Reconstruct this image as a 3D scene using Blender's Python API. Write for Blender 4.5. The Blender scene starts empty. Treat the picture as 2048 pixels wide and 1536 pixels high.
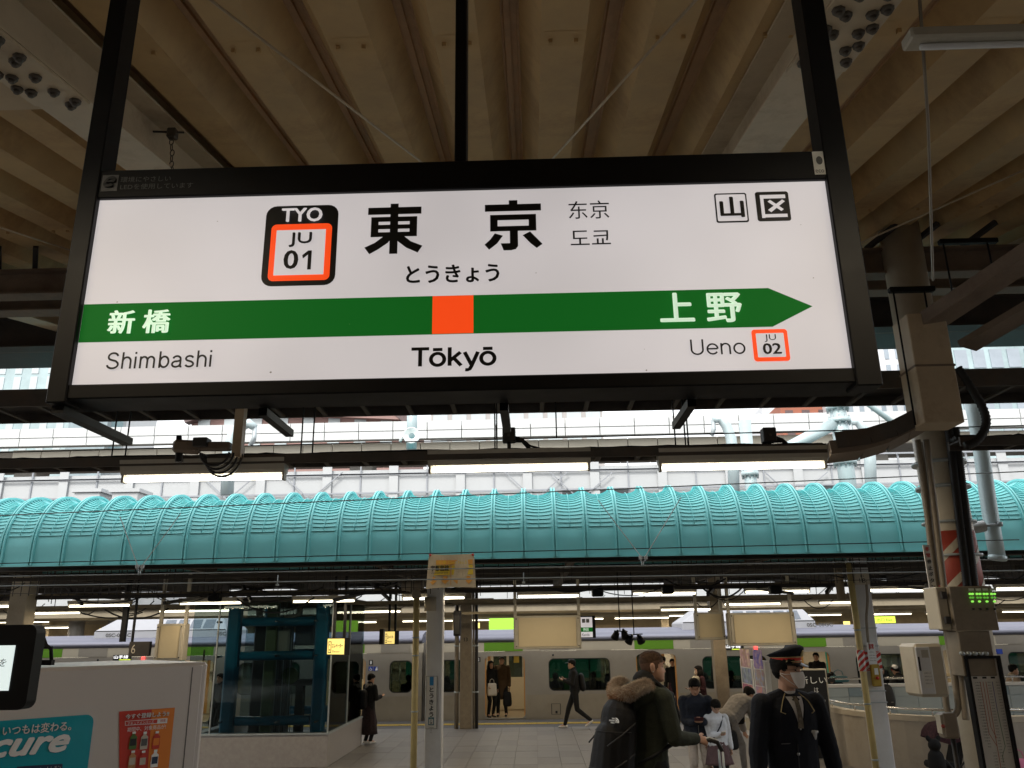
import bpy, bmesh, math, random
from math import sin, cos, tan, pi, radians as R, sqrt, atan2
from mathutils import Vector as V, Matrix, Euler, noise
random.seed(7)
S = bpy.context.scene
COL = S.collection
# ------------------------------------------------------------------ camera
F = 1620.0                       # focal length in pixels of the 2048 wide photograph
EYE = V((0, 0, 1.95))
PITCH, YAW, ROLL = 17.06, 1.3, -0.85
ROT = (Matrix.Rotation(R(YAW), 3, 'Z') @ Matrix.Rotation(R(90 + PITCH), 3, 'X') @ Matrix.Rotation(R(ROLL), 3, 'Z'))
cam = bpy.data.objects.new('camera', bpy.data.cameras.new('camera'))
COL.objects.link(cam)
cam.data.sensor_width = 36.0
cam.data.lens = F / 2048 * 36
cam.data.clip_start = 0.05
cam.data.clip_end = 3000
cam.location = EYE
cam.rotation_euler = ROT.to_euler()
S.camera = cam
# ------------------------------------------------------------------ light
w = bpy.data.worlds.new('World'); S.world = w; w.use_nodes = True
nt = w.node_tree; nt.nodes.clear()
sky = nt.nodes.new('ShaderNodeTexSky'); sky.sky_type = 'NISHITA'; sky.sun_disc = False
sky.sun_elevation = R(42); sky.sun_rotation = R(200); sky.air_density = 1.0; sky.dust_density = 6.0; sky.ozone_density = 1.0
bg = nt.nodes.new('ShaderNodeBackground'); bg.inputs['Strength'].default_value = 0.15
out = nt.nodes.new('ShaderNodeOutputWorld')
# thin bright overcast: the clear sky seen through an even white cloud layer
mxw = nt.nodes.new('ShaderNodeMixRGB'); mxw.inputs['Fac'].default_value = .85; mxw.inputs['Color2'].default_value = (8.2, 8.3, 8.4, 1)
nt.links.new(sky.outputs[0], mxw.inputs['Color1']); nt.links.new(mxw.outputs[0], bg.inputs[0]); nt.links.new(bg.outputs[0], out.inputs[0])
sun = bpy.data.objects.new('sun', bpy.data.lights.new('sun', 'SUN')); COL.objects.link(sun)
sun.data.energy = 1.4; sun.data.angle = R(15); sun.data.color = (1, .96, .9)
_az, _el = R(200), R(42)
sun.rotation_euler = V((-sin(_az) * cos(_el), -cos(_az) * cos(_el), -sin(_el))).to_track_quat('-Z', 'Y').to_euler()
vs = S.view_settings
S.display_settings.display_device = 'sRGB'
vs.view_transform = 'Standard'; vs.look = 'None'; vs.gamma = 1.0; vs.use_curve_mapping = False
vs.exposure = 0.75
S.cycles.max_bounces = 8; S.cycles.diffuse_bounces = 4; S.cycles.transparent_max_bounces = 16
# ------------------------------------------------------------------ helpers
def at(px, py, Y):
    """the point seen at photo pixel (px, py) at world depth Y"""
    d = ROT @ V(((px - 1024) / F, -(py - 768) / F, -1))
    return EYE + d * (Y / d.y)
def onz(px, py, Z):
    d = ROT @ V(((px - 1024) / F, -(py - 768) / F, -1))
    return EYE + d * ((Z - EYE.z) / d.z)
M = {}
def mat(name, col, rough=.6, metal=0.0, var=.12, scale=6.0, bump=.0, emit=None, es=1.0, dirt=None, dirt_amt=.4, alpha=None, spec=None, coat=0):
    m = bpy.data.materials.new(name); m.use_nodes = True; M[name] = m
    n = m.node_tree.nodes; l = m.node_tree.links
    b = n['Principled BSDF']
    c = tuple(col) + (1,)
    b.inputs['Base Color'].default_value = c
    b.inputs['Roughness'].default_value = rough; b.inputs['Metallic'].default_value = metal
    if spec is not None: b.inputs['Specular IOR Level'].default_value = spec
    if coat: b.inputs['Coat Weight'].default_value = coat
    if var or bump or dirt:
        tc = n.new('ShaderNodeTexCoord')
        nz = n.new('ShaderNodeTexNoise'); nz.inputs['Scale'].default_value = scale; nz.inputs['Detail'].default_value = 6; nz.inputs['Roughness'].default_value = .65
        l.new(tc.outputs['Object'], nz.inputs['Vector'])
        cr = n.new('ShaderNodeValToRGB')
        cr.color_ramp.elements[0].position = .3; cr.color_ramp.elements[1].position = .7
        cr.color_ramp.elements[0].color = tuple(max(0, x * (1 - var)) for x in col) + (1,)
        cr.color_ramp.elements[1].color = tuple(min(1, x * (1 + var)) for x in col) + (1,)
        l.new(nz.outputs['Fac'], cr.inputs['Fac'])
        src = cr.outputs['Color']
        if dirt:
            n2 = n.new('ShaderNodeTexNoise'); n2.inputs['Scale'].default_value = scale * .37; n2.inputs['Detail'].default_value = 9; n2.inputs['Roughness'].default_value = .75
            l.new(tc.outputs['Object'], n2.inputs['Vector'])
            c2 = n.new('ShaderNodeValToRGB'); c2.color_ramp.elements[0].position = .5; c2.color_ramp.elements[1].position = .72
            c2.color_ramp.elements[0].color = (0, 0, 0, 1); c2.color_ramp.elements[1].color = (dirt_amt,) * 3 + (1,)
            l.new(n2.outputs['Fac'], c2.inputs['Fac'])
            mx = n.new('ShaderNodeMixRGB'); l.new(c2.outputs['Color'], mx.inputs['Fac']); l.new(src, mx.inputs['Color1']); mx.inputs['Color2'].default_value = tuple(dirt) + (1,)
            src = mx.outputs['Color']
        l.new(src, b.inputs['Base Color'])
        if bump:
            n3 = n.new('ShaderNodeTexNoise'); n3.inputs['Scale'].default_value = scale * 8; n3.inputs['Detail'].default_value = 4
            l.new(tc.outputs['Object'], n3.inputs['Vector'])
            bp = n.new('ShaderNodeBump'); bp.inputs['Strength'].default_value = bump; bp.inputs['Distance'].default_value = .01
            l.new(n3.outputs['Fac'], bp.inputs['Height']); l.new(bp.outputs['Normal'], b.inputs['Normal'])
        # uneven gloss
        mr = n.new('ShaderNodeMapRange'); mr.inputs['To Min'].default_value = max(.02, rough - .12); mr.inputs['To Max'].default_value = min(1, rough + .12)
        l.new(nz.outputs['Fac'], mr.inputs['Value']); l.new(mr.outputs['Result'], b.inputs['Roughness'])
    if emit:
        b.inputs['Emission Color'].default_value = tuple(emit) + (1,); b.inputs['Emission Strength'].default_value = es
    return m
def glass(name, tint=(.8, .9, .88), mixf=.2, rough=.02):
    m = bpy.data.materials.new(name); m.use_nodes = True; M[name] = m
    n = m.node_tree.nodes; l = m.node_tree.links; n.clear()
    o = n.new('ShaderNodeOutputMaterial'); t = n.new('ShaderNodeBsdfTransparent'); g = n.new('ShaderNodeBsdfGlossy'); mx = n.new('ShaderNodeMixShader'); fr = n.new('ShaderNodeFresnel')
    t.inputs[0].default_value = tuple(tint) + (1,); g.inputs['Roughness'].default_value = rough; g.inputs[0].default_value = (.42, .46, .46, 1)
    fr.inputs[0].default_value = 1.5
    ad = n.new('ShaderNodeMath'); ad.operation = 'ADD'; ad.inputs[1].default_value = mixf; ad.use_clamp = True
    l.new(fr.outputs[0], ad.inputs[0]); l.new(ad.outputs[0], mx.inputs[0]); l.new(t.outputs[0], mx.inputs[1]); l.new(g.outputs[0], mx.inputs[2]); l.new(mx.outputs[0], o.inputs[0])
    return m
TS = bpy.data.scenes.new('workbench')
def evaluate(o):
    """mesh of an object with its modifiers applied, worked out in a scratch scene"""
    TS.collection.objects.link(o)
    with bpy.context.temp_override(scene=TS, view_layer=TS.view_layers[0]):
        dg = bpy.context.evaluated_depsgraph_get(); dg.update()
        me = bpy.data.meshes.new_from_object(o.evaluated_get(dg))
    bpy.data.objects.remove(o)
    return me
class MB:
    def __init__(s): s.v = []; s.f = []; s.m = []; s.mi = 0; s.smooth = False; s.sm = []
    def add(s, vs, fs):
        b = len(s.v); s.v += [tuple(p) for p in vs]
        for f in fs: s.f.append([b + i for i in f]); s.m.append(s.mi); s.sm.append(s.smooth)
        return s
    def box(s, a, b):
        x0, x1 = sorted((a[0], b[0])); y0, y1 = sorted((a[1], b[1])); z0, z1 = sorted((a[2], b[2]))
        return s.add([(x0, y0, z0), (x1, y0, z0), (x1, y1, z0), (x0, y1, z0), (x0, y0, z1), (x1, y0, z1), (x1, y1, z1), (x0, y1, z1)],
              [(0, 3, 2, 1), (4, 5, 6, 7), (0, 1, 5, 4), (1, 2, 6, 5), (2, 3, 7, 6), (3, 0, 4, 7)])
    def cbox(s, c, sx, sy, sz):
        return s.box((c[0] - sx / 2, c[1] - sy / 2, c[2] - sz / 2), (c[0] + sx / 2, c[1] + sy / 2, c[2] + sz / 2))
    def bar(s, p, q, wx, wz, up=(0, 0, 1)):
        p = V(p); q = V(q); d = (q - p).normalized(); u = V(up)
        if abs(d.dot(u)) > .98: u = V((0, 1, 0))
        a = d.cross(u).normalized(); b = a.cross(d).normalized()
        vs = []
        for c in (p, q):
            for i, j in ((-1, -1), (1, -1), (1, 1), (-1, 1)): vs.append(c + a * (wx / 2 * i) + b * (wz / 2 * j))
        return s.add(vs, [(3, 2, 1, 0), (4, 5, 6, 7), (0, 1, 5, 4), (1, 2, 6, 5), (2, 3, 7, 6), (3, 0, 4, 7)])
    def tube(s, pts, r, n=8, closed=False):
        pts = [V(p) for p in pts]; rs = r if isinstance(r, (list, tuple)) else [r] * len(pts)
        rings = []; pa = None
        for i, p in enumerate(pts):
            t = (pts[min(i + 1, len(pts) - 1)] - pts[max(i - 1, 0)])
            t = t.normalized() if t.length > 1e-9 else V((0, 0, 1))
            if pa is None:
                u = V((0, 0, 1)) if abs(t.z) < .9 else V((1, 0, 0)); a = t.cross(u).normalized()
            else:
                a = (pa - t * pa.dot(t)); a = a.normalized() if a.length > 1e-6 else t.orthogonal().normalized()
            pa = a; b = t.cross(a)
            rings.append([p + (a * cos(2 * pi * k / n) + b * sin(2 * pi * k / n)) * rs[i] for k in range(n)])
        sm = s.smooth; s.smooth = True
        s.loft(rings, cap=True); s.smooth = sm
        return s
    def loft(s, rings, cap=True, close=True):
        n = len(rings[0]); vs = [p for r in rings for p in r]; fs = []
        for i in range(len(rings) - 1):
            for k in range(n if close else n - 1):
                k2 = (k + 1) % n; fs.append((i * n + k, i * n + k2, (i + 1) * n + k2, (i + 1) * n + k))
        if cap: fs.append(tuple(reversed(range(n)))); fs.append(tuple((len(rings) - 1) * n + k for k in range(n)))
        return s.add(vs, fs)
    def cyl(s, p, q, r, r2=None, n=16): return s.tube([p, q], [r, r if r2 is None else r2], n)
    def prism(s, poly, axis, t0, t1):
        """poly in the two other axes, extruded along axis"""
        def mk(a, b, t): return {'x': (t, a, b), 'y': (a, t, b), 'z': (a, b, t)}[axis]
        n = len(poly)
        vs = [mk(a, b, t0) for a, b in poly] + [mk(a, b, t1) for a, b in poly]
        fs = [tuple(range(n)), tuple(reversed(range(n, 2 * n)))] + [(k, n + k, n + (k + 1) % n, (k + 1) % n) for k in range(n)]
        return s.add(vs, fs)
    def xf(s, mtx):
        s.v = [tuple(mtx @ V(p)) for p in s.v]; return s
    def mesh(s, name, mats):
        me = bpy.data.meshes.new(name); me.from_pydata(s.v, [], s.f)
        for m in (mats if isinstance(mats, (list, tuple)) else [mats]): me.materials.append(M[m] if isinstance(m, str) else m)
        for i, p in enumerate(me.polygons): p.material_index = s.m[i]; p.use_smooth = s.sm[i]
        bm = bmesh.new(); bm.from_mesh(me); bmesh.ops.recalc_face_normals(bm, faces=bm.faces); bm.to_mesh(me); bm.free()
        return me
    def build(s, name, mats, parent=None, bevel=0, **k):
        me = s.mesh(name, mats)
        if bevel:
            bm = bmesh.new(); bm.from_mesh(me)
            bmesh.ops.bevel(bm, geom=[e for e in bm.edges if e.is_manifold and e.calc_face_angle(0) > .6], offset=bevel, segments=1, affect='EDGES', clamp_overlap=True)
            bm.to_mesh(me); bm.free()
        return link(name, me, parent, **k)
def link(name, me, parent=None, loc=None, rot=None, **k):
    o = bpy.data.objects.new(name, me); COL.objects.link(o)
    if loc is not None: o.location = loc
    if rot is not None: o.rotation_euler = rot
    if parent is not None:
        o.parent = parent
        if loc is None and not k.get('local'):
            o.location = -origin(parent) if rotless(parent) else o.location
            if not rotless(parent): o.matrix_parent_inverse = wm(parent).inverted()
    k.pop('local', None)
    for a, b in k.items(): o[a] = b
    return o
def wm(o):
    m = Matrix.LocRotScale(o.location, o.rotation_euler, o.scale)
    return (wm(o.parent) @ o.matrix_parent_inverse @ m) if o.parent else m
def origin(o): return wm(o).translation
def rotless(o): return wm(o).to_3x3() == Matrix.Identity(3)
def thing(name, label, cat, loc=(0, 0, 0), group=None, kind=None):
    o = bpy.data.objects.new(name, None); COL.objects.link(o); o.location = loc; o.empty_display_size = .1
    o['label'] = label; o['category'] = cat
    if group: o['group'] = group
    if kind: o['kind'] = kind
    return o
def struct(name, label=None, loc=(0, 0, 0)):
    o = bpy.data.objects.new(name, None); COL.objects.link(o); o.location = loc; o['kind'] = 'structure'
    if label: o['label'] = label
    return o
def copy_tree(o, parent=None, loc=None, rot=None, label=None):
    c = o.copy(); COL.objects.link(c)
    if parent is not None: c.parent = parent
    for ch in list(o.children): copy_tree(ch, c)
    if loc is not None: c.location = loc
    if rot is not None: c.rotation_euler = rot
    if label: c['label'] = label
    return c
_tc = {}
def text_mesh(body, mat_, bold=0.0, shear=0.0):
    key = (body, mat_, bold, shear)
    if key in _tc: return _tc[key]
    c = bpy.data.curves.new('lettering', 'FONT'); c.body = body; c.size = 1; c.align_x = 'CENTER'; c.shear = shear; c.resolution_u = 3
    o = bpy.data.objects.new('lettering', c)
    me0 = evaluate(o)
    vs = [v.co.copy() for v in me0.vertices]; fs = [tuple(p.vertices) for p in me0.polygons]
    bpy.data.meshes.remove(me0)
    xs = [v.x for v in vs]; ys = [v.y for v in vs]
    x0, x1, y0, y1 = min(xs), max(xs), min(ys), max(ys)
    mb = MB()
    offs = [(0, 0)]
    if bold: offs += [(bold * cos(a * pi / 4), bold * sin(a * pi / 4)) for a in range(8)]
    for i, (dx, dy) in enumerate(offs): mb.add([((v.x + dx - (x0 + x1) / 2) , (v.y + dy - (y0 + y1) / 2), i * .0006) for v in vs], fs)
    me = bpy.data.meshes.new('lettering'); me.from_pydata(mb.v, [], mb.f); me.materials.append(M[mat_])
    r = (me, x1 - x0 + 2 * bold, y1 - y0 + 2 * bold); _tc[key] = r
    return r
def text_on(body, mat_, c, w_, h_, parent, bold=0.0, normal=(0, -1, 0), up=(0, 0, 1), lift=.002, shear=0.0, name='lettering'):
    """flat lettering fitted into a w x h rectangle centred at c on a face with this normal"""
    me, tw, th = text_mesh(body, mat_, bold, shear)
    if w_ is None: w_ = tw * h_ / th
    if h_ is None: h_ = th * w_ / tw
    nrm = V(normal).normalized(); u = V(up); u = (u - nrm * u.dot(nrm)).normalized(); rgt = u.cross(nrm)
    o = bpy.data.objects.new(name, me); COL.objects.link(o)
    m3 = Matrix((rgt, u, nrm)).transposed().to_4x4()
    W = Matrix.Translation(V(c) + nrm * lift) @ m3 @ Matrix.Diagonal((w_ / tw, h_ / th, 1, 1))
    if parent is not None:
        o.parent = parent; W = wm(parent).inverted() @ W
    o.matrix_local = W
    return o
# ------------------------------------------------------------------ materials
mat('black_paint', (.005, .005, .006), .5, var=.2, scale=9, spec=.25)
mat('dark_steel', (.03, .027, .025), .6, var=.3, scale=5, dirt=(.07, .045, .03), dirt_amt=.5)
mat('tray_steel', (.075, .065, .055), .6, var=.3, scale=5, dirt=(.12, .07, .04), dirt_amt=.6)
mat('cream_sheet', (.50, .33, .15), .7, var=.14, scale=2.2, dirt=(.22, .12, .05), dirt_amt=.75, bump=.1)
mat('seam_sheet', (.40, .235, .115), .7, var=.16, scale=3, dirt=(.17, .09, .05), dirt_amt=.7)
mat('beam_paint', (.52, .42, .29), .55, var=.1, scale=4, dirt=(.22, .13, .07), dirt_amt=.7)
mat('beam_dark', (.2, .15, .11), .6, var=.2, scale=4, dirt=(.10, .05, .03), dirt_amt=.7)
mat('bolt_steel', (.09, .075, .06), .6, .2, var=.3, scale=30)
mat('cream_paint', (.52, .47, .37), .45, var=.06, scale=3, dirt=(.26, .2, .13), dirt_amt=.45, bump=.05)
mat('white_paint', (.68, .69, .70), .45, var=.05, scale=3, dirt=(.4, .38, .33), dirt_amt=.3)
mat('yellow_pipe', (.62, .5, .22), .45, var=.08, scale=4, dirt=(.35, .27, .14), dirt_amt=.3)
mat('galvanised', (.42, .47, .49), .45, .35, var=.15, scale=7)
mat('rubber', (.015, .015, .016), .6, var=.2, scale=12)
mat('conduit', (.25, .21, .155), .5, var=.15, scale=8, dirt=(.15, .1, .07), dirt_amt=.5)
mat('teal_sheet', (.19, .585, .60), .5, var=.04, scale=1.5, dirt=(.13, .46, .49), dirt_amt=.45)
mat('teal_rib', (.20, .60, .61), .5, var=.05, scale=2)
mat('sign_white', (.42, .41, .41), .6, var=0, spec=.1, emit=(1.0, .93, .93), es=.31)
mat('sign_green', (.01, .10, .02), .6, var=0, spec=.1, emit=(.006, .115, .012), es=.43)
mat('sign_orange', (.6, .07, .01), .4, var=0, emit=(.80, .058, .008), es=.6)
mat('sign_letter', (.5, .6, .5), .4, var=0, emit=(.66, .85, .66), es=.45)
_m = M['sign_white']; _n = _m.node_tree.nodes; _l = _m.node_tree.links   # the backlight is a little uneven
_tco = _n.new('ShaderNodeTexCoord'); _nz = _n.new('ShaderNodeTexNoise'); _nz.inputs['Scale'].default_value = 2.3; _nz.inputs['Detail'].default_value = 1.5; _mr = _n.new('ShaderNodeMapRange'); _mr.inputs['From Min'].default_value = .3; _mr.inputs['From Max'].default_value = .7; _mr.inputs['To Min'].default_value = .255; _mr.inputs['To Max'].default_value = .33
_l.new(_tco.outputs['Object'], _nz.inputs['Vector']); _l.new(_nz.outputs['Fac'], _mr.inputs['Value']); _l.new(_mr.outputs['Result'], _n['Principled BSDF'].inputs['Emission Strength'])
mat('ink', (.008, .008, .009), .5, var=0)
mat('ink_grey', (.09, .09, .09), .5, var=0)
mat('paper', (.7, .69, .65), .6, var=.04, scale=4)
mat('tube_light', (.9, .88, .8), .4, var=0, emit=(1, .93, .76), es=5)
mat('tube_far', (.9, .88, .8), .4, var=0, emit=(1, .9, .66), es=4.5)
mat('fixture', (.45, .42, .35), .5, var=.08, scale=4, dirt=(.2, .17, .12), dirt_amt=.5)
mat('asphalt', (.06, .058, .055), .85, var=.2, scale=3, bump=.4)
mat('concrete', (.25, .235, .21), .8, var=.15, scale=2, dirt=(.12, .1, .08), dirt_amt=.5, bump=.2)
# ================================================================== station name sign
YS = 1.9
def sp(px, py, dy=0.0): return at(px, py, YS + dy)
def flat(poly_px, name, m_, parent, lift):
    """flat print on the sign: outline in photo pixels, laid on the sign's face"""
    pts = [sp(x, y) for x, y in poly_px]; n = len(pts)
    mb = MB(); mb.add([(p.x, YS - lift, p.z) for p in pts], [tuple(range(n))])
    return mb.build(name, m_, parent)
TL, TR, BL, BR = sp(176, 349), sp(1690, 302), sp(100, 800), sp(1752, 768)
zt = (TL.z + TR.z) / 2; zb = (BL.z + BR.z) / 2
xl = (TL.x + BL.x) / 2; xr = (TR.x + BR.x) / 2
sign = thing('station_sign', 'big backlit Tokyo station name sign with green band hanging in a black frame', 'station sign', ((xl + xr) / 2, YS, zb))
a, b, c, d = sp(200, 402), sp(1650, 361), sp(143, 772), sp(1703, 738)
fzt = (a.z + b.z) / 2; fzb = (c.z + d.z) / 2; fxl = (a.x + c.x) / 2; fxr = (b.x + d.x) / 2
DP = .10
F0 = YS - .012
MB().box((fxl, YS, fzb), (fxr, YS + .02, fzt)).build('face_panel', 'sign_white', sign)
MB().box((fxl, YS + DP - .02, fzb), (fxr, YS + DP, fzt)).build('face_panel', 'sign_white', sign)
MB().box((xl + .012, F0, fzt), (xr - .012, YS + DP + .012, zt)).build('top_rail', 'black_paint', sign, bevel=.003)
MB().box((xl + .012, F0, zb), (xr - .012, YS + DP + .012, fzb)).build('bottom_rail', 'black_paint', sign, bevel=.003)
MB().box((xl - .004, F0 - .006, zb - .01), (fxl, YS + .055, 4.3)).build('side_post', 'black_paint', sign, bevel=.003)
MB().box((fxr, F0 - .006, zb - .01), (xr + .004, YS + .055, 4.3)).build('side_post', 'black_paint', sign, bevel=.003)
g = sp(918, 320)
MB().box((g.x - .0165, YS + .04, zt + .002), (g.x + .0165, YS + .1, 4.4)).build('centre_hanger', 'black_paint', sign, bevel=.003)
k = MB(); k.box((g.x - .035, YS + .05, zt + .002), (g.x + .035, YS + .09, zt + .012)); k.cyl((g.x - .032, YS + .045, zt + .02), (g.x - .032, YS + .08, zt + .02), .006); k.cyl((g.x + .032, YS + .045, zt + .02), (g.x + .032, YS + .08, zt + .02), .006)
k.build('hanger_clamp', 'bolt_steel', sign)
# small black brackets poking out below the sign
for px in (500, 1005, 1400):
    p = sp(px, 800); MB().bar((p.x, YS + .1, zb - .012), (p.x, YS + .34, zb - .012), .022, .02).build('bracket', 'black_paint', sign)
MB().bar((xl + .02, YS, zb - .022), (xl + .02, YS + .36, zb - .022), .03, .02).build('bracket', 'black_paint', sign)
def stext(body, x0, y0, x1, y1, m_='ink', bold=0.0, lift=.004, shear=0.0, **k):
    a_ = sp(x0, (y0 + y1) / 2); b_ = sp(x1, (y0 + y1) / 2); c_ = sp((x0 + x1) / 2, y0); d_ = sp((x0 + x1) / 2, y1)
    return text_on(body, m_, ((a_.x + b_.x) / 2, YS, (c_.z + d_.z) / 2), b_.x - a_.x, c_.z - d_.z, sign, bold=bold, lift=lift, shear=shear, **k)
def srect(x0, y0, x1, y1, m_, lift, r=0, name='panel_print'):
    a_ = sp(x0, (y0 + y1) / 2); b_ = sp(x1, (y0 + y1) / 2); c_ = sp((x0 + x1) / 2, y0); d_ = sp((x0 + x1) / 2, y1)
    return rrect(a_.x, b_.x, d_.z, c_.z, m_, YS - lift, r, name, sign)
def rrect_poly(x0, x1, z0, z1, r, n=5):
    if r <= 0: return [(x0, z0), (x1, z0), (x1, z1), (x0, z1)]
    P = []
    for cx, cz, a0 in ((x1 - r, z0 + r, -90), (x1 - r, z1 - r, 0), (x0 + r, z1 - r, 90), (x0 + r, z0 + r, 180)):
        for i in range(n + 1):
            t = R(a0 + 90 * i / n); P.append((cx + r * cos(t), cz + r * sin(t)))
    return P
def rrect(x0, x1, z0, z1, m_, y, r, name, parent, th=0):
    P = rrect_poly(x0, x1, z0, z1, r); mb = MB()
    if th: mb.prism(P, 'y', y, y + th)
    else: mb.add([(p, y, q) for p, q in P], [tuple(range(len(P)))])
    return mb.build(name, m_, parent)
for (px, py, r_) in ((437, 445, 3), (1072, 548, 3), (543, 746, 5), (1600, 452, 2.5), (1625, 558, 3.5), (237, 606, 4), (1288, 700, 2), (700, 650, 2), (1292, 742, 4)):
    p_ = sp(px, py); q_ = r_ * .00058
    MB().add([(p_.x - q_, YS - .007, p_.z - q_ * .5), (p_.x + q_ * .6, YS - .007, p_.z - q_ * .7), (p_.x + q_, YS - .007, p_.z + q_ * .2), (p_.x - q_ * .2, YS - .007, p_.z + q_ * .7)], [(0, 1, 2, 3)]).build('dirt_speck', 'conduit', sign)
# green band with arrow
gz1 = (sp(500, 603).z + sp(1400, 578).z) / 2; gz0 = (sp(500, 678).z + sp(1400, 657).z) / 2
ax0 = sp(1540, 612).x; ax1 = sp(1624, 608).x; zc = (gz0 + gz1) / 2
mb = MB(); mb.add([(fxl + .001, YS - .0015, gz0), (ax0, YS - .0015, gz0), (ax1, YS - .0015, zc), (ax0, YS - .0015, gz1), (fxl + .001, YS - .0015, gz1)], [(0, 1, 2, 3, 4)])
mb.build('line_band', 'sign_green', sign)
a_ = sp(865, 630).x; b_ = sp(947, 630).x
MB().add([(a_, YS - .003, gz0 + .001), (b_, YS - .003, gz0 + .001), (b_, YS - .003, gz1 - .001), (a_, YS - .003, gz1 - .001)], [(0, 1, 2, 3)]).build('station_mark', 'sign_orange', sign)
# station number badge
srect(528, 412, 674, 572, 'ink', .002, .028, 'badge_plate')
srect(540, 449, 662, 562, 'sign_orange', .003, .014, 'badge_border')
srect(551, 461, 650, 551, 'sign_white', .004, 0, 'badge_field')
stext('TYO', 565, 418, 646, 446, 'sign_white', .022, .005)
stext('JU', 580, 468, 625, 496, 'ink', .006, .006)
stext('0', 569, 503, 598, 541, 'ink', .018, .006)
srect(1505, 659, 1577, 723, 'sign_orange', .002, .008, 'badge_border')
srect(1513, 667, 1569, 715, 'sign_white', .003, .002, 'badge_field')
stext('JU', 1528, 670, 1551, 685, 'ink', .0, .005)
stext('02', 1524, 688, 1561, 710, 'ink', .018, .005)
# boxed characters
srect(1430, 387, 1495, 446, 'ink', .002, .006, 'badge_plate'); srect(1433, 390, 1492, 443, 'sign_white', .003, .004, 'badge_field')
stext('山', 1438, 396, 1487, 438, 'ink', .03, .005)
srect(1512, 384, 1579, 443, 'ink', .002, .007, 'badge_plate')
def strokes(gl, x0, y0, x1, y1, m_, lift, name='lettering'):
    """character from outline strokes; gl: list of polygons in a 100x100 box, y down"""
    a_ = sp(x0, (y0 + y1) / 2); b_ = sp(x1, (y0 + y1) / 2); c_ = sp((x0 + x1) / 2, y0); d_ = sp((x0 + x1) / 2, y1)
    mb = MB()
    for i, poly in enumerate(gl):
        vs = [(a_.x + (b_.x - a_.x) * p / 100, YS - lift - i * .00012, c_.z + (d_.z - c_.z) * q / 100) for p, q in poly]
        mb.add(vs, [tuple(range(len(vs)))])
    return mb.build(name, m_, sign)
def Rct(x0, y0, x1, y1): return [(x0, y0), (x1, y0), (x1, y1), (x0, y1)]
strokes([Rct(0, 0, 100, 16), Rct(0, 0, 13, 100), Rct(0, 84, 100, 98), [(28, 30), (38, 22), (88, 64), (78, 72)], [(86, 22), (96, 30), (38, 76), (26, 66)]], 1521, 391, 1572, 437, 'sign_white', .004)
# the two big characters, drawn with very bold strokes
TO = [Rct(4, 8, 97, 22), Rct(43, 1, 57, 99), Rct(10, 27, 23, 66), Rct(77, 27, 90, 66), Rct(10, 27, 90, 36.5), Rct(10, 42.5, 90, 51), Rct(10, 57, 90, 66),
      [(36, 62), (52, 62), (40, 78), (24, 90), (9, 99), (0, 86), (18, 77)], [(48, 62), (64, 62), (80, 76), (100, 85), (92, 98), (72, 88), (58, 76)]]
KYO = [Rct(43, 0, 58, 12), Rct(1, 8, 99, 22), Rct(10, 29, 23, 62), Rct(77, 29, 90, 62), Rct(10, 29, 90, 40), Rct(10, 52, 90, 62), Rct(44, 60, 58, 92),
       [(58, 84), (58, 92), (54, 98), (46, 100), (33, 100), (28, 86), (44, 86), (46, 80)], [(18, 66), (32, 71), (22, 86), (8, 98), (0, 88), (10, 78)], [(66, 71), (79, 64), (90, 77), (100, 89), (90, 97), (79, 87)]]
strokes(TO, 731, 408, 846, 510, 'ink', .004)
strokes(KYO, 969, 402, 1084, 502, 'ink', .004)
strokes([[(52, 0), (80, 0), (80, 100), (52, 100)], [(52, 0), (60, 18), (14, 42), (8, 24)]], 603, 503, 629, 541, 'ink', .006)
stext('とうきょう', 813, 531, 999, 568, 'ink', .028)
stext('东京', 1137, 403, 1218, 439, 'ink', .0)
stext('도쿄', 1141, 462, 1221, 491, 'ink', .0)
stext('新 橋', 219, 621, 342, 669, 'sign_letter', .022)
stext('上 野', 1318, 586, 1483, 648, 'sign_letter', .025)
stext('環境にやさしい', 247, 358, 346, 369, 'ink_grey', 0, .014)
stext('LEDを使用しています', 246, 372, 390, 383, 'ink_grey', 0, .014)
srect(209, 356, 241, 388, 'ink_grey', .0145, 0, 'eco_label')
stext('e', 214, 359, 238, 382, 'ink', .03, .016, shear=.4)
srect(1623, 309, 1647, 355, 'paper', .0145, .002, 'eco_label')
mb = MB(); p = sp(1635, 330)
mb.add([(p.x + r_ * .0085 * cos(t), YS - .016 , p.z + .004 + r_ * .0125 * sin(t)) for r_, t in [(1, i * pi / 8) for i in range(16)]], [tuple(range(16))])
mb.build('emblem', 'ink_grey', sign); stext('eco', 1627, 346, 1644, 352, 'ink_grey', 0, .017)
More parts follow.
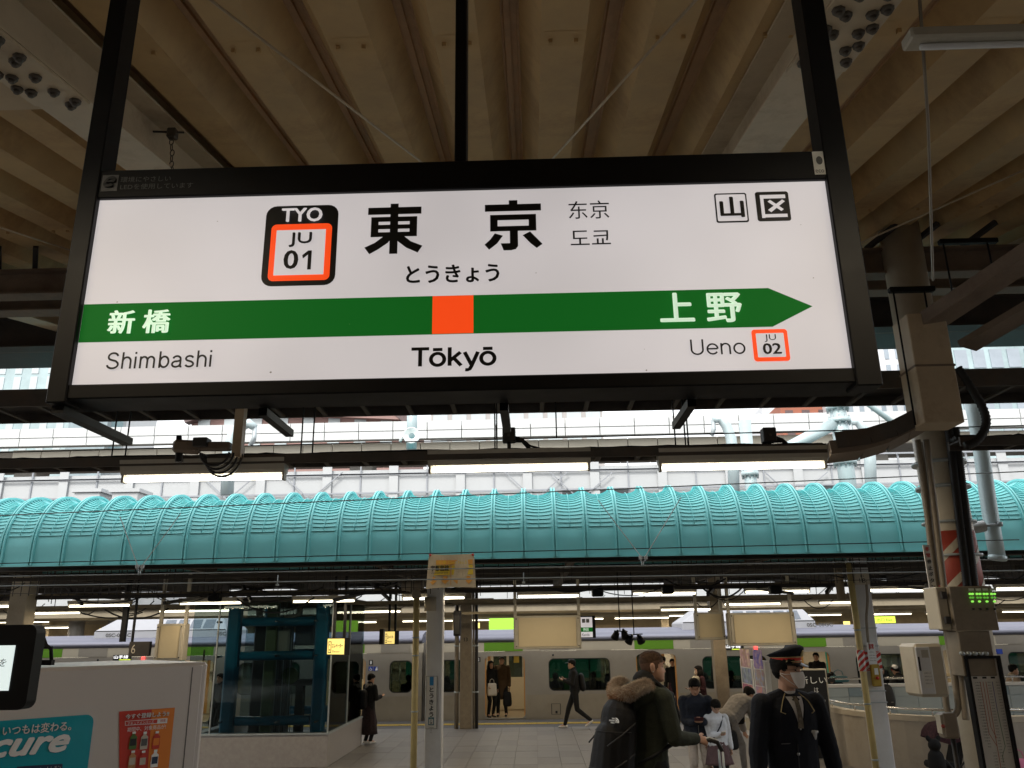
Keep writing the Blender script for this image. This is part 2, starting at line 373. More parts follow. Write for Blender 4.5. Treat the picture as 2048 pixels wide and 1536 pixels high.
# Helvetica-like Latin, drawn as stroked centre lines in an em box (y up, x-height 52, cap 72)
def arc(cx, cy, rx, ry, a0, a1, n=10): return [(cx + rx * cos(R(a0 + (a1 - a0) * i / n)), cy + ry * sin(R(a0 + (a1 - a0) * i / n))) for i in range(n + 1)]
GL = {
 'h': (54, [[(8, 0), (8, 72)], [(8, 30)] + arc(25, 32, 17, 17.5, 180, 0, 12)[1:] + [(42, 0)]]),
 'n': (54, [[(8, 0), (8, 52)], [(8, 30)] + arc(25, 32, 17, 17.5, 180, 0, 12)[1:] + [(42, 0)]]),
 'i': (22, [[(8, 0), (8, 52)], [(8, 63), (8, 72)]]),
 'm': (82, [[(8, 0), (8, 52)], [(8, 32)] + arc(22.5, 34, 14.5, 15.5, 180, 0, 10)[1:] + [(37, 0)], [(37, 32)] + arc(51.5, 34, 14.5, 15.5, 180, 0, 10)[1:] + [(66, 0)]]),
 'b': (56, [[(8, 0), (8, 72)], arc(27, 26, 18, 23, 0, 360, 26)]),
 'o': (56, [arc(26, 26, 21, 23, 0, 360, 28)]),
 'e': (54, [[(5, 27), (46, 27)], arc(26, 26, 21, 23, 2, 325, 26)]),
 'a': (55, [arc(24, 36, 16, 13.5, 165, 0, 10) + [(40, 10), (41, 4), (47, 3)], arc(21, 15, 15.5, 12, 70, 290, 14), [(24, 27), (32, 28), (40, 32)], [(24, 3), (34, 6), (40, 14)]]),
 's': (50, [arc(23, 38, 15.5, 11, 15, 200, 10) + [(14, 29.5), (30, 25)] + arc(23.5, 14, 16.5, 11, 55, -165, 12)]),
 'S': (64, [arc(30, 53, 20, 16, 10, 210, 14) + [(18, 41), (42, 34)] + arc(30, 19, 23, 16, 50, -175, 16)]),
 'U': (68, [[(9, 72), (9, 26)] + arc(32, 24, 23, 21, 180, 360, 14) + [(55, 26), (55, 72)]]),
 'T': (58, [[(1, 68), (57, 68)], [(29, 72), (29, 0)]]),
 'k': (52, [[(8, 0), (8, 72)], [(9, 20), (42, 52)], [(20, 31), (44, 0)]]),
 'y': (50, [[(3, 52), (24, 3)], [(45, 52), (24, -4), (19, -14), (12, -17), (5, -16)]]),
 'ō': (56, [arc(26, 26, 21, 23, 0, 360, 28), [(11, 64), (41, 64)]]),
}
def helv(word, x0, y_base, x1, cap_px, sw, m_='ink', lift=.004, shear=0.0):
    """x0..x1 in photo pixels, baseline y at both ends"""
    adv = sum(GL[ch][0] for ch in word) - 8
    A = sp(x0, y_base[0]); B = sp(x1, y_base[1]); zbase = (A.z + B.z) / 2
    sx = (B.x - A.x) / adv; sz = abs(sp(x0, y_base[0] - cap_px).z - A.z) / 72
    mb = MB(); cx = 0; i = 0
    for ch in word:
        wd, st = GL[ch]
        for pl in st:
            i += 1; n = len(pl); cl = (abs(pl[0][0] - pl[-1][0]) < .01 and abs(pl[0][1] - pl[-1][1]) < .01)
            L = []; Rr = []
            for j, (x, y) in enumerate(pl):
                p0 = pl[j - 1] if j > 0 else (pl[-2] if cl else pl[0]); p1 = pl[j + 1] if j < n - 1 else (pl[1] if cl else pl[-1])
                tx, ty = p1[0] - p0[0], p1[1] - p0[1]; q = sqrt(tx * tx + ty * ty) or 1; nx, ny = -ty / q, tx / q
                L.append((x + nx * sw / 2, y + ny * sw / 2)); Rr.append((x - nx * sw / 2, y - ny * sw / 2))
            vs = [(A.x + (cx + x + shear * y) * sx, YS - lift - i * .00005, zbase + y * sz) for x, y in L + Rr]
            mb.add(vs, [(j, j + 1, n + j + 1, n + j) for j in range(n - 1)])
        cx += wd
    return mb.build('lettering', m_, sign)
helv('Shimbashi', 211, (740, 734), 424, 33, 8.6, shear=.0)
helv('Tōkyō', 822, (734, 731), 990, 37, 12.5)
helv('Ueno', 1379, (711, 709), 1490, 31, 7.4)
# ================================================================== platform canopy above
A0, SL = 3.98, .2
def cz(y): return A0 + SL * y          # underside of the deck (bottom pans)
canopy = struct('platform_canopy', 'underside of the near platform canopy of folded tan sheets')
Y0, Y1 = -6.5, 10.4
PER = .5
# one folded sheet: pan, web, seam, web
def sheet_mesh():
    mb = MB()
    prof = [(-.105, 0), (.105, 0), (.205, .17), (.215, .17), (.22, .155), (.25, .155), (.25, .175), (.28, .175), (.285, .17), (.295, .17), (.395, 0)]
    for i in range(len(prof) - 1):
        (x0, z0), (x1, z1) = prof[i], prof[i + 1]
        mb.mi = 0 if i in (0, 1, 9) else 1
        t = .004
        mb.add([(x0, Y0, cz(Y0) + z0), (x1, Y0, cz(Y0) + z1), (x1, Y1, cz(Y1) + z1), (x0, Y1, cz(Y1) + z0)], [(0, 1, 2, 3)])
    for y_ in (.4, 3.1, 5.8, 8.5):      # sheet laps
        mb.add([(-.104, y_, cz(y_) - .001), (.104, y_, cz(y_) - .001), (.104, y_ + .12, cz(y_ + .12) - .007), (-.104, y_ + .12, cz(y_ + .12) - .007), (-.104, y_ + .125, cz(y_ + .12)), (.104, y_ + .125, cz(y_ + .12))], [(0, 1, 2, 3), (3, 2, 5, 4)])
        for x_ in (-.06, .06): mb.box((x_ - .009, y_ + .06, cz(y_) - .012), (x_ + .009, y_ + .078, cz(y_) + .01))
    # upper skin so the roof has thickness and is light-tight
    mb.mi = 0
    mb.add([(-.105, Y0, cz(Y0) + .2), (.395, Y0, cz(Y0) + .2), (.395, Y1, cz(Y1) + .2), (-.105, Y1, cz(Y1) + .2)], [(0, 1, 2, 3)])
    return mb.mesh('roof_sheet', ['cream_sheet', 'seam_sheet'])
sm_ = sheet_mesh()
x = sp(1108, 320).x * 0 + .02
ofs = at(1108, 325, 4.68).x
i0 = -22
for i in range(-22, 24):
    link('roof_sheet', sm_, canopy, loc=(ofs + i * PER, 0, 0))
# rafters: H-beams running with the slope
def rafter(xc, y0, y1, drop=.0, wdt=.26, hgt=.3, bolts=None):
    r = thing('rafter_beam', '', 'beam'); del r['label']; del r['category']; r.parent = canopy
    mb = MB(); t = .014
    def pt(x, y, z): return (xc + x, y, cz(y) - .01 + z - drop)
    def slab(xa, xb, za, zb_):
        vs = [pt(xa, y0, za), pt(xb, y0, za), pt(xb, y1, za), pt(xa, y1, za), pt(xa, y0, zb_), pt(xb, y0, zb_), pt(xb, y1, zb_), pt(xa, y1, zb_)]
        mb.add(vs, [(0, 3, 2, 1), (4, 5, 6, 7), (0, 1, 5, 4), (1, 2, 6, 5), (2, 3, 7, 6), (3, 0, 4, 7)])
    slab(-wdt / 2, wdt / 2, -hgt, -hgt + t); slab(-.006, .006, -hgt + t + .0005, -t - .0005); slab(-wdt / 2, wdt / 2, -t, 0)
    mb.build('beam', 'beam_paint', r)
    if bolts:
        mb = MB(); slab_v = []
        ya, yb = bolts
        slab(-wdt / 2 + .004, wdt / 2 - .004, -hgt - .016, -hgt - .002)
        me = MB(); me.v = mb.v; me.f = mb.f; me.m = mb.m; me.sm = mb.sm
        vs = []
        sp_ = MB()
        P8 = [pt(xa, y_, za) for za in (-hgt - .016, -hgt - .002) for (xa, y_) in ((-wdt / 2 + .004, ya), (wdt / 2 - .004, ya), (wdt / 2 - .004, yb), (-wdt / 2 + .004, yb))]
        sp_.add(P8, [(0, 3, 2, 1), (4, 5, 6, 7), (0, 1, 5, 4), (1, 2, 6, 5), (2, 3, 7, 6), (3, 0, 4, 7)])
        sp_.build('splice_plate', 'beam_paint', r)
        bmx = MB()
        q = bmx.cyl((0, 0, 0), (0, 0, -.018),   .025, .023, 6).cyl((0, 0, -.018), (0, 0, -.03), .014, .012, 8).mesh('bolt', 'bolt_steel')
        yy = ya + .05
        while yy < yb - .03:
            for xx in (-.09, .09, -.05, .05):
                if random.random() < .72: link('bolt', q, r, loc=pt(xx, yy + (.035 if abs(xx) < .06 else 0), -hgt - .016))
            yy += .13
    return r
xa = at(360, 300, 4.25).x; xb = at(1475, 300, 4.25).x
rafter(xa, Y0, 10.3, bolts=(2.35, 3.1)); rafter(xb, Y0, 10.3, bolts=(2.2, 3.0))
SPN = xb - xa
rafter(xa - SPN, Y0, 10.3); rafter(xb + SPN, Y0, 10.3)
# purlins and edge beams across
def xbeam(y, z0, z1, dpt, m_='beam_dark', name='cross_beam', x0=-11, x1=11.5):
    mb = MB(); h = z1 - z0
    mb.box((x0, y, z0), (x1, y + dpt, z0 + .02)); mb.box((x0, y + dpt / 2 - .01, z0 + .021), (x1, y + dpt / 2 + .01, z1 - .021)); mb.box((x0, y, z1 - .02), (x1, y + dpt, z1))
    return mb.build(name, m_, canopy)
zt_ = lambda y, py: at(1024, py, y).z
xbeam(6.5, cz(6.5) - .40, cz(6.5) - .16, .16)
xbeam(7.2, cz(7.2) - .40, cz(7.2) - .2, .18)
xbeam(8.8, cz(8.8) - .5, cz(8.8) - .12, .2, 'dark_steel')
MB().box((-11, 10.0, cz(10) - .55), (11.5, 10.06, cz(10) + .3)).build('fascia', 'beam_dark', canopy)
MB().box((-11, 9.4, cz(10) - .60), (11.5, 10.0, cz(10) - .56)).build('gutter', 'dark_steel', canopy)
MB().box((-11, 9.34, cz(10) - .60), (11.5, 9.395, cz(10) - .1)).build('gutter', 'beam_dark', canopy)
MB().box((-5.5, 2.95, cz(3) - .27), (xa - .14, 3.17, cz(3) - .25)).build('beam_flange', 'beam_paint', canopy); MB().box((-5.5, 3.05, cz(3) - .249), (xa - .14, 3.07, cz(3) + .02)).build('beam_web', 'beam_dark', canopy)
MB().box((-5.5, 2.5, cz(2.5) - .12), (xa - .14, 2.62, cz(2.5) - .01)).build('cross_beam', 'dark_steel', canopy)
# struts between purlins and deck
for px in (1720, 1910, 1800, 90, 20):
    p = at(px, 400, 6.55)
    MB().bar((p.x, 6.58, cz(6.58) - .15), (p.x + .16, 6.3, cz(6.3) - .005), .04, .04).build('strut', 'dark_steel', canopy)
# thin brace rods crossing under the deck
for (a_, b_) in (((395, -20), (870, 345)), ((1410, -20), (1085, 340)), ((2048, 340), (1700, 495)), ((0, 455), (140, 500))):
    p = at(a_[0], a_[1], 2.6); q = at(b_[0], b_[1], 4.5)
    if a_[0] in (2048, 0): p = at(a_[0], a_[1], 5.0); q = at(b_[0], b_[1], 6.3)
    MB().tube([p, q], .007, 6).build('brace_rod', 'beam_paint', canopy)
# chain and clamp under the left rafter
ch = thing('hanging_chain', 'short rusty chain on a clamp under the left rafter', 'chain', at(345, 262, 3.9))
p0 = at(270, 262, 3.9); p1 = at(368, 265, 3.9)
MB().tube([p0, p1], .006).build('clamp_bar', 'dark_steel', ch)
pc = at(345, 268, 3.9); MB().cbox(pc, .05, .05, .06).build('clamp', 'bolt_steel', ch, bevel=.006)
prev = pc - V((0, 0, .03))
for i in range(7):
    c0 = prev - V((-.004 * (i % 3), 0, .001)); pts = []
    for t in range(13):
        an = 2 * pi * t / 12; u = .011 * cos(an); v = .02 * sin(an)
        pts.append(c0 + (V((u, 0, v - .02)) if i % 2 == 0 else V((0, u, v - .02))))
    MB().tube(pts, .003, 5).build('chain_link', 'bolt_steel', ch)
    prev = c0 - V((0, 0, .035))
# unlit fluorescent fixture top right
fx = thing('ceiling_light', 'unlit grey tube light fixture on a cord near the top right', 'light fixture', at(1940, 55, 2.6))
p = at(1822, 60, 2.6)
MB().box((p.x, 2.6, p.z - .03), (p.x + 1.25, 2.69, p.z + .02)).build('housing', 'fixture', fx, bevel=.008)
MB().cyl((p.x + .05, 2.645, p.z - .042), (p.x + 1.2, 2.645, p.z - .042), .012).build('tube', 'white_paint', fx)
q0 = at(1838, -5, 3.45); q1 = at(1870, 560, 6.0)
cd = MB().tube([at(1838, -20, 2.7), at(1856, 240, 3.3), at(1866, 560, 4.6)], .007, 6).build('cord', 'conduit')
cd['label'] = 'thin pale cord hanging from the ceiling right of the big sign'; cd['category'] = 'cord'
# ================================================================== ground
ZN, ZF = 0.0, -0.5          # near and far platform floors
mat('tile_floor', (.19, .18, .17), .4, var=.07, scale=1.3, dirt=(.10, .09, .08), dirt_amt=.45, bump=.03)
mat('tile_floor_b', (.165, .157, .148), .44, var=.07, scale=1.7, dirt=(.09, .08, .075), dirt_amt=.45, bump=.03)
mat('tile_dark', (.085, .082, .082), .5, var=.1, scale=1.5)
mat('tactile', (.4, .27, .03), .6, var=.15, scale=5, dirt=(.3, .22, .08), dirt_amt=.6)
mat('ballast', (.10, .085, .07), .95, var=.5, scale=9, bump=1)
mat('rail_steel', (.35, .3, .27), .3, .9, var=.2, scale=5)
gr = MB().add([(-600, -300, -1.7), (600, -300, -1.7), (600, 900, -1.7), (-600, 900, -1.7)], [(0, 1, 2, 3)]).build('ground', 'asphalt'); gr['kind'] = 'structure'
tb = struct('track_bed', 'sunken track bed between the platforms')
MB().box((-60, 7.72, -1.69), (60, 11.58, -1.5)).build('ballast_bed', 'ballast', tb)
for y in (8.9, 9.97):
    MB().box((-60, y - .035, -1.32), (60, y + .035, -1.18)).build('rail', 'rail_steel', tb)
MB().box((-60, 25.62, -1.69), (60, 29.5, -1.5)).build('ballast_bed', 'ballast', tb)
for i in range(-26, 27):
    MB().box((i * .65, 8.3, -1.5), (i * .65 + .22, 10.6, -1.33)).build('sleeper', 'concrete', tb)
bw = struct('sky_blocker_wall', 'dark unseen wall and roof added behind the camera to block sky light')  # added out of view to cut sky fill on near figures and ceiling
MB().box((-60, -10.2, -1.6), (60, -10, 8)).build('wall', 'dark_steel', bw)
MB().box((-60, -10, 6.2), (60, -7.5, 6.4)).build('roof', 'dark_steel', bw)
npf = struct('near_platform', 'near platform floor')
MB().box((-60, -6, -1.6), (60, 7.6, -.03)).build('platform_wall', 'concrete', npf)
MB().box((-60, -6, -.03), (60, 6.4, 0)).build('paving', 'tile_floor', npf)
MB().box((-60, 6.4, -.03), (60, 6.75, .004)).build('tactile_strip', 'tactile', npf)
MB().box((-60, 6.75, -.03), (60, 7.6, 0)).build('edge_paving', 'tile_dark', npf)
fpf = struct('far_platform', 'far platform floor of pale grey tiles with a yellow edge strip')
FY0, FY1 = 11.7, 25.62
MB().box((-60, FY0, -1.6), (60, FY1, ZF - .03)).build('platform_wall', 'concrete', fpf)
tilew, tiled = .46, .92
tm = [MB().box((.003, .003, -.02), (tilew - .003, tiled - .003, .0)).mesh('floor_tile', m_) for m_ in ('tile_floor', 'tile_floor_b')]
cells = []
ny = int((23.6 - 12.6) / tiled)
for j in range(ny + 1):
    for i in range(-60, 60):
        cells.append((i * tilew, 12.6 + j * tiled, i, j))
vis = [c_ for c_ in cells if c_[1] + tiled > 16.2 and abs(c_[0]) < 7.6 and not (c_[0] < -4.2)]
vis.sort(key=lambda c_: c_[1] * 2 + abs(c_[0])); near = set((c_[2], c_[3]) for c_ in vis[:300])
rest = MB()
for (x, y, i, j) in cells:
    if y > 22.8: continue
    if (i, j) in near: link('floor_tile', tm[(i * 7 + j * 13) % 5 == 0], fpf, loc=(x, y, ZF + random.uniform(-.0008, .0008)))
    else: rest.box((x + .003, y + .003, ZF - .02), (x + tilew - .003, y + tiled - .003, ZF))
r_ = rest.build('floor_tiles', 'tile_floor', fpf); r_['kind'] = 'stuff'
MB().box((-60, 23.64, ZF - .03), (60, 24.4, ZF - .002)).build('edge_band', 'tile_dark', fpf)
MB().box((-60, 24.78, ZF - .03), (60, FY1, ZF)).build('edge_band', 'tile_dark', fpf)
MB().box((-60, FY0, ZF - .03), (60, 12.2, ZF)).build('edge_band', 'tile_dark', fpf)
MB().box((-60, 12.2, ZF - .03), (60, 12.6, ZF + .004)).build('tactile_strip', 'tactile', fpf)
tt = MB().box((.004, 24.42, ZF - .02), (.296, 24.77, ZF + .005))
for a_ in range(5): tt.box((.03 + a_ * .055, 24.45, ZF + .005), (.055 + a_ * .055, 24.74, ZF + .01))
ttm = tt.mesh('tactile_tile', 'tactile')
for i in range(-36, 42): link('tactile_tile', ttm, fpf, loc=(i * .3, 0, 0))
# ================================================================== cable trays under the canopy edge
def ladder_tray(name, label, x0, x1, y0, y1, z, side=.09, pitch=.36, grp='cable trays under the near canopy'):
    t = thing(name, label, 'cable tray', ((x0 + x1) / 2, y0, z), grp)
    MB().box((x0, y0, z), (x1, y0 + .02, z + side)).build('side_rail', 'tray_steel', t)
    MB().box((x0, y1 - .02, z), (x1, y1, z + side)).build('side_rail', 'tray_steel', t)
    MB().box((x0, y0 + .021, z + side * .55), (x1, y1 - .021, z + side * .55 + .012)).build('cable_bed', 'dark_steel', t)
    rm = MB().box((0, y0 + .021, z + .002), (.035, y1 - .021, z + .022)).mesh('rung', 'tray_steel')
    x = x0 + .1
    while x < x1: link('rung', rm, t, loc=(x - 0 - t.location.x, -t.location.y, -t.location.z)); x += pitch
    mb = MB()
    for i in range(5):
        yy = y0 + .06 + i * (y1 - y0 - .12) / 4; pts = []
        for k in range(60):
            pts.append((x0 + (x1 - x0) * k / 59, yy + random.uniform(-.01, .01), z + side * .55 + .03 + random.uniform(0, .015)))
        mb.tube(pts, .012 + .006 * (i % 3), 6)
    mb.build('cables', 'rubber', t)
    return t
ladder_tray('cable_tray', 'upper dark ladder cable tray running behind the bottom of the big sign', -6.5, 8, 6.0, 6.52, at(1024, 792, 6.0).z, .14)
zl = at(1024, 917, 6.05).z
ladder_tray('cable_tray', 'lower cable tray above the three lit tube lights, ending at the big column', -6.5, at(1655, 905, 6.05).x, 6.05, 6.24, zl, .07, .3)
ladder_tray('cable_tray', 'short cable tray at the right edge of the photo beyond the column', at(1925, 905, 6.05).x, 8, 6.05, 6.24, zl + .03, .07, .3)
# curved duct from the lower tray up to the box on the column
cd = thing('cable_duct', 'painted cable duct curving up from the lower tray to the column box', 'duct', at(1750, 870, 5.9))
pts = [at(1655, 905, 6.1), at(1720, 897, 6.05), at(1770, 882, 6.0), at(1810, 862, 5.95), at(1850, 838, 5.9)]
mb = MB()
for a_, b_ in zip(pts[:-1], pts[1:]): mb.bar(a_, b_, .38, .10)
mb.build('duct', 'beam_dark', cd)
mb = MB()
for a_, b_ in zip(pts[:-1], pts[1:]): mb.bar(a_ + V((0, -.2, .05)), b_ + V((0, -.2, .05)), .02, .12)
mb.build('side_rail', 'tray_steel', cd)
p0 = at(1852, 626, 5.6); p1 = at(1924, 626, 5.6); pz = at(1890, 845, 5.6)
MB().box((pz.x - .14, 5.6, pz.z), (pz.x + .14, 5.85, p0.z)).build('vertical_box', 'beam_paint', cd, bevel=.006)
MB().box((pz.x - .145, 5.595, at(1890, 732, 5.6).z), (pz.x + .145, 5.855, at(1890, 728, 5.6).z)).build('seam', 'beam_dark', cd)
MB().bar((pz.x + .02, 5.72, p0.z - .06), (pz.x + 1.15, 3.9, p0.z + .55), .22, .10).build('sloping_box', 'beam_dark', cd, bevel=.006)
MB().bar((pz.x + .42, 5.9, p0.z - .16), (pz.x + 1.6, 4.1, p0.z + .42), .22, .05).build('sloping_box', 'beam_dark', cd)
# U hangers of threaded rod
for (x0, x1, y0, y1, xb_, yb_) in ((1778, 1870, 580, 582, 1820, 850), (1878, 1995, 484, 482, 1898, 610)):
    h = thing('rod_hanger', '%s black strut hanger with threaded rods beside the column' % ('lower' if y0 > 500 else 'upper'), 'hanger', at(x0, y0, 5.7), 'rod hangers by the column')
    a_ = at(x0, y0, 5.7); b_ = at(x1, y1, 5.7)
    MB().box((a_.x, 5.68, a_.z - .02), (b_.x, 5.73, a_.z + .02)).build('strut', 'black_paint', h, bevel=.006)
    MB().cyl((a_.x + .03, 5.7, a_.z), (a_.x + .03, 5.7, at(xb_, yb_, 5.7).z), .007, n=6).build('rod', 'black_paint', h)
    MB().cyl((b_.x - .08, 5.7, a_.z), (b_.x - .08, 5.7, a_.z - .28), .007, n=6).build('rod', 'black_paint', h)
# thin hanger rods carrying the lower tray
n_ = 0
for px in (225, 252, 602, 625, 990, 994, 1372, 1378, 1352, 258 * 0 + 1114):
    p = at(px, 900, 6.2)
    top = 4.0
    zb_ = zl + .1 if px != 1114 else at(1114, 875, 6.2).z
    o = MB().cyl((p.x, 6.2, zb_), (p.x, 6.2, cz(6.2)), .006, n=6).build('hanger_rod', 'black_paint')
    o['label'] = 'thin black rod holding the lower cable tray, ' + {225: 'leftmost, left of the camera', 252: 'second from the left', 602: 'left of the pair by the camera', 625: 'right of the pair by the camera', 990: 'left of the pair under the sign', 994: 'right of the pair under the sign', 1372: 'middle of the three', 1378: 'right of the three', 1352: 'left of the three', 1114: 'short one ending above the tray'}[px]; o['category'] = 'rod'; o['group'] = 'thin rods carrying the lower cable tray'
# ------------------------------------------------------------------ lit tube lights under the lower tray
def area(name, loc, sx, sy, power, col=(1, .80, .54), parent=None, rot=(0, 0, 0)):
    L = bpy.data.lights.new(name, 'AREA'); L.shape = 'RECTANGLE'; L.size = sx; L.size_y = sy; L.energy = power; L.color = col
    o = bpy.data.objects.new(name, L); COL.objects.link(o); o.location = loc; o.rotation_euler = rot
    if parent: o.parent = parent; o.location = V(loc) - origin(parent)
    return o
def tube_light(loc, length, label, group, power, m_='tube_light', dpt=.16, hh=.11, label_cat='tube light', fixm='fixture', lampname='lamp'):
    t = thing('tube_light', label, label_cat, loc, group)
    x, y, z = loc; h = length / 2
    prof = [(-dpt / 2, 0), (-dpt * .32, -hh * .78), (-dpt * .22, -hh), (dpt * .22, -hh), (dpt * .32, -hh * .78), (dpt / 2, 0)]
    MB().prism([(y + a_, z + b_) for a_, b_ in prof], 'x', x - h - .03, x + h + .03).build('housing', fixm, t)
    for s_ in (-1, 1):
        MB().box((x + s_ * (h + .008), y - .03, z - hh - .055), (x + s_ * (h + .026), y + .03, z - hh + .01)).build('lamp_holder', fixm, t)
    MB().cyl((x - h, y, z - hh - .03), (x + h, y, z - hh - .03), .019, n=10).build('tube', m_, t)
    area(lampname, (x, y, z - hh - .06), length, .06, power, parent=t)
    return t
lab3 = ['left one of the three lit tube lights under the big sign', 'middle one of the three lit tube lights under the big sign', 'right one of the three lit tube lights under the big sign']
for i, (x0, x1, yb_) in enumerate(((250, 566, 958), (862, 1176, 939), (1322, 1648, 935))):
    a_ = at(x0, yb_, 6.12); b_ = at(x1, yb_, 6.12); c_ = at((x0 + x1) / 2, yb_, 6.12)
    tube_light(((a_.x + b_.x) / 2, 6.12, c_.z + .145), b_.x - a_.x - .02, lab3[i], 'lit tube lights of the near platform', 6)
# unseen lamps, added out of frame for the light they give
for i in (-2, -1):
    for y_ in (0.2,):
        pass
for (x_, y_) in ((-4.6, 1.2), (-1.6, 1.2), (1.4, 1.2), (4.4, 1.2), (6.6, 6.12), (-5.6, 6.12)):
    tube_light((x_, y_, 3.35), 1.18, 'unseen fill tube light added beyond the frame, %s side, %s row' % ('far left' if x_ < -4 else 'left' if x_ < 0 else 'right' if x_ < 4 else 'far right', 'front' if y_ > 3 else 'rear'), 'fill tube lights added out of the frame', 4.5)
# camera and junction boxes on the tray
cv = thing('surveillance_camera', 'beige camera housing with hanging cables on a post above the left light', 'camera', at(475, 915, 6.0))
a_ = at(348, 893, 6.0); b_ = at(462, 893, 6.0)
pp = at(474, 915, 6.0); pt_ = at(474, 808, 6.0)
MB().box((pp.x - .035, 5.97, pp.z), (pp.x + .035, 6.04, pt_.z)).build('post', 'beam_paint', cv)
MB().bar(a_, at(400, 895, 6.0), .09, .10).build('housing', 'beam_dark', cv, bevel=.02)
MB().bar(at(398, 893, 6.0), b_, .07, .065).build('arm', 'beam_dark', cv, bevel=.01)
c_ = at(404, 886, 5.98); MB().cbox(c_, .11, .1, .07).build('junction_box', 'dark_steel', cv, bevel=.006)
MB().cyl(at(358, 872, 6.0), at(358, 924, 6.0), .02, .03, 10).build('bracket', 'black_paint', cv)
for k in range(4):
    pts = []
    r0 = .08 + .03 * k
    for t in range(15):
        an = pi + pi * t / 14
        pts.append(at(430 + k * 4, 905, 5.95) + V(((.11 + .01 * k) * cos(an), .02 * k, (.10 + .025 * k) * sin(an))))
    MB().tube(pts, .009, 6).build('cable', 'rubber', cv)
for i, px in enumerate((1018, 1537)):
    jb = thing('junction_box', ['black junction box on the tray near the middle light', 'black junction box on the tray near the right light'][i], 'junction box', at(px, 886, 6.1), 'black junction boxes on the lower tray')
    c_ = at(px, 871, 6.1); MB().cbox(c_, .10, .09, .11).build('box', 'dark_steel', jb, bevel=.006)
    MB().cbox(c_ + V((0, -.048, -.005)), .02, .006, .02).build('label_plate', 'tray_steel', jb)
    for k in range(3):
        q = c_ + V((.04 + .0 * k, 0, -.05 + .02 * k))
        MB().tube([q, q + V((.06, 0, -.0 - .01 * k)), q + V((.12, .02, -.07)), q + V((.18 + .03 * k, .05, -.1))], .009, 6).build('cable', 'rubber', jb)
    MB().cyl(c_ - V((0, 0, .05)), c_ - V((0, 0, .12)), .015, n=8).build('stem', 'dark_steel', jb)
# ================================================================== column on the right
mat('stripe_red', (.34, .05, .03), .5, var=.15, scale=5, dirt=(.2, .05, .03), dirt_amt=.5)
cc = at(1872, 895, 6.5); CR = .165
col = thing('platform_column', 'round cream steel column with red striped wrap and equipment at the right', 'column', (cc.x, 6.5, 0))
MB().cyl((cc.x, 6.5, 0), (cc.x, 6.5, cz(6.5) + .05), CR, n=32).build('shaft', 'cream_paint', col)
# striped wrap with helical bands
z0 = at(1910, 1215, 6.4).z; z1 = at(1905, 1062, 6.4).z
MB().cyl((cc.x, 6.5, z0), (cc.x, 6.5, z1), CR + .004, n=32).build('striped_wrap', 'stripe_red', col)
mb = MB(); NS = 40
for s_ in range(-6, 8):
    for k in range(NS):
        a0 = 2 * pi * k / NS; a1 = 2 * pi * (k + 1) / NS
        def zz(a, o): return z0 + s_ * .24 + o + a / (2 * pi) * .96 - .48
        q = [zz(a0, 0), zz(a1, 0), zz(a1, .07), zz(a0, .07)]
        q = [min(max(v_, z0 + .001), z1 - .001) for v_ in q]
        if max(q) - min(q) < .002: continue
        rr = CR + .0065
        mb.add([(cc.x + rr * cos(a_), 6.5 + rr * sin(a_), z_) for a_, z_ in zip((a0, a1, a1, a0), q)], [(0, 1, 2, 3)])
mb.build('white_stripes', 'cream_paint', col)
for py in (918, 968):
    p = at(1890, py, 6.3); MB().cyl((cc.x, 6.5, p.z - .012), (cc.x, 6.5, p.z + .012), CR + .035, n=28).build('strap', 'galvanised', col)
for py in (1040, 1108, 1178):
    p = at(1890, py, 6.3); MB().cyl((cc.x, 6.5, p.z - .008), (cc.x, 6.5, p.z + .008), CR + .03, n=28).build('strap', 'galvanised', col)
# conduits running down the left side
def conduit(pxs, Y, r, m_, label, name='conduit', cat='pipe', parent=None, grp=None):
    pts = [at(x, y, Y) for x, y in pxs]
    # subdivide with catmull-rom
    P = [pts[0]] + pts + [pts[-1]]; o_ = []
    for i in range(1, len(P) - 2):
        for t in range(6):
            u = t / 6; p0_, p1_, p2_, p3_ = P[i - 1], P[i], P[i + 1], P[i + 2]
            o_.append(.5 * ((2 * p1_) + (p2_ - p0_) * u + (2 * p0_ - 5 * p1_ + 4 * p2_ - p3_) * u * u + (3 * p1_ - p0_ - 3 * p2_ + p3_) * u ** 3))
    o_.append(pts[-1])
    ob = MB().tube(o_, r, 10).build(name, m_, parent)
    if label: ob['label'] = label; ob['category'] = cat
    if grp: ob['group'] = grp
    return ob
conduit([(1835, 880), (1846, 960), (1858, 1060), (1872, 1180), (1888, 1240), (1905, 1330), (1915, 1400), (1913, 1425), (1900, 1430), (1893, 1412), (1890, 1380)], 6.22, .022, 'conduit', None, parent=col)
conduit([(1852, 880), (1862, 960), (1874, 1060), (1886, 1160), (1896, 1235), (1915, 1300), (1928, 1400), (1932, 1440)], 6.2, .024, 'conduit', None, parent=col)
conduit([(1846, 885), (1852, 960), (1862, 1060), (1876, 1170)], 6.26, .018, 'conduit', None, parent=col)
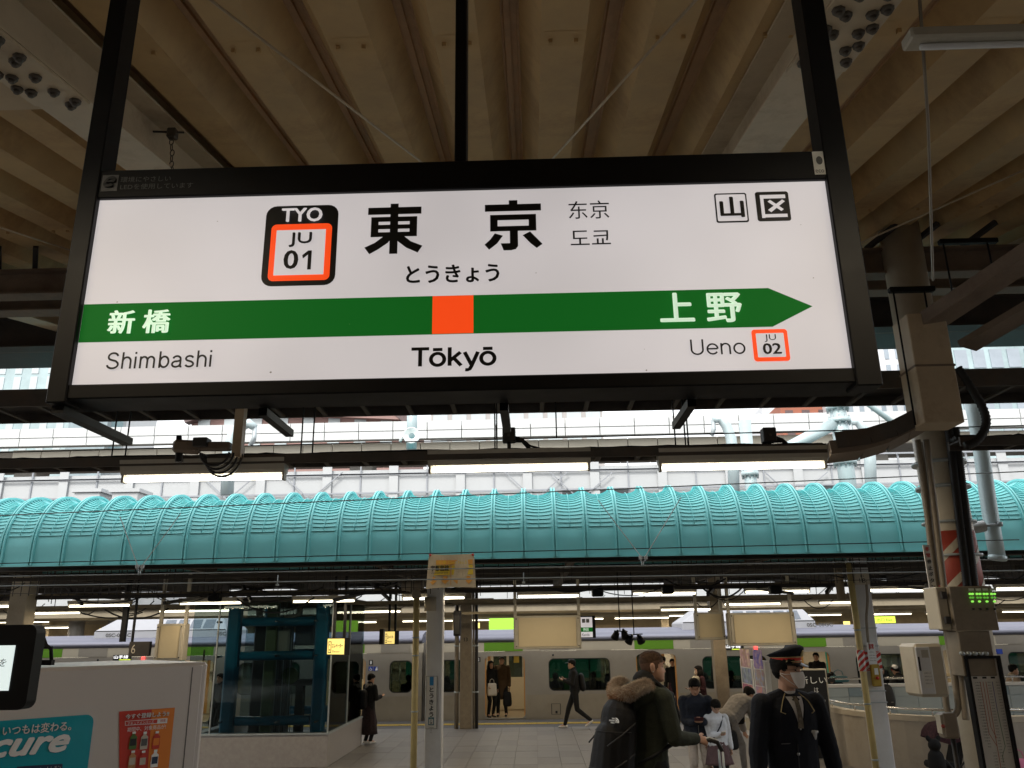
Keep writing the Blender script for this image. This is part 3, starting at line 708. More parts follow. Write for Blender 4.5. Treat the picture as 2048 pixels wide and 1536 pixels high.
# black corrugated hose
hs = thing('corrugated_hose', 'black corrugated hose bundle running down the right side of the column', 'hose', at(1925, 1000, 6.35))
a_ = at(1900, 855, 6.28); b_ = at(1940, 1190, 6.28)
for dx in (0, .05):
    pts = []; rs = []
    N = 150
    for k in range(N):
        q = a_.lerp(b_, k / (N - 1)) + V((dx, .02, 0)); pts.append(q); rs.append(.034 if k % 2 else .028)
    MB().tube(pts, rs, 12).build('hose', 'rubber', hs)
lp = [at(1915, 735, 6.0), at(1938, 770, 6.0), at(1965, 815, 6.0), at(1972, 850, 6.0), at(1955, 880, 6.0), at(1930, 892, 6.0)]
P = [lp[0]] + lp + [lp[-1]]; o_ = []
for i in range(1, len(P) - 2):
    for t in range(10):
        u = t / 10; p0_, p1_, p2_, p3_ = P[i - 1], P[i], P[i + 1], P[i + 2]
        o_.append(.5 * ((2 * p1_) + (p2_ - p0_) * u + (2 * p0_ - 5 * p1_ + 4 * p2_ - p3_) * u * u + (3 * p1_ - p0_ - 3 * p2_ + p3_) * u ** 3))
ob = MB().tube(o_, [.034 if k % 2 else .028 for k in range(len(o_))], 12).build('hose_loop', 'rubber', hs)
# control box with green lamps
bx = thing('control_box', 'beige control box with rows of glowing green lamps on the column', 'control box', at(1960, 1262, 6.0))
a_ = at(1912, 1262, 6.0); b_ = at(2000, 1262, 6.0); t_ = at(1955, 1172, 6.0)
MB().box((a_.x, 6.0, a_.z), (b_.x, 6.26, t_.z)).build('cabinet', 'conduit', bx, bevel=.006)
sd = MB().box((a_.x - .075, 6.04, a_.z + .01), (a_.x - .004, 6.24, t_.z)).build('side_cover', 'cream_paint', bx, bevel=.006)
for py in (1190, 1240):
    q = at(1906, py, 6.0); MB().cbox((a_.x - .035, 6.02, q.z), .04, .03, .05).build('latch', 'dark_steel', bx, bevel=.004)
mat('led_green', (.1, .5, .05), .4, var=0, emit=(.35, 1, .12), es=.5)
mat('led_green_dim', (.03, .12, .02), .4, var=0, emit=(.1, .4, .03), es=.5)
for r_i, (py, xs) in enumerate(((1188, (1939, 1944, 1953, 1959, 1967, 1973, 1982, 1988)), (1203, (1944, 1958, 1973, 1988)), (1218, (1946, 1960, 1974, 1989)))):
    for px in xs:
        q = at(px, py, 6.0); mt = 'led_green' if r_i < 2 else 'dark_steel'
        MB().cyl((q.x, 5.985, q.z), (q.x, 6.0, q.z), .007, n=8).build('lamp', mt, bx)
        if r_i == 0: MB().cyl((q.x, 5.99, q.z - .025), (q.x, 6.0, q.z - .025), .007, n=8).build('lamp', 'led_green_dim', bx)
for px in (1942, 1956, 1970, 1985):
    q = at(px, 1179, 6.0); MB().box((q.x - .018, 5.996, q.z - .008), (q.x + .018, 5.999, q.z + .008)).build('name_plate', 'paper', bx)
MB().box((a_.x + .02, 6.02, a_.z - .30), (b_.x - .06, 6.2, a_.z - .004)).build('lower_panel', 'conduit', bx, bevel=.005)
for px in (1925, 1938, 1950, 1962, 1972):
    q = at(px, 1307, 6.0); MB().cyl((q.x, 5.99, q.z), (q.x, 6.02, q.z), .014, n=10).build('gland', 'galvanised', bx)
# route map board
rm_ = thing('route_map', 'tall narrow railway line map in a black frame fixed to the column', 'route map', at(1970, 1536, 6.0))
a_ = at(1927, 1312, 6.02); b_ = at(1989, 1312, 6.02); zt2 = a_.z; zb2 = at(1975, 1650, 6.0).z
x0, x1 = a_.x, b_.x + .03
MB().box((x0 + .016, 6.03, zb2 + .016), (x1 - .016, 6.05, zt2 - .016)).build('backing', 'paper', rm_)
for q in (((x0, 6.0, zb2), (x0 + .018, 6.06, zt2)), ((x1 - .018, 6.0, zb2), (x1, 6.06, zt2)), ((x0 + .0185, 6.0, zt2 - .018), (x1 - .0185, 6.06, zt2)), ((x0 + .0185, 6.0, zb2), (x1 - .0185, 6.06, zb2 + .018))):
    MB().box(*q).build('frame', 'black_paint', rm_)
xm = (x0 + x1) / 2; wd_ = x1 - x0
def on_map(u, v): return (x0 + wd_ * u, 6.028, zt2 - v)       # u 0..1 across, v metres down
text_on('首都圏', 'ink', on_map(.5, .045), .06, .014, rm_)
text_on('路線案内図', 'ink', on_map(.5, .067), .11, .016, rm_)
text_on('JR East Railway Lines', 'ink_grey', on_map(.5, .09), .14, .008, rm_)
text_on('各駅の番線と停車駅のご案内', 'ink_grey', on_map(.5, .105), .16, .008, rm_)
mat('map_orange', (.45, .13, .06), .6, var=0); mat('map_green', (.08, .2, .1), .6, var=0); mat('map_blue', (.06, .08, .3), .6, var=0)
def map_line(pts, m_, w_=.004):
    mb = MB()
    for (u0, v0), (u1, v1) in zip(pts[:-1], pts[1:]): mb.bar(on_map(u0, v0), on_map(u1, v1), .0015, w_, up=(0, 1, 0)) if False else mb.add([tuple(V(on_map(u0, v0)) + V((-w_ / 2, -.001, 0))), tuple(V(on_map(u0, v0)) + V((w_ / 2, -.001, 0))), tuple(V(on_map(u1, v1)) + V((w_ / 2, -.001, 0))), tuple(V(on_map(u1, v1)) + V((-w_ / 2, -.001, 0)))], [(0, 1, 2, 3)])
    mb.build('map_line', m_, rm_)
map_line([(.36, .17), (.36, .50), (.52, .58), (.52, 1.0)], 'map_orange'); map_line([(.44, .17), (.44, .46), (.55, .53)], 'map_orange'); map_line([(.52, .17), (.52, .6)], 'map_orange')
map_line([(.70, .17), (.70, .36)], 'map_blue'); map_line([(.70, .36), (.74, .58), (.62, .64), (.62, .68)], 'map_green'); 
for u, wd2 in ((.24, .12), (.5, .12), (.74, .12)):
    MB().add([on_map(u - wd2 / 2, .150), on_map(u + wd2 / 2, .150), on_map(u + wd2 / 2, .138), on_map(u - wd2 / 2, .138)], [(0, 1, 2, 3)]).build('map_heading', 'ink', rm_)
names = '東京 上野 赤羽 大宮 川口 蕨 浦和 田端 品川 横浜 川崎 蒲田 大井町 新橋 神田 池袋 新宿 渋谷 目黒 五反田'.split()
mb_names = []
for cx_, v0, v1 in ((.25, .175, .56), (.31, .175, .6), (.60, .175, .75), (.84, .175, .62), (.42, .62, 1.0), (.64, .74, 1.0)):
    v = v0; k = 0
    while v < v1:
        text_on(names[(k * 3 + int(cx_ * 10)) % 20], 'ink_grey', on_map(cx_, v), .022, .0075, rm_); v += .0185; k += 1
# telephone box and small button box
ph = thing('platform_telephone', 'rounded cream telephone housing on the left side of the column', 'telephone', at(1868, 1400, 5.9))
a_ = at(1843, 1395, 5.9); b_ = at(1880, 1287, 5.9)
MB().box((a_.x, 5.9, a_.z), (a_.x + .20, 6.15, b_.z)).build('housing', 'cream_paint', ph, bevel=.02)
MB().box((a_.x + .005, 5.893, a_.z + .02), (a_.x + .10, 5.905, b_.z - .02)).build('door', 'white_paint', ph, bevel=.004)
MB().box((a_.x + .012, 5.887, a_.z + .17), (a_.x + .022, 5.893, a_.z + .26)).build('slot', 'ink', ph)
MB().box((a_.x + .03, 5.889, a_.z + .06), (a_.x + .088, 5.893, a_.z + .17)).build('label_sheet', 'paper', ph)
MB().box((a_.x + .04, 5.887, b_.z - .09), (a_.x + .085, 5.892, b_.z - .04)).build('grille', 'fixture', ph)
for k in range(4): text_on('非常のとき', 'ink_grey', (a_.x + .06, 5.888, a_.z + .155 - k * .022), .045, .009, ph)
sb = thing('button_box', 'small beige box with a cable on the column below the telephone', 'button box', at(1905, 1470, 6.0))
a_ = at(1892, 1478, 6.0); MB().box((a_.x, 6.0, a_.z), (a_.x + .10, 6.1, a_.z + .16)).build('box', 'conduit', sb, bevel=.01)
MB().box((a_.x - .012, 6.01, a_.z + .03), (a_.x - .002, 6.08, a_.z + .15)).build('cover', 'cream_paint', sb)
MB().cyl((a_.x - .006, 6.006, a_.z + .08), (a_.x - .006, 5.995, a_.z + .08), .012, n=10).build('button', 'stripe_red', sb)
MB().cyl((a_.x + .07, 6.05, a_.z), (a_.x + .075, 6.05, 0), .017, n=8).build('pipe', 'dark_steel', sb)
# vertical warning notice on the left side of the column
nt_ = thing('warning_notice', 'narrow white vertical notice with red and black characters left of the column', 'notice', at(1858, 1180, 6.2))
a_ = at(1847, 1090, 6.15); b_ = at(1861, 1188, 6.15)
MB().box((a_.x - .005, 6.15, b_.z), (a_.x + .045, 6.16, a_.z)).build('board', 'paper', nt_)
mat('sign_red', (.55, .03, .02), .5, var=0)
for k, ch_ in enumerate('非常停止ボタン'):
    text_on(ch_, 'sign_red' if k < 2 else 'ink', (a_.x + .02, 6.15, a_.z - .03 - k * .045), .03, .03, nt_, bold=.02)
# ================================================================== vending machine at the left
mat('machine_white', (.60, .56, .53), .35, var=.03, scale=2, dirt=(.5, .46, .42), dirt_amt=.2)
mat('ad_teal', (.0, .33, .42), .25, var=.05, scale=1.5, coat=.5)
mat('ad_red', (.55, .04, .02), .35, var=0); mat('ad_orange', (.75, .22, .02), .35, var=0)
vm = thing('vending_machine', 'white drinks vending machine with teal and red adverts at the left edge', 'vending machine', (-1.44, 3.75, 0))
vm.rotation_euler = (0, 0, R(45))
def vbuild(mb, name, m_, parent=None, bevel=0):
    o = mb.build(name, m_, None, bevel=bevel); o.parent = parent or vm; return o
# local: x along the face (0 = right edge, negative to the left), y into the machine, z up
VH = 1.845
vbuild(MB().box((-1.25, .012, .08), (0, .75, VH)), 'cabinet', 'machine_white', bevel=.012)
vbuild(MB().box((-1.2, .05, 0), (-.05, .7, .078)), 'base', 'black_paint')
vbuild(MB().box((-1.24, .0, .1), (-.03, .011, VH - .01)), 'side_skin', 'machine_white', bevel=.004)
vbuild(MB().box((-.078, -.0012, .12), (-.074, .001, VH - .02)), 'panel_seam', 'ink_grey'); vbuild(MB().box((-1.2, -.0012, .44), (-.08, .001, .444)), 'panel_seam', 'ink_grey')
MW = wm(vm)
def face_pt(px, py):
    """where the view ray through this photo pixel meets the machine's face, in machine coordinates"""
    d = ROT @ V(((px - 1024) / F, -(py - 768) / F, -1)); n = MW.to_3x3() @ V((0, -1, 0)); o = MW.translation
    t = (o - EYE).dot(n) / d.dot(n); return MW.inverted() @ (EYE + d * t)
def face_rect(c0, c1, c2, c3, lift, m_, name, r=0):
    q = [face_pt(*c_) for c_ in (c0, c1, c2, c3)]
    mb = MB(); mb.add([(p.x, -lift, p.z) for p in q], [(0, 1, 2, 3)]); return vbuild(mb, name, m_)
a_ = face_pt(188, 1428); b_ = face_pt(178, 1536)
xr_ = a_.x
P = rrect_poly(-1.2, xr_, .45, a_.z, .03); mb = MB(); mb.prism(P, 'y', -.006, -.001); vbuild(mb, 'teal_advert', 'ad_teal')
def vtext(body, px0, px1, py, hpx, m_, bold=0, lift=.008, shear=0):
    p0_ = face_pt(px0, py); p1_ = face_pt(px1, py); t0 = face_pt((px0 + px1) / 2, py - hpx / 2); t1 = face_pt((px0 + px1) / 2, py + hpx / 2)
    me, tw, th = text_mesh(body, m_, bold, shear)
    o = bpy.data.objects.new('lettering', me); COL.objects.link(o); o.parent = vm
    o.matrix_local = Matrix.Translation(((p0_.x + p1_.x) / 2, -lift, (t0.z + t1.z) / 2)) @ Matrix(((1, 0, 0, 0), (0, 0, -1, 0), (0, 1, 0, 0), (0, 0, 0, 1))) @ Matrix.Diagonal(((p1_.x - p0_.x) / tw, (t0.z - t1.z) / th, 1, 1))
    return o
mat('print_white', (.8, .82, .82), .4, var=0)
vtext('この場所で、いつもは変わる。', -118, 140, 1461, 20, 'print_white', .01)
vtext('acure', -66, 137, 1494, 36, 'print_white', .035, shear=.35)
p_ = [face_pt(*c_) for c_ in ((33, 1533), (124, 1527), (122, 1570), (33, 1576))]
mat('navy_print', (.01, .03, .08), .4, var=0)
mb = MB(); mb.add([(p.x, -.0075, p.z) for p in p_], [(0, 1, 2, 3)]); vbuild(mb, 'notice_panel', 'navy_print')
vtext('ホットレモン', 76, 120, 1537, 9, 'print_white', 0, .0095)
# red and orange poster
face_rect((238, 1423), (349, 1415), (330, 1600), (238, 1606), .003, 'ad_red', 'red_poster')
face_rect((303, 1418.5), (349, 1415), (330, 1600), (290, 1603), .0045, 'ad_orange', 'poster_stripe')
vtext('今すぐ登録しよう!!', 250, 336, 1430, 10, 'print_white', .012, .0065)
face_rect((249, 1442), (334, 1436), (333, 1446), (249, 1451), .006, 'print_white', 'poster_box')
face_rect((250, 1443), (314, 1438.5), (313, 1446), (250, 1450), .0065, 'ad_red', 'poster_box')
vtext('アキュアメンバーズ', 254, 306, 1445, 6, 'print_white', 0, .0085); vtext('検索', 319, 330, 1441, 6, 'ad_red', 0, .0085)
vtext('期間中、対象商品が!', 254, 330, 1456, 9, 'print_white', 0, .0065)
mat('bottle_green', (.08, .16, .03), .3, var=.1, scale=30); mat('bottle_pale', (.5, .45, .38), .3, var=.15, scale=30); mat('bottle_tea', (.5, .25, .1), .3, var=.1, scale=30)
for k, (px, py, m_, lm) in enumerate(((265, 1482, 'bottle_green', 'ink'), (287, 1482, 'bottle_pale', 'ink_grey'), (311, 1481, 'ad_red', 'ad_orange'), (263, 1520, 'bottle_tea', 'bottle_pale'), (284, 1520, 'ad_red', 'bottle_pale'), (308, 1518, 'print_white', 'navy_print'))):
    c_ = face_pt(px, py); s_ = (face_pt(px, py - 15).z - face_pt(px, py + 15).z) / 30
    outl = [(-8, -16), (8, -16), (8.5, -6), (7.5, 2), (8, 8), (3.5, 12), (3, 15), (3.4, 15), (3.4, 18), (-3.4, 18), (-3.4, 15), (-3, 15), (-3.5, 12), (-8, 8), (-7.5, 2), (-8.5, -6)]
    mb = MB(); mb.add([(c_.x + x * s_ * .95, -.008, c_.z + z * s_) for x, z in outl], [tuple(range(len(outl)))]); mb.mi = 1
    mb.add([(c_.x + x * s_ * .95, -.0088, c_.z + z * s_) for x, z in ((-6.5, -9), (6.5, -9), (6.5, 5), (-6.5, 5))], [(0, 1, 2, 3)])
    mb.mi = 2; mb.add([(c_.x + x * s_, -.0088, c_.z + z * s_) for x, z in ((-3.6, 14.5), (3.6, 14.5), (3.6, 19), (-3.6, 19))], [(0, 1, 2, 3)])
    o = mb.build('bottle_print', [m_, lm, 'print_white'], None); o.parent = vm
    bpy.data.meshes[o.data.name].update()
# screen with black bezel in front of the machine
scn = thing('display_screen', 'black framed screen cut off by the left edge, showing white with handwriting', 'screen', (-1.9, 2.55, 1.3))
a_ = at(0, 1250, 2.55); b_ = at(82, 1250, 2.55); z_b = at(50, 1420, 2.55).z; z_t = a_.z
P = rrect_poly(b_.x - .62, b_.x - .01, z_b, z_t, .025)
MB().prism(P, 'y', 2.55, 2.6).build('bezel', 'black_paint', scn)
mat('screen_white', (.5, .55, .55), .3, var=0, emit=(.8, .92, .9), es=.5)
xs_ = at(24, 1340, 2.55).x
MB().box((b_.x - .57, 2.546, z_b + .055), (xs_, 2.549, z_t - .06)).build('display', 'screen_white', scn)
p = at(10, 1325, 2.55); text_on('を', 'ink', (p.x - .003, 2.546, p.z), .022, .022, scn, shear=.2)
MB().bar((b_.x - .3, 2.62, z_b + .1), (b_.x - .3, 2.62, 0), .06, .06).build('stand', 'black_paint', scn)
MB().box((b_.x - .5, 2.5, 0), (b_.x - .1, 2.8, .02)).build('foot', 'black_paint', scn)
# bracket arm beside the screen
ar = thing('bracket_arm', 'small black jointed arm sticking up behind the screen at the left', 'bracket', at(100, 1330, 2.75))
MB().tube([at(80, 1255, 2.75), at(92, 1290, 2.75), at(102, 1298, 2.75), at(103, 1322, 2.75)], .006).build('arm', 'black_paint', ar)
MB().bar(at(70, 1325, 2.75), at(106, 1325, 2.75), .02, .016).build('clamp', 'black_paint', ar)
MB().bar(at(80, 1295, 2.75), at(104, 1295, 2.75), .01, .008).build('cross_bar', 'black_paint', ar)
MB().bar(at(60, 1325, 2.72), at(72, 1325, 2.62), .02, .016).build('mount', 'black_paint', ar)
# ================================================================== teal vaulted roof over the far platform edge
tr = struct('vaulted_roof', 'turquoise ribbed vault roof with louvres above the far platform')
YV, RV, ZC = 12.6, .9, 3.32
ZB = at(1024, 1113, YV).z
SEG = .478
def vr(u, th):
    """radius at position u (-.5...5 across the segment) and angle th (0 = front, 90 = crest)"""
    s_ = max(0.0, sin(th)) ** 1.1
    return RV - .11 * s_ * (1 - (2 * abs(u)) ** 2.2)
def vpt(x, u, th, off=0.0):
    r = vr(u, th) + off
    return (x, YV + RV - r * cos(th), ZC + r * sin(th))
def shell():
    mb = MB(); mb.smooth = True
    N = 12; T = [R(a) for a in range(0, 181, 6)]
    rows = []
    for layer in (0, -.03):
        vs = []
        for i in range(N + 1):
            u = -.5 + i / N; x = u * SEG
            fr = .012 * (1 - (2 * abs(u)) ** 2)
            col_ = [(x, YV - layer + fr, ZB), (x, YV - layer + fr, (ZB + ZC) / 2)] + [vpt(x, u, t, layer) for t in T] + [(x, YV + 2 * RV + layer, ZB)]
            vs.append(col_)
        n = len(vs[0])
        mb.add([p for c_ in vs for p in c_], [(i * n + k, (i + 1) * n + k, (i + 1) * n + k + 1, i * n + k + 1) for i in range(N) for k in range(n - 1)])
    mb.smooth = False
    mb.box((-SEG / 2 + .001, YV - .008, ZB - .03), (SEG / 2 - .001, YV + .03, ZB))
    return mb.mesh('shell_panel', 'teal_sheet')
def rib():
    mb = MB(); pr = []
    path = [(YV - .0, ZB - .01), (YV, ZC)] + [(YV + RV - RV * cos(R(a)), ZC + RV * sin(R(a))) for a in range(6, 181, 6)] + [(YV + 2 * RV, ZB)]
    for s_ in (-1, 1):
        rings = []
        for j, (y, z) in enumerate(path):
            t = max(0, min(pi, math.atan2(z - ZC, YV + RV - y))) if z > ZC else (0 if y < YV + RV else pi)
            nx, nz = -cos(t), sin(t); xo = s_ * .022
            rings.append([(xo - .011, y, z), (xo + .011, y, z), (xo + .011, y + nx * .03, z + nz * .03), (xo - .011, y + nx * .03, z + nz * .03)])
        mb.loft(rings)
    return mb.mesh('rib', 'teal_rib')
def slat(th):
    mb = MB(); N = 8; d = .017; rings = []
    wf = .44 if th > R(22) else .36
    for i in range(N + 1):
        u = (-.5 + i / N) * wf / SEG; x = u * SEG
        a_ = V(vpt(x, u, th, .002)); b_ = V(vpt(x, u, th - R(.3), .016)); c_ = V(vpt(x, u, th + R(.8), .014)); d_ = V(vpt(x, u, th + R(1.1), .002))
        rings.append([a_, b_, c_, d_])
    mb.loft(rings)
    return mb.mesh('louvre_slat', 'teal_rib')
sh_, rb_ = shell(), rib()
slats = [slat(R(12 + 4.6 * k)) for k in range(16)]
mull = MB().tube([vpt(0, 0, R(a), .03) for a in range(12, 86, 6)], .006, 5).mesh('mullion', 'teal_rib')
nseg = 19; cnt = 0; rest = MB(); order = sorted(range(-nseg, nseg + 1), key=abs)
xoff = at(985, 1050, YV).x % SEG
for i in order:
    x = i * SEG + xoff
    link('shell_panel', sh_, tr, loc=(x + SEG / 2, 0, 0)); link('rib', rb_, tr, loc=(x, 0, 0)); link('mullion', mull, tr, loc=(x + SEG / 2, 0, 0))
    for s_ in slats:
        if cnt < 300: link('louvre_slat', s_, tr, loc=(x + SEG / 2, 0, 0)); cnt += 1
        else: rest.add([(v.co.x + x + SEG / 2, v.co.y, v.co.z) for v in s_.vertices], [tuple(p.vertices) for p in s_.polygons])
o = rest.build('louvre_slats', 'teal_rib', tr); o['kind'] = 'stuff'
# ================================================================== far platform canopy (seen from below)
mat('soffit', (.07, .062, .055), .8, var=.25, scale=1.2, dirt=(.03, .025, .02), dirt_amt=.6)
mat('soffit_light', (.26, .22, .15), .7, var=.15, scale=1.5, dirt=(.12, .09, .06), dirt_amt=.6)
fc = struct('far_canopy', 'dark underside of the far platform canopy with beams and hangers')
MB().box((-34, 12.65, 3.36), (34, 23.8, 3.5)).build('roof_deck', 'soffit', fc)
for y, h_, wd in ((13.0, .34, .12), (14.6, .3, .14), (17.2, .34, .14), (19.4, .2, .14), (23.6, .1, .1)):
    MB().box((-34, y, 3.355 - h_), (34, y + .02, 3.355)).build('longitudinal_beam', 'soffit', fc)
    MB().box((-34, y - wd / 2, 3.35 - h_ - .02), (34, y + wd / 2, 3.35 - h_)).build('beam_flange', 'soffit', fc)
bm_ = MB().box((-.06, 13.1, 3.0), (.06, 23.5, 3.35)).mesh('cross_beam', 'soffit')
for i in range(-9, 10): link('cross_beam', bm_, fc, loc=(i * 3.1 + .6, 0, 0))
# horizontal service rails and tubes at lamp level
for (y, z, r, m_) in ((15.9, 2.72, .035, 'dark_steel'), (16.1, 2.78, .02, 'soffit_light'), (14.2, 2.95, .03, 'soffit'), (18.3, 2.62, .035, 'soffit_light'), (20.4, 2.66, .05, 'soffit_light'), (21.6, 2.72, .03, 'dark_steel'), (21.9, 2.45, .03, 'soffit_light')):
    MB().box((-34, y - r, z - r), (34, y + r, z + r)).build('service_rail', m_, fc)
# forest of thin hanger rods, mesh guards and cables
rg = random.Random(5)
mb = MB()
for k in range(330):
    x = rg.uniform(-16, 16); y = rg.choice((13.6, 14.2, 15.9, 17.4, 18.3, 20.4)); z = rg.uniform(2.6, 3.0)
    mb.box((x - .006, y - .006, z), (x + .006, y + .006, 3.36))
o = mb.build('hanger_rods', 'dark_steel', fc); o['kind'] = 'stuff'
for (x0, x1) in ((-9.8, -5.6), (-3.6, -1.2), (2.2, 4.3), (4.5, 7.5), (7.7, 12)):
    mb = MB(); x = x0
    while x < x1: mb.box((x - .005, 13.2, 2.62), (x + .005, 13.21, 3.3)); x += .13
    for z in (2.66, 2.82, 2.98, 3.14): mb.box((x0, 13.195, z - .004), (x1, 13.215, z + .004))
    mb.build('wire_guard', 'dark_steel', fc)
mb = MB()
for k in range(46):
    x = rg.uniform(-12, 12); y = rg.choice((14.3, 16.0, 18.4, 20.5, 21.8)); L = rg.uniform(.5, 1.6); s_ = rg.uniform(.08, .3); z = rg.uniform(2.55, 2.9)
    mb.tube([(x + L * t / 8, y, z - s_ * 4 * (t / 8) * (1 - t / 8)) for t in range(9)], rg.uniform(.008, .018), 5)
o = mb.build('cable_loops', 'rubber', fc); o['kind'] = 'stuff'
mb = MB()
for x0, x1 in ((-11, -8.2), (-6.7, -5.1), (-3.6, -2.6), (3.1, 4.6), (5.2, 7.4)):
    mb.bar((x0, 15, 2.55), (x1, 20, 3.25), .06, .06); mb.bar((x1, 15, 2.55), (x0 - .4, 20, 3.2), .05, .05)
mb.build('diagonal_braces', 'dark_steel', fc)
# loudspeakers and dark boxes hanging
for px, py in ((1195, 1185), (1335, 1180), (1550, 1180), (1720, 1175), (1865, 1172), (430, 1195)):
    p = at(px, py, 14.8); MB().box((p.x - .1, 14.7, p.z - .07), (p.x + .1, 14.9, p.z + .07)).build('speaker_box', 'black_paint', fc, bevel=.02)
# lamps row over the near edge of the far platform
rows1 = [(-80, 43, 1214), (140, 259, 1212), (362, 482, 1207), (588, 708, 1203), (807, 928, 1197), (1037, 1157, 1193), (1267, 1390, 1188), (1492, 1617, 1184), (1727, 1850, 1181), (1992, 2110, 1178)]
where = ['at the far left edge', 'above the white vending machine', 'beside the glass elevator', 'in front of the glass elevator', 'at the foot of the yellow banner', 'above the first blank sign box', 'left of the second blank sign box', 'above the second blank sign box', 'right of the far striped column', 'beside the control box at the right edge']
for (x0, x1, y), wh in zip(rows1, where):
    a_, b_ = at(x0, y, 16.0), at(x1, y, 16.0); c_ = at((x0 + x1) / 2, y, 16.0)
    tube_light(((a_.x + b_.x) / 2, 16.0, c_.z + .105), b_.x - a_.x, 'front row tube light over the far platform, ' + wh, 'front row of tube lights over the far platform', 10, 'tube_far', .14, .07)
mb = MB()
for (x0, x1, y) in ((1040, 1128, 1206), (1205, 1232, 1204), (900, 985, 1206), (1240, 1260, 1204), (1323, 1420, 1221), (715, 800, 1238 * 0 + 1225), (320, 470, 1224), (1450, 1560, 1210), (1640, 1740, 1207), (1880, 1990, 1205), (60, 160, 1228)):
    a_, b_ = at(x0, y, 20.9), at(x1, y, 20.9)
    tube_light(((a_.x + b_.x) / 2, 20.9, a_.z + .1), max(.3, b_.x - a_.x), 'lit tube light of the back row above the green striped train at x %s' % 'A', 'back row of tube lights over the far platform', 8, 'tube_far', .12, .06)
bk = [o for o in bpy.data.objects if o.get('group') == 'back row of tube lights over the far platform' and o.parent is None]
wh2 = ['behind the first blank sign box', 'short one right of the first blank box', 'just right of the white column', 'very short one by the spotlights', 'above the hanging spotlights', 'behind the elevator signs', 'left of the glass elevator', 'left of the second blank sign box', 'right of the second blank sign box', 'behind the control box', 'above the vending machine']
for o, s_ in zip(bk, wh2): o['label'] = 'back row tube light over the far platform, ' + s_
# ================================================================== platform behind the train
bp = struct('rear_platform', 'platform and canopy beyond the train')
MB().box((-60, 30.6, -1.6), (60, 34.9, ZF)).build('platform', 'concrete', bp)
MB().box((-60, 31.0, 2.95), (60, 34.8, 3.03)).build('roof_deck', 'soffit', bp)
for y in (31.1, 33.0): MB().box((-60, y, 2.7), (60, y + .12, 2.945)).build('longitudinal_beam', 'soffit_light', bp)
for y, z in ((31.5, 2.6), (33.6, 2.5), (34.2, 2.62)): MB().box((-60, y, z), (60, y + .09, z + .09)).build('service_rail', 'soffit_light', bp)
mat('rear_wall', (.30, .24, .15), .8, var=.25, scale=.6, dirt=(.10, .08, .05), dirt_amt=.9)
MB().box((-60, 34.7, ZF), (60, 34.9, 2.94)).build('back_wall', 'rear_wall', bp)

for i in range(-12, 14):
    x = i * 4.1 + 1.0
    MB().box((x - .15, 33.2, ZF), (x + .15, 33.5, 2.94)).build('column', 'soffit_light', bp)
    if i % 2 == 0: MB().box((x + .8, 34.5, .6), (x + 3.1, 34.65, 2.2)).build('hoarding', 'rear_wall', bp)
w3 = 0
for y_, pyy, lst in ((32.5, None, ((85, 160, 1256), (0, 98, 1245), (275, 310, 1241), (320, 366, 1240), (362, 452, 1250), (716, 752, 1245), (806, 905, 1243), (920, 1022, 1241), (1166, 1206, 1238), (1230, 1337, 1237), (1338, 1370, 1232), (1590, 1682, 1231), (1745, 1822, 1229), (1853, 1875, 1228), (2005, 2060, 1224))),):
    for (x0, x1, y) in lst:
        a_, b_ = at(x0, y, y_), at(x1, y, y_); w3 += 1
        tube_light(((a_.x + b_.x) / 2, y_, a_.z + .1), b_.x - a_.x, 'tube light over the rear platform beyond the train', 'tube lights over the rear platform', 16 if w3 % 2 else 11, 'tube_far', .14, .07)
rr_ = [o for o in bpy.data.objects if o.get('group') == 'tube lights over the rear platform' and o.parent is None]
rr_.sort(key=lambda o: o.location.x)
wh3 = ['leftmost of its row', 'second from the left', 'left of the narrow blank sign box', 'just left of the narrow blank sign box', 'behind the narrow blank sign box', 'left of the black elevator sign', 'behind the yellow pipe', 'right of the white column', 'left of the first blank sign box', 'above the hanging spotlights', 'right of the hanging spotlights', 'right of the second blank sign box', 'right of the far striped column', 'touching the big column', 'rightmost of its row']
for o, s_ in zip(rr_, wh3): o['label'] = 'tube light beyond the train, ' + s_
# green and yellow lit signs in the depth
mat('lit_yellow', (.6, .5, .1), .5, var=0, emit=(1, .74, .22), es=.62); mat('lit_green', (.2, .5, .05), .5, var=0, emit=(.35, .6, .03), es=.5); mat('lit_lime', (.3, .5, .05), .5, var=0, emit=(.75, .9, .05), es=.6)
def box_sign(name, label, cat, px0, py0, px1, py1, Y, m_, dep=.12, group=None):
    a_ = at(px0, py1, Y); b_ = at(px1, py0, Y); t = thing(name, label, cat, ((a_.x + b_.x) / 2, Y, a_.z), group)
    MB().box((a_.x, Y, a_.z), (b_.x, Y + dep, b_.z)).build('case', 'black_paint', t)
    MB().box((a_.x + .01, Y - .01, a_.z + .01), (b_.x - .01, Y - .002, b_.z - .01)).build('lit_face', m_, t)
    return t, a_, b_
t, a_, b_ = box_sign('lit_sign', 'small lime green exit sign over the rear platform right of the far striped column', 'sign', 1748, 1232, 1790, 1247, 31, 'lit_lime')
text_on('出口 Exit', 'ink', ((a_.x + b_.x) / 2, 30.98, (a_.z + b_.z) / 2), .55, .12, t)
box_sign('lit_sign', 'small square yellow sign over the rear platform left of the far striped column', 'sign', 1687, 1242, 1700, 1253, 31, 'lit_yellow')
box_sign('lit_sign', 'small yellow sign over the rear platform behind the first blank sign box', 'sign', 953, 1245, 960, 1257, 31, 'lit_yellow')
box_sign('lit_sign', 'small yellow sign over the rear platform above the train roof at the left', 'sign', 197, 1256, 213, 1270, 31, 'lit_yellow')
mat('green_board', (.12, .3, .02), .5, var=.05)
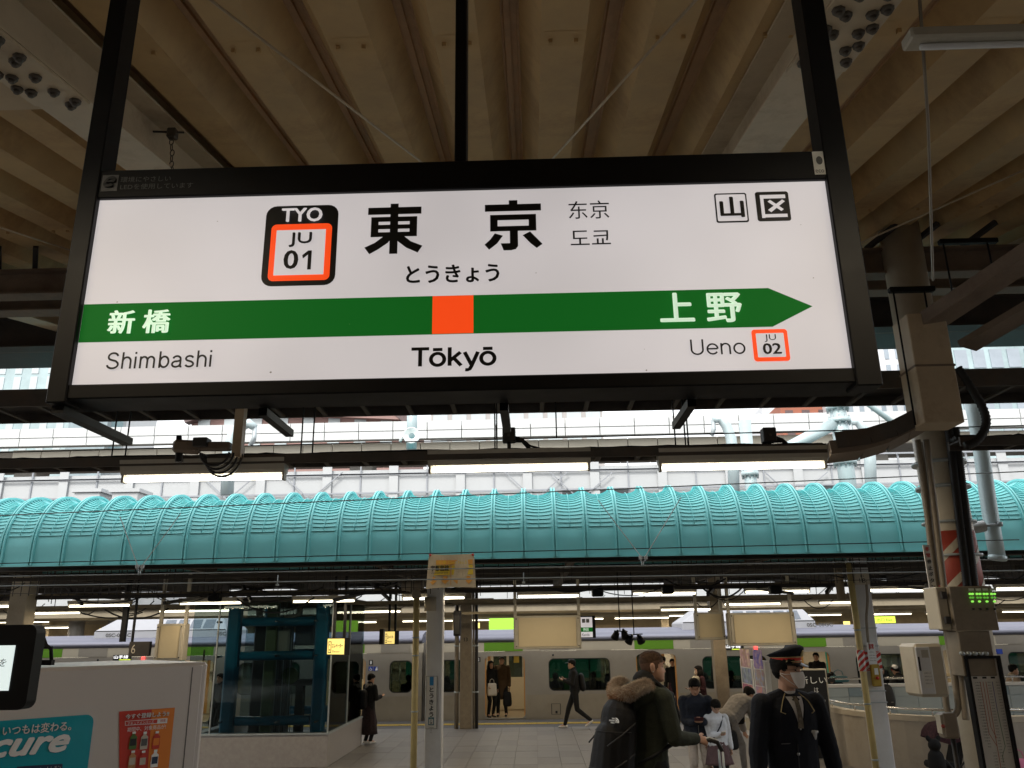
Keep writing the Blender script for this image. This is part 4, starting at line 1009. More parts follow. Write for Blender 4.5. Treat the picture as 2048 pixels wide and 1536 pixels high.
t = thing('green_hoarding', 'bright green board over the rear platform left of the first blank sign box', 'board', at(997, 1262, 31.2))
a_ = at(978, 1265, 31.2); b_ = at(1027, 1236, 31.2); MB().box((a_.x, 31.2, a_.z), (b_.x, 31.3, b_.z)).build('board', 'lit_green', t)
# ================================================================== columns of the far platform
fcl = thing('far_column', 'white square column with the vertical station name plate', 'column', (at(865, 1400, 15.6).x, 15.6, ZF))
x = at(869, 1400, 15.6).x
MB().box((x - .15, 15.45, ZF), (x + .15, 15.75, 3.35)).build('shaft', 'white_paint', fcl, bevel=.012)
MB().box((x - .2, 15.4, ZF), (x + .2, 15.8, ZF + .03)).build('base_plate', 'cream_paint', fcl)
a_ = at(842, 1459, 15.4); b_ = at(862, 1352, 15.4); 
a2 = at(840, 1459, 15.42)
yq = 15.44; pa = at(842.5, 1458, yq); pb = at(863, 1352, yq); xx0 = x - .135; xx1 = xx0 + .2
MB().box((xx0, yq - .012, pa.z), (xx1, yq, pb.z)).build('name_plate', 'paper', fcl)
mb = MB()
for q in (((xx0, yq - .014, pa.z), (xx0 + .006, yq - .001, pb.z)), ((xx1 - .006, yq - .014, pa.z), (xx1, yq - .001, pb.z)), ((xx0, yq - .0145, pb.z - .006), (xx1, yq - .0005, pb.z)), ((xx0, yq - .0145, pa.z), (xx1, yq - .0005, pa.z + .006))): mb.box(*q)
mb.build('plate_frame', 'ink_grey', fcl)
mat('print_blue', (.02, .22, .5), .5, var=0); mat('print_teal', (.02, .13, .17), .5, var=0)
xm = (xx0 + xx1) / 2; H_ = pb.z - pa.z
MB().box((xm - .035, yq - .016, pb.z - .16), (xm + .035, yq - .0125, pb.z - .012)).build('blue_mark', 'print_blue', fcl)
for k, ch_ in enumerate('とうきょう'):
    text_on(ch_, 'ink', (xm, yq - .012, pb.z - .23 - k * .103), .075, .082, fcl, bold=.03)
MB().box((xm - .05, yq - .0145, pb.z - .82), (xm + .05, yq - .0125, pb.z - .69)).build('badge', 'print_teal', fcl)
MB().box((xm - .037, yq - .016, pb.z - .805), (xm + .037, yq - .0148, pb.z - .72)).build('badge_field', 'paper', fcl)
text_on('JK', 'ink', (xm, yq - .016, pb.z - .742), .03, .025, fcl); text_on('26', 'ink', (xm, yq - .016, pb.z - .779), .045, .035, fcl, bold=.02)
text_on('TYO', 'paper', (xm, yq - .0145, pb.z - .706), .05, .018, fcl); text_on('Tokyo', 'ink', (xm, yq - .012, pb.z - .86), .09, .028, fcl)
text_on('东京', 'ink_grey', (xm, yq - .012, pb.z - .9), .035, .02, fcl); text_on('도쿄', 'ink_grey', (xm, yq - .012, pb.z - .935), .035, .02, fcl)
MB().cyl((x - .08, 15.5, 2.35), (x - .08, 15.5, 2.6), .12, n=12).build('tube_clamp', 'cream_paint', fcl)
def pipe_v(px_top, py_top, px_bot, Y, r, m_, label, zb_=ZF, zt_=None, straps=(), parent=None):
    p = at(px_top, py_top, Y); 
    t = thing('pipe', label, 'pipe', (p.x, Y, zb_))
    MB().cyl((p.x, Y, zb_), (p.x, Y, p.z if zt_ is None else zt_), r, n=14).build('pipe', m_, t)
    for s_ in straps:
        z = at(px_top, s_, Y).z; MB().cyl((p.x, Y, z - .012), (p.x, Y, z + .012), r + .008, n=12).build('clamp', 'galvanised', t)
    return t, p
t, p = pipe_v(831, 1320, 0, 15.3, .057, 'yellow_pipe', 'cream yellow pipe running down left of the white column', zt_=2.6, straps=(1311, 1423, 1275))
MB().tube([(p.x, 15.3, 2.58), (p.x - .02, 15.3, 2.72), (p.x - .16, 15.3, 2.8), (p.x - .28, 15.3, 2.8)], .085, 12).build('elbow', 'conduit', t)
MB().tube([(p.x - .2, 15.3, 2.8), (p.x + .12, 15.3, 2.82)], .1, 12).build('drain_box', 'conduit', t)
# column 13 near the train with pipes
t = thing('far_column', 'grey box column numbered 13 beside the train doors', 'column', (at(932, 1400, 23.5).x, 23.5, ZF))
x = at(932, 1400, 23.5).x
MB().box((x - .16, 23.4, ZF), (x + .16, 23.7, 3.36)).build('shaft', 'conduit', t, bevel=.01)
text_on('13', 'ink', (x, 23.4, at(932, 1279, 23.4).z), .1, .1, t, bold=.02)
for k, (dx, r, m_) in enumerate(((-.26, .06, 'conduit'), (.21, .03, 'conduit'), (.29, .045, 'dark_steel'))):
    q = thing('pipe', ['thick brown pipe left of column 13', 'thin pipe right of column 13', 'dark pipe right of column 13'][k], 'pipe', (x + dx, 23.5, ZF))
    MB().cyl((x + dx, 23.5, ZF), (x + dx, 23.5, 3.36), r, n=10).build('pipe', m_, q)
    for z in (.4, 1.6): MB().cyl((x + dx, 23.5, z), (x + dx, 23.5, z + .04), r + .012, n=10).build('clamp', 'galvanised', q)
sp_ = thing('loudspeaker', 'black loudspeaker hanging on the pipe above column 13', 'loudspeaker', at(913, 1250, 21.6))
a_ = at(909, 1272, 21.6); MB().box((a_.x - .02, 21.5, a_.z), (a_.x + .16, 21.7, a_.z + .62)).build('cabinet', 'black_paint', sp_, bevel=.02)
MB().box((a_.x - .0, 21.49, a_.z + .05), (a_.x + .14, 21.497, a_.z + .5)).build('grille', 'rubber', sp_)
MB().cyl((a_.x + .07, 21.6, a_.z + .62), (a_.x + .07, 21.6, 3.3), .02, n=6).build('bracket', 'black_paint', sp_)
# wide cream column far left and mid columns behind
for k, (px, wd, Y) in enumerate(((20, .34, 15.6), (1440, .32, 21.8))):
    p = at(px, 1300, Y)
    t = thing('far_column', ['cream column at the left edge above the vending machine', 'grey column behind the couple'][k] , 'column', (p.x, Y, ZF))
    MB().box((p.x - wd / 2, Y, ZF), (p.x + wd / 2, Y + wd, 3.35)).build('shaft', ['cream_paint', 'conduit'][k], t, bevel=.01)
# column 18 with striped wraps, pipe, alarm button
def stripes(cx_, cy_, r, z0_, z1_, parent, hx=None):
    """red and white diagonal wrap round a pipe"""
    MB().cyl((cx_, cy_, z0_), (cx_, cy_, z1_), r + .006, n=20).build('striped_wrap', 'print_white', parent)
    mb = MB(); NS = 24; step = .105
    for s_ in range(-12, 24):
        for k in range(NS):
            a0 = 2 * pi * k / NS; a1 = 2 * pi * (k + 1) / NS
            q = [z0_ + s_ * step + a0 / (2 * pi) * step * 3, z0_ + s_ * step + a1 / (2 * pi) * step * 3]
            zs = [q[0], q[1], q[1] + step * .52, q[0] + step * .52]; zs = [min(max(v_, z0_ + .001), z1_ - .001) for v_ in zs]
            if max(zs) - min(zs) < .002: continue
            rr = r + .0085; mb.add([(cx_ + rr * cos(a), cy_ + rr * sin(a), z) for a, z in zip((a0, a1, a1, a0), zs)], [(0, 1, 2, 3)])
    mb.build('red_stripes', 'sign_red', parent)
x18 = at(1737, 1300, 14.3).x
t18 = thing('far_column', 'white column numbered 18 with red and white stripes and a yellow alarm button', 'column', (x18, 14.3, ZF))
MB().box((x18 - .14, 14.2, ZF), (x18 + .14, 14.46, 3.35)).build('shaft', 'white_paint', t18, bevel=.015)
zst0, zst1 = at(1745, 1343, 14.2).z, at(1745, 1302, 14.2).z
MB().box((x18 - .145, 14.194, zst0), (x18 + .145, 14.465, zst1)).build('striped_wrap', 'print_white', t18)
for k in range(-2, 6):
    za = zst0 + k * .1; pl = [(-.145, za - .05), (.145, za + .15), (.145, za + .205), (-.145, za + .005)]
    pl = [(a, min(max(b, zst0 + .002), zst1 - .002)) for a, b in pl]
    if max(b for a, b in pl) - min(b for a, b in pl) < .01: continue
    MB().add([(x18 + a, 14.1915, b) for a, b in pl], [(0, 1, 2, 3)]).build('red_stripe', 'sign_red', t18)
p = at(1724, 1155, 14.1)
MB().box((p.x - .12, 14.1, at(1724, 1169, 14.1).z), (p.x + .12, 14.14, at(1724, 1146, 14.1).z)).build('number_plate', 'cream_paint', t18)
text_on('18', 'ink', (p.x, 14.1, at(1724, 1161, 14.1).z), .1, .07, t18); text_on('◆3', 'ink', (p.x, 14.1, at(1724, 1152, 14.1).z), .06, .035, t18)
for py in (1256, 1292, 1382, 1405): 
    z = at(1740, py, 14.2).z; MB().box((x18 - .15, 14.188, z - .008), (x18 + .15, 14.47, z + .008)).build('strap', 'galvanised', t18)
al = thing('alarm_button', 'yellow emergency alarm button box on the striped column', 'alarm button', at(1755, 1370, 14.1))
a_ = at(1748, 1373, 14.1); MB().box((a_.x, 14.09, a_.z), (a_.x + .13, 14.18, a_.z + .34)).build('box', 'tactile', al, bevel=.01)
MB().box((a_.x + .035, 14.083, a_.z + .18), (a_.x + .095, 14.089, a_.z + .28)).build('label_plate', 'print_white', al)
MB().cyl((a_.x + .065, 14.09, a_.z + .13), (a_.x + .065, 14.06, a_.z + .13), .025, n=12).build('button', 'sign_red', al)
nb = thing('notice', 'white emergency notice with red heading above the alarm button', 'notice', at(1748, 1320, 14.1))
a_ = at(1739, 1329, 14.1); MB().box((a_.x, 14.1, a_.z), (a_.x + .13, 14.12, a_.z + .34)).build('board', 'print_white', nb)
text_on('非常', 'sign_red', (a_.x + .065, 14.1, a_.z + .28), .08, .08, nb, bold=.02); text_on('ボタン', 'ink', (a_.x + .065, 14.1, a_.z + .19), .08, .03, nb)
for k in range(3): text_on('非常の場合', 'ink_grey', (a_.x + .065, 14.1, a_.z + .14 - k * .04), .1, .018, nb)
t, p = pipe_v(1714, 1250, 0, 14.15, .05, 'yellow_pipe', 'cream pipe with red and white stripes left of the numbered column', zt_=3.0, straps=(1408, 1520, 1260))
stripes(p.x, 14.15, .05, at(1716, 1343, 14.1).z, at(1716, 1300, 14.1).z, t)
t, p = pipe_v(1690, 1250, 0, 14.5, .07, 'soffit_light', 'dark pipe behind the striped pipe', zb_=2.4, zt_=3.3)
ob = conduit([(1732, 1160), (1735, 1200), (1733, 1240), (1738, 1300)], 14.12, .022, 'conduit', 'thin curved conduit on the front of the numbered column')
# ================================================================== hanging signs over the far platform
def blank_sign(label, px0, py0, px1, py1, Y, ptop, inset=.10):
    a_ = at(px0, py1, Y); b_ = at(px1, py0, Y); t = thing('blank_sign_box', label, 'sign box', ((a_.x + b_.x) / 2, Y, a_.z), 'blank backs of hanging sign boxes')
    MB().box((a_.x, Y, a_.z), (b_.x, Y + .25, b_.z)).build('case', 'fixture', t, bevel=.01)
    MB().box((a_.x + inset, Y - .012, a_.z + .05), (b_.x - inset, Y - .002, b_.z - .04)).build('cover_plate', 'soffit_cream', t)
    for s_ in (0, 1):
        xx = a_.x + inset * .55 if s_ == 0 else b_.x - inset * .55
        MB().box((xx - .022, Y - .03, a_.z + .02), (xx + .022, Y - .002, b_.z - .02)).build('clamp_bar', 'fixture', t)
        xe = a_.x + .03 if s_ == 0 else b_.x - .03
        MB().box((xe - .03, Y + .08, b_.z), (xe + .03, Y + .14, 3.3)).build('hanger', 'fixture', t)
        for z in (a_.z + .06, b_.z - .06): MB().cyl((xx, Y - .045, z), (xx, Y - .03, z), .012, n=6).build('bolt', 'dark_steel', t)
    return t
mat('soffit_cream', (.56, .48, .32), .5, var=.04, scale=2)
blank_sign('wide blank cream sign box above the open train door', 1028, 1230, 1161, 1299, 17.2, 1180)
blank_sign('second wide blank cream sign box above the platform officer', 1462, 1224, 1588, 1292, 17.2, 1180)
blank_sign('narrow blank sign box seen end on above the couple', 1395, 1224, 1447, 1280, 17.6, 1180, .06)
blank_sign('narrow blank sign box above the vending machine', 306, 1247, 370, 1322, 16.4, 1200, .08)
# elevator signs
def lift_sign(label, q, Y):
    """q: four photo pixels TL TR BR BL of the lit face; the right edge is nearer"""
    a_ = at(q[0][0], (q[0][1] + q[3][1]) / 2, Y); ht = at(q[0][0], q[0][1], Y).z - at(q[3][0], q[3][1], Y).z
    w_ = (at(q[1][0], q[1][1], Y - .3).x - a_.x) * 1.25
    t = thing('elevator_sign', label, 'elevator sign', (a_.x, Y, a_.z - ht / 2), 'yellow lit elevator signs')
    ang = R(-42); L = w_ / cos(ang) * .85
    def lp(u, d, z): return (a_.x + u * L * cos(ang) + d * sin(ang) * -1, Y + u * L * sin(ang) + d * cos(ang), a_.z - ht / 2 + z)
    for nm, m_, u0, u1, d0, d1, z0_, z1_ in (('case', 'black_paint', 0, 1, 0, .12, 0, ht), ('lit_face', 'lit_yellow', .02, .98, -.01, -.002, .015, ht - .015)):
        vs = [lp(u, d, z) for z in (z0_, z1_) for (u, d) in ((u0, d0), (u1, d0), (u1, d1), (u0, d1))]
        mb = MB(); mb.add(vs, [(0, 3, 2, 1), (4, 5, 6, 7), (0, 1, 5, 4), (1, 2, 6, 5), (2, 3, 7, 6), (3, 0, 4, 7)]); mb.build(nm, m_, t)
    nrm = (sin(ang), -cos(ang), 0)
    vs = [lp(u, -.013, z) for (u, z) in ((.08, .12 * ht), (.26, .12 * ht), (.26, .8 * ht), (.08, .8 * ht))]
    MB().add(vs, [(0, 1, 2, 3)]).build('pictogram_frame', 'ink', t)
    vs = [lp(u, -.016, z) for (u, z) in ((.11, .17 * ht), (.23, .17 * ht), (.23, .75 * ht), (.11, .75 * ht))]
    MB().add(vs, [(0, 1, 2, 3)]).build('pictogram_field', 'lit_yellow', t)
    text_on('▲', 'ink', lp(.17, -.016, ht * .62), L * .08, ht * .12, t, normal=nrm); text_on('▼', 'ink', lp(.17, -.016, ht * .28), L * .08, ht * .12, t, normal=nrm)
    text_on('エレベーター', 'ink', lp(.62, -.01, ht * .55), L * .62, ht * .26, t, normal=nrm, bold=.02, lift=.006)
    text_on('Elevator', 'ink', lp(.55, -.01, ht * .22), L * .42, ht * .13, t, normal=nrm, lift=.006)
    for u in (.2, .8):
        c_ = lp(u, .06, ht); MB().box((c_[0] - .025, c_[1] - .025, c_[2]), (c_[0] + .025, c_[1] + .025, 3.3)).build('hanger', 'black_paint', t)
    return t
lift_sign('large yellow elevator sign in front of the glass elevator', ((655, 1276), (690, 1268), (688, 1304), (655, 1310)), 16.6)
lift_sign('small yellow elevator sign on black posts right of the elevator', ((770, 1262), (788, 1258), (786, 1285), (770, 1289)), 19.5)
MB().box(tuple(at(758, 1289, 19.4)), tuple(at(770, 1258, 19.6))).build('back_case', 'black_paint', None)
o = bpy.context.scene.objects[-1]
o['label'] = 'black case beside the small yellow elevator sign'; o['category'] = 'sign case'
# direction board of the far platform (next station)
ks = thing('station_board', 'small white station board reading Kanda with a green stripe beside the first blank sign', 'station sign', at(1175, 1276, 19))
a_ = at(1163, 1276, 19.0); b_ = at(1184, 1234, 19.0)
MB().box((a_.x - .25, 19.0, a_.z), (b_.x + .07, 19.12, b_.z + .03)).build('case', 'black_paint', ks)
MB().box((a_.x - .22, 18.985, a_.z + .015), (b_.x, 18.998, b_.z)).build('lit_face', 'sign_white', ks)
MB().box((a_.x - .22, 18.975, a_.z + .13), (b_.x, 18.984, a_.z + .225)).build('green_band', 'sign_green', ks)
text_on('神田', 'sign_letter', (a_.x + .1, 18.974, a_.z + .18), .12, .07, ks); text_on('Kanda', 'ink', (a_.x + .1, 18.984, a_.z + .07), .16, .06, ks)
for k in range(2):
    xx = a_.x + .06 + k * .09; MB().box((xx - .035, 18.978, b_.z - .12), (xx + .035, 18.984, b_.z - .04)).build('mark', 'ink', ks)
    text_on('山区'[k], 'print_white', (xx, 18.977, b_.z - .08), .055, .06, ks)
# hanging spotlights
sl = thing('spotlight_cluster', 'cluster of four black spotlights hanging on rods left of the first close passer-by', 'spotlights', at(1258, 1240, 15.2))
for k, (px, py, rt) in enumerate(((1232, 1270, .4), (1249, 1268, -.3), (1260, 1279, .5), (1280, 1278, -.5))):
    c_ = at(px, py, 15.2)
    mb = MB().cyl((0, 0, -.07), (0, 0, .05), .075, .05, 10); mb.cyl((0, 0, .05), (0, 0, .1), .03, .02, 8)
    m_ = Matrix.Translation(c_) @ Matrix.Rotation(rt, 4, 'Y') @ Matrix.Rotation(.5, 4, 'X'); mb.xf(m_).build('spotlight', 'black_paint', sl)
a_ = at(1228, 1262, 15.2); b_ = at(1285, 1268, 15.2)
MB().bar(a_, at(1255, 1263, 15.2), .02, .02).build('rail', 'black_paint', sl); MB().bar(at(1250, 1270, 15.2), b_, .02, .02).build('rail', 'black_paint', sl)
for px, py in ((1240, 1262), (1268, 1268)): 
    c_ = at(px, py, 15.2); MB().cyl(tuple(c_), (c_.x, 15.2, 3.2), .01, n=6).build('rod', 'black_paint', sl)
# platform number board 6
nb6 = thing('number_board', 'dark hanging board with the number 6 above the vending machine', 'sign', at(270, 1310, 16.8))
a_ = at(256, 1313, 16.8); b_ = at(300, 1283, 16.8); MB().box((a_.x, 16.8, a_.z), (b_.x, 16.9, b_.z)).build('board', 'dark_steel', nb6)
text_on('6', 'fixture', (a_.x + .09, 16.8, (a_.z + b_.z) / 2), .08, .17, nb6)
c_ = at(252, 1200, 16.8); MB().box((c_.x - .05, 16.82, b_.z), (c_.x + .05, 16.9, 3.3)).build('post', 'black_paint', nb6)
MB().box((a_.x, 16.84, b_.z), (a_.x + .04, 16.88, 3.3)).build('post', 'black_paint', nb6)
# ------------------------------------------------------------------ yellow banner above the white column
mat('banner_cream', (.64, .50, .30), .6, var=.06, scale=6, dirt=(.45, .3, .15), dirt_amt=.4); mat('banner_orange', (.74, .33, .05), .6, var=.05); mat('banner_yellow', (.75, .5, .03), .6, var=.05)
bn = thing('banner', 'cream and orange car position banner with arrows hanging above the white column', 'banner', at(900, 1175, 12.2))
YB = 12.2
def bp_(px, py): return at(px, py, YB)
def banner_pt(u, v):
    a_, b_, c_, d_ = bp_(858, 1108), bp_(948, 1107), bp_(952, 1175), bp_(852, 1178)
    p = (a_ * (1 - u) + b_ * u) * (1 - v) + (d_ * (1 - u) + c_ * u) * v
    p.y = YB + .012 * sin(u * 9 + v * 3); p.z += .014 * sin(pi * u) * (1 - 2 * v) * -1; return p
def banner_quad(u0, v0, u1, v1, m_, nm, lift, N=8):
    vs = []
    for i in range(N + 1):
        for v in (v0, v1):
            p = banner_pt(u0 + (u1 - u0) * i / N, v); p.y -= lift; vs.append(p)
    return MB().add(vs, [(2 * i, 2 * i + 1, 2 * i + 3, 2 * i + 2) for i in range(N)]).build(nm, m_, bn)
for lift, nm in ((0, 'sheet'), (-.004, 'back_sheet')): banner_quad(0, 0, 1, 1, 'banner_cream', nm, lift, 16)
banner_quad(.04, .17, .96, .31, 'banner_orange', 'header_band', .003); banner_quad(.04, .33, .475, .62, 'banner_yellow', 'yellow_field', .003); banner_quad(.51, .33, .96, .62, 'banner_yellow', 'yellow_field', .003); banner_quad(.487, .32, .5, .93, 'banner_orange', 'divider', .003)
for u in (.13, .38, .62, .86):
    for (u0, v0, u1, v1) in ((u - .04, .66, u + .04, .78),): banner_quad(u0, v0, u1, v1, 'banner_orange', 'arrow', .004, 2)
    vs = [banner_pt(u - .085, .78), banner_pt(u + .085, .78), banner_pt(u, .9)]
    for p in vs: p.y -= .0045
    MB().add(vs, [(0, 1, 2)]).build('arrow', 'banner_orange', bn)
p = banner_pt(.5, .24); text_on('5号車 Cars No.5', 'banner_yellow', (p.x, p.y - .018, p.z), .46, .055, bn)
p = banner_pt(.26, .42); text_on('宇都宮線', 'ink', (p.x, p.y - .018, p.z), .27, .085, bn, bold=.03)
p = banner_pt(.26, .56); text_on('Utsunomiya Line', 'ink_grey', (p.x, p.y - .018, p.z), .25, .035, bn)
p = banner_pt(.74, .44); text_on('高崎線', 'banner_cream', (p.x, p.y - .018, p.z), .2, .08, bn)
for u in (.03, .97):
    p = banner_pt(u, .03); MB().cyl((p.x, p.y - .012, p.z), (p.x, p.y + .01, p.z), .018, n=8).build('grommet', 'sign_red', bn)
for u in (.03, .97):
    p = banner_pt(u, .03); MB().cyl((p.x, p.y + .012, p.z), (p.x, 12.58, p.z + .03), .006, n=6).build('tie_rod', 'galvanised', bn)
# ================================================================== overhead wires and poles
def wire(name, label, pts, r=.006, m_='rubber', cat='wire', grp='overhead wires'):
    o = MB().tube(pts, r, 6).build(name, m_); o['label'] = label; o['category'] = cat
    if grp: o['group'] = grp
    return o
def span(x0, y0, x1, y1, Y, sag=0.0, ext=.35):
    a_ = at(x0, y0, Y); b_ = at(x1, y1, Y); d = b_ - a_
    a2 = a_ - d * ext; b2 = b_ + d * ext
    return [a2 + (b2 - a2) * (i / 24) - V((0, 0, sag * 4 * (i / 24) * (1 - i / 24))) for i in range(25)]
wire('overhead_wire', 'thin wire crossing just below the tops of the turquoise vaults', span(0, 1031, 2048, 915 + 28, 9.6, -.0), .007, 'galvanised')
wire('overhead_wire', 'thin wire crossing low over the turquoise panels', span(0, 1127, 1500, 1092, 9.6), .006)
wire('overhead_wire', 'wire just under the turquoise roof edge', span(0, 1153, 2048, 1118, 9.4), .006, 'galvanised')
wire('overhead_wire', 'lowest contact wire under the turquoise roof', span(0, 1172, 2048, 1141, 9.4), .007, 'galvanised')
wire('overhead_wire', 'thin black wire in front of the pale viaduct', span(0, 905, 2048, 851, 9.0), .007)
def v_hanger(label, xl_, yl_, xr2, yr_, xb_, yb_, Y=9.4):
    t = thing('wire_bridle', label, 'wire', at(xb_, yb_, Y), 'V shaped wire bridles')
    a_, b_ = at(xl_, yl_, Y), at(xr2, yr_, Y); c0, c1 = at(xb_ - 4, yb_ - 8, Y), at(xb_ + 6, yb_ - 8, Y)
    MB().tube([a_, c0], .005, 5).build('bridle_wire', 'print_white', t); MB().tube([b_, c1], .005, 5).build('bridle_wire', 'print_white', t)
    for q in (c0, c1):
        m_ = MB(); 
        for k in range(3): m_.cyl((q.x, q.y, q.z - k * .014), (q.x, q.y, q.z - k * .014 - .008), .022, n=10)
        m_.build('insulator', 'print_white', t)
    MB().tube([c0 - V((0, 0, .04)), at(xb_, yb_ + 6, Y), c1 - V((0, 0, .04))], .01, 6).build('yoke', 'galvanised', t)
    MB().cyl(at(xb_, yb_ + 2, Y), at(xb_, yb_ + 12, Y), .016, n=6).build('clamp', 'galvanised', t)
    return t
v_hanger('V shaped bridle of thin wires at the left with small white insulators', 240, 1033, 362, 1026, 279, 1138)
v_hanger('V shaped bridle of thin wires right of the middle with small white insulators', 1196, 1000, 1362, 995, 1285, 1120)
for px, py in ((556, 1150), (1047, 1145)):
    c_ = at(px, py, 9.4); t = thing('wire_dropper', 'small dropper clamp between the two lower wires, %s of the banner' % ('left' if px < 900 else 'right'), 'clamp', c_)
    MB().cyl(c_, c_ - V((0, 0, .11)), .006, n=6).build('dropper', 'galvanised', t); MB().cbox(c_ - V((0, 0, .11)), .035, .02, .02).build('clamp', 'galvanised', t)
mat('pale_pole', (.46, .56, .58), .45, .2, var=.08, scale=3)
def pole(label, px0, py0, px1, py1, Y, r, zb_=None, flanges=(), name='overhead_line_pole'):
    a_ = at(px0, py0, Y); b_ = at(px1, py1, Y); xm_ = (a_.x + b_.x) / 2
    t = thing(name, label, 'pole', (xm_, Y, -1.5 if zb_ is None else zb_))
    MB().cyl((xm_, Y, -1.5 if zb_ is None else zb_), (xm_, Y, a_.z), r, n=20).build('pole', 'pale_pole', t)
    for fy in flanges:
        z = at(px0, fy, Y).z
        MB().cyl((xm_, Y, z - .05), (xm_, Y, z + .05), r * 1.4, n=20).build('flange', 'pale_pole', t)
        mb = MB()
        for k in range(10):
            a = k * pi / 5; mb.cyl((xm_ + r * 1.25 * cos(a), Y + r * 1.25 * sin(a), z - .1), (xm_ + r * 1.25 * cos(a), Y + r * 1.25 * sin(a), z + .1), .02, n=6)
        mb.build('flange_bolts', 'galvanised', t)
    return t, xm_
t, xg = pole('thick pale pole with bolted flanges rising behind the turquoise roof at the right', 1672, 740, 1690, 985, 17.0, .17, 3.4, (815, 842, 925))
MB().cyl((xg, 17, at(1672, 842, 17).z), at(1560, 905, 16.6), .13, n=16).build('brace', 'pale_pole', t)
MB().cyl((xg, 17, at(1672, 800, 17).z + .5), at(1790, 848, 16.8), .06, n=12).build('brace', 'pale_pole', t)
MB().cyl((xg, 17, at(1672, 925, 17).z), at(1730, 905, 17.2), .09, n=16).build('brace', 'pale_pole', t)
t, _ = pole('slimmer pale pole with a flange left of the thick one', 1490, 842, 1503, 985, 17.4, .13, 3.4, (948,))
t, _ = pole('pale pole with a coiled wire hanging above the camera', 824, 795, 824, 900, 15.0, .1, at(824, 898, 15).z, ())
c_ = at(824, 872, 14.8); pts = []
for k in range(90): a = k * .42; r = .06 + .0022 * k * .5; pts.append(c_ + V((r * cos(a), -.02 - .0006 * k, r * sin(a))))
MB().tube(pts, .012, 6).build('wire_coil', 'print_white', t)
MB().tube([at(805, 868, 14.8), at(800, 885, 14.8)], .03, 8).build('insulator', 'print_white', t)
MB().cyl((at(824, 700, 15).x, 15, at(824, 700, 15).z), (at(824, 700, 15).x + 1.2, 15.2, at(824, 700, 15).z + .1), .04, n=8).build('cross_arm', 'pale_pole', t)
# the inclined pole right of the column, on the near side of the vault
t = thing('overhead_line_pole', 'pale grey curved steel pole passing in front of the turquoise roof at the far right', 'pole', at(1993, 1115, 11.0))
MB().tube([at(1938, 780, 11), at(1950, 830, 11), at(1962, 900, 11), at(1976, 1000, 11), at(1987, 1070, 11), at(1995, 1117, 11)], .1, 20).build('pole', 'pale_pole', t)
MB().tube([at(1995, 1112, 11), at(1995, 1120, 11)], .11, 16).build('end_cap', 'pale_pole', t)
ins = thing('insulator', 'white ribbed insulator on the pale pole behind the column', 'insulator', at(1955, 1056, 10.9))
a_ = at(1938, 1058, 10.9); b_ = at(1968, 1052, 10.9)
MB().tube([a_ + (b_ - a_) * (k / 17) for k in range(18)], [.075 if k % 2 else .05 for k in range(18)], 14).build('insulator_body', 'print_white', ins)
MB().tube([b_, at(1999, 1048, 10.9)], .02, 8).build('pin', 'galvanised', ins); MB().cyl(at(1999, 1044, 10.9), at(1999, 1052, 10.9), .04, n=8).build('clamp', 'galvanised', ins)
# curved bracket poles on the viaduct side
for k, (x0, y0, fl) in enumerate(((1448, 840, 1), (1722, 845, 1), (470, 850, -1))):
    Y = 30 if k < 2 else 26
    t = thing('curved_bracket', ['curved pale bracket arm above the right tube light', 'curved pale bracket arm partly hidden by the column', 'curved pale bracket arm behind the camera post'][k], 'bracket', at(x0, 985, Y))
    if k < 2: pts = [at(x0 - 22, y0, Y), at(x0 - 8, y0 - 2, Y), at(x0 + 5, y0 + 12, Y), at(x0 + 14, y0 + 36, Y), at(x0 + 18, y0 + 70, Y), at(x0 + 20, 985, Y)]
    else: pts = [at(x0 + 40, y0 + 5, Y), at(x0 + 28, y0 - 3, Y), at(x0 + 12, y0 + 2, Y), at(x0 - 4, y0 + 22, Y), at(x0 - 12, y0 + 52, Y), at(x0 - 16, 990, Y)]
    MB().tube(pts, [.12, .16, .19, .2, .21, .21], 14).build('arm', 'pale_pole', t)
    q = pts[0]; MB().tube([q, q - V((0, 0, .35)), q - V((.1, 0, .6))], .08, 8).build('insulator', 'galvanised', t)
# ================================================================== wall with white panels behind
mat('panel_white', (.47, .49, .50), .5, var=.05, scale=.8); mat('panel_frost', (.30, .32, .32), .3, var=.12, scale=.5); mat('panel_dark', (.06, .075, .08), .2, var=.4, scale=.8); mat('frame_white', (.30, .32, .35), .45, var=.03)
nw = thing('panel_wall', 'long white panelled wall with steel posts behind the turquoise roof', 'wall', (0, 35, -1.6))
YW = 35.0
zA = at(1024, 921, YW).z; zB2 = at(1024, 944, YW).z; zC2 = at(1024, 982, YW).z; zD = at(1024, 1010, YW).z; zE = zD - 1.3
PW = 67.5 / 1620 * (at(1024, 950, YW) - EYE).length * .985
x00 = at(690 - 67.5 * 14, 950, YW).x
pm = {}
def wall_piece(z0_, z1_, m_):
    k = (round(z0_, 3), m_)
    if k not in pm: pm[k] = MB().box((.02, YW, z0_ + .02), (PW - .02, YW + .05, z1_ - .02)).mesh('wall_panel', m_)
    return pm[k]
rg = random.Random(3)
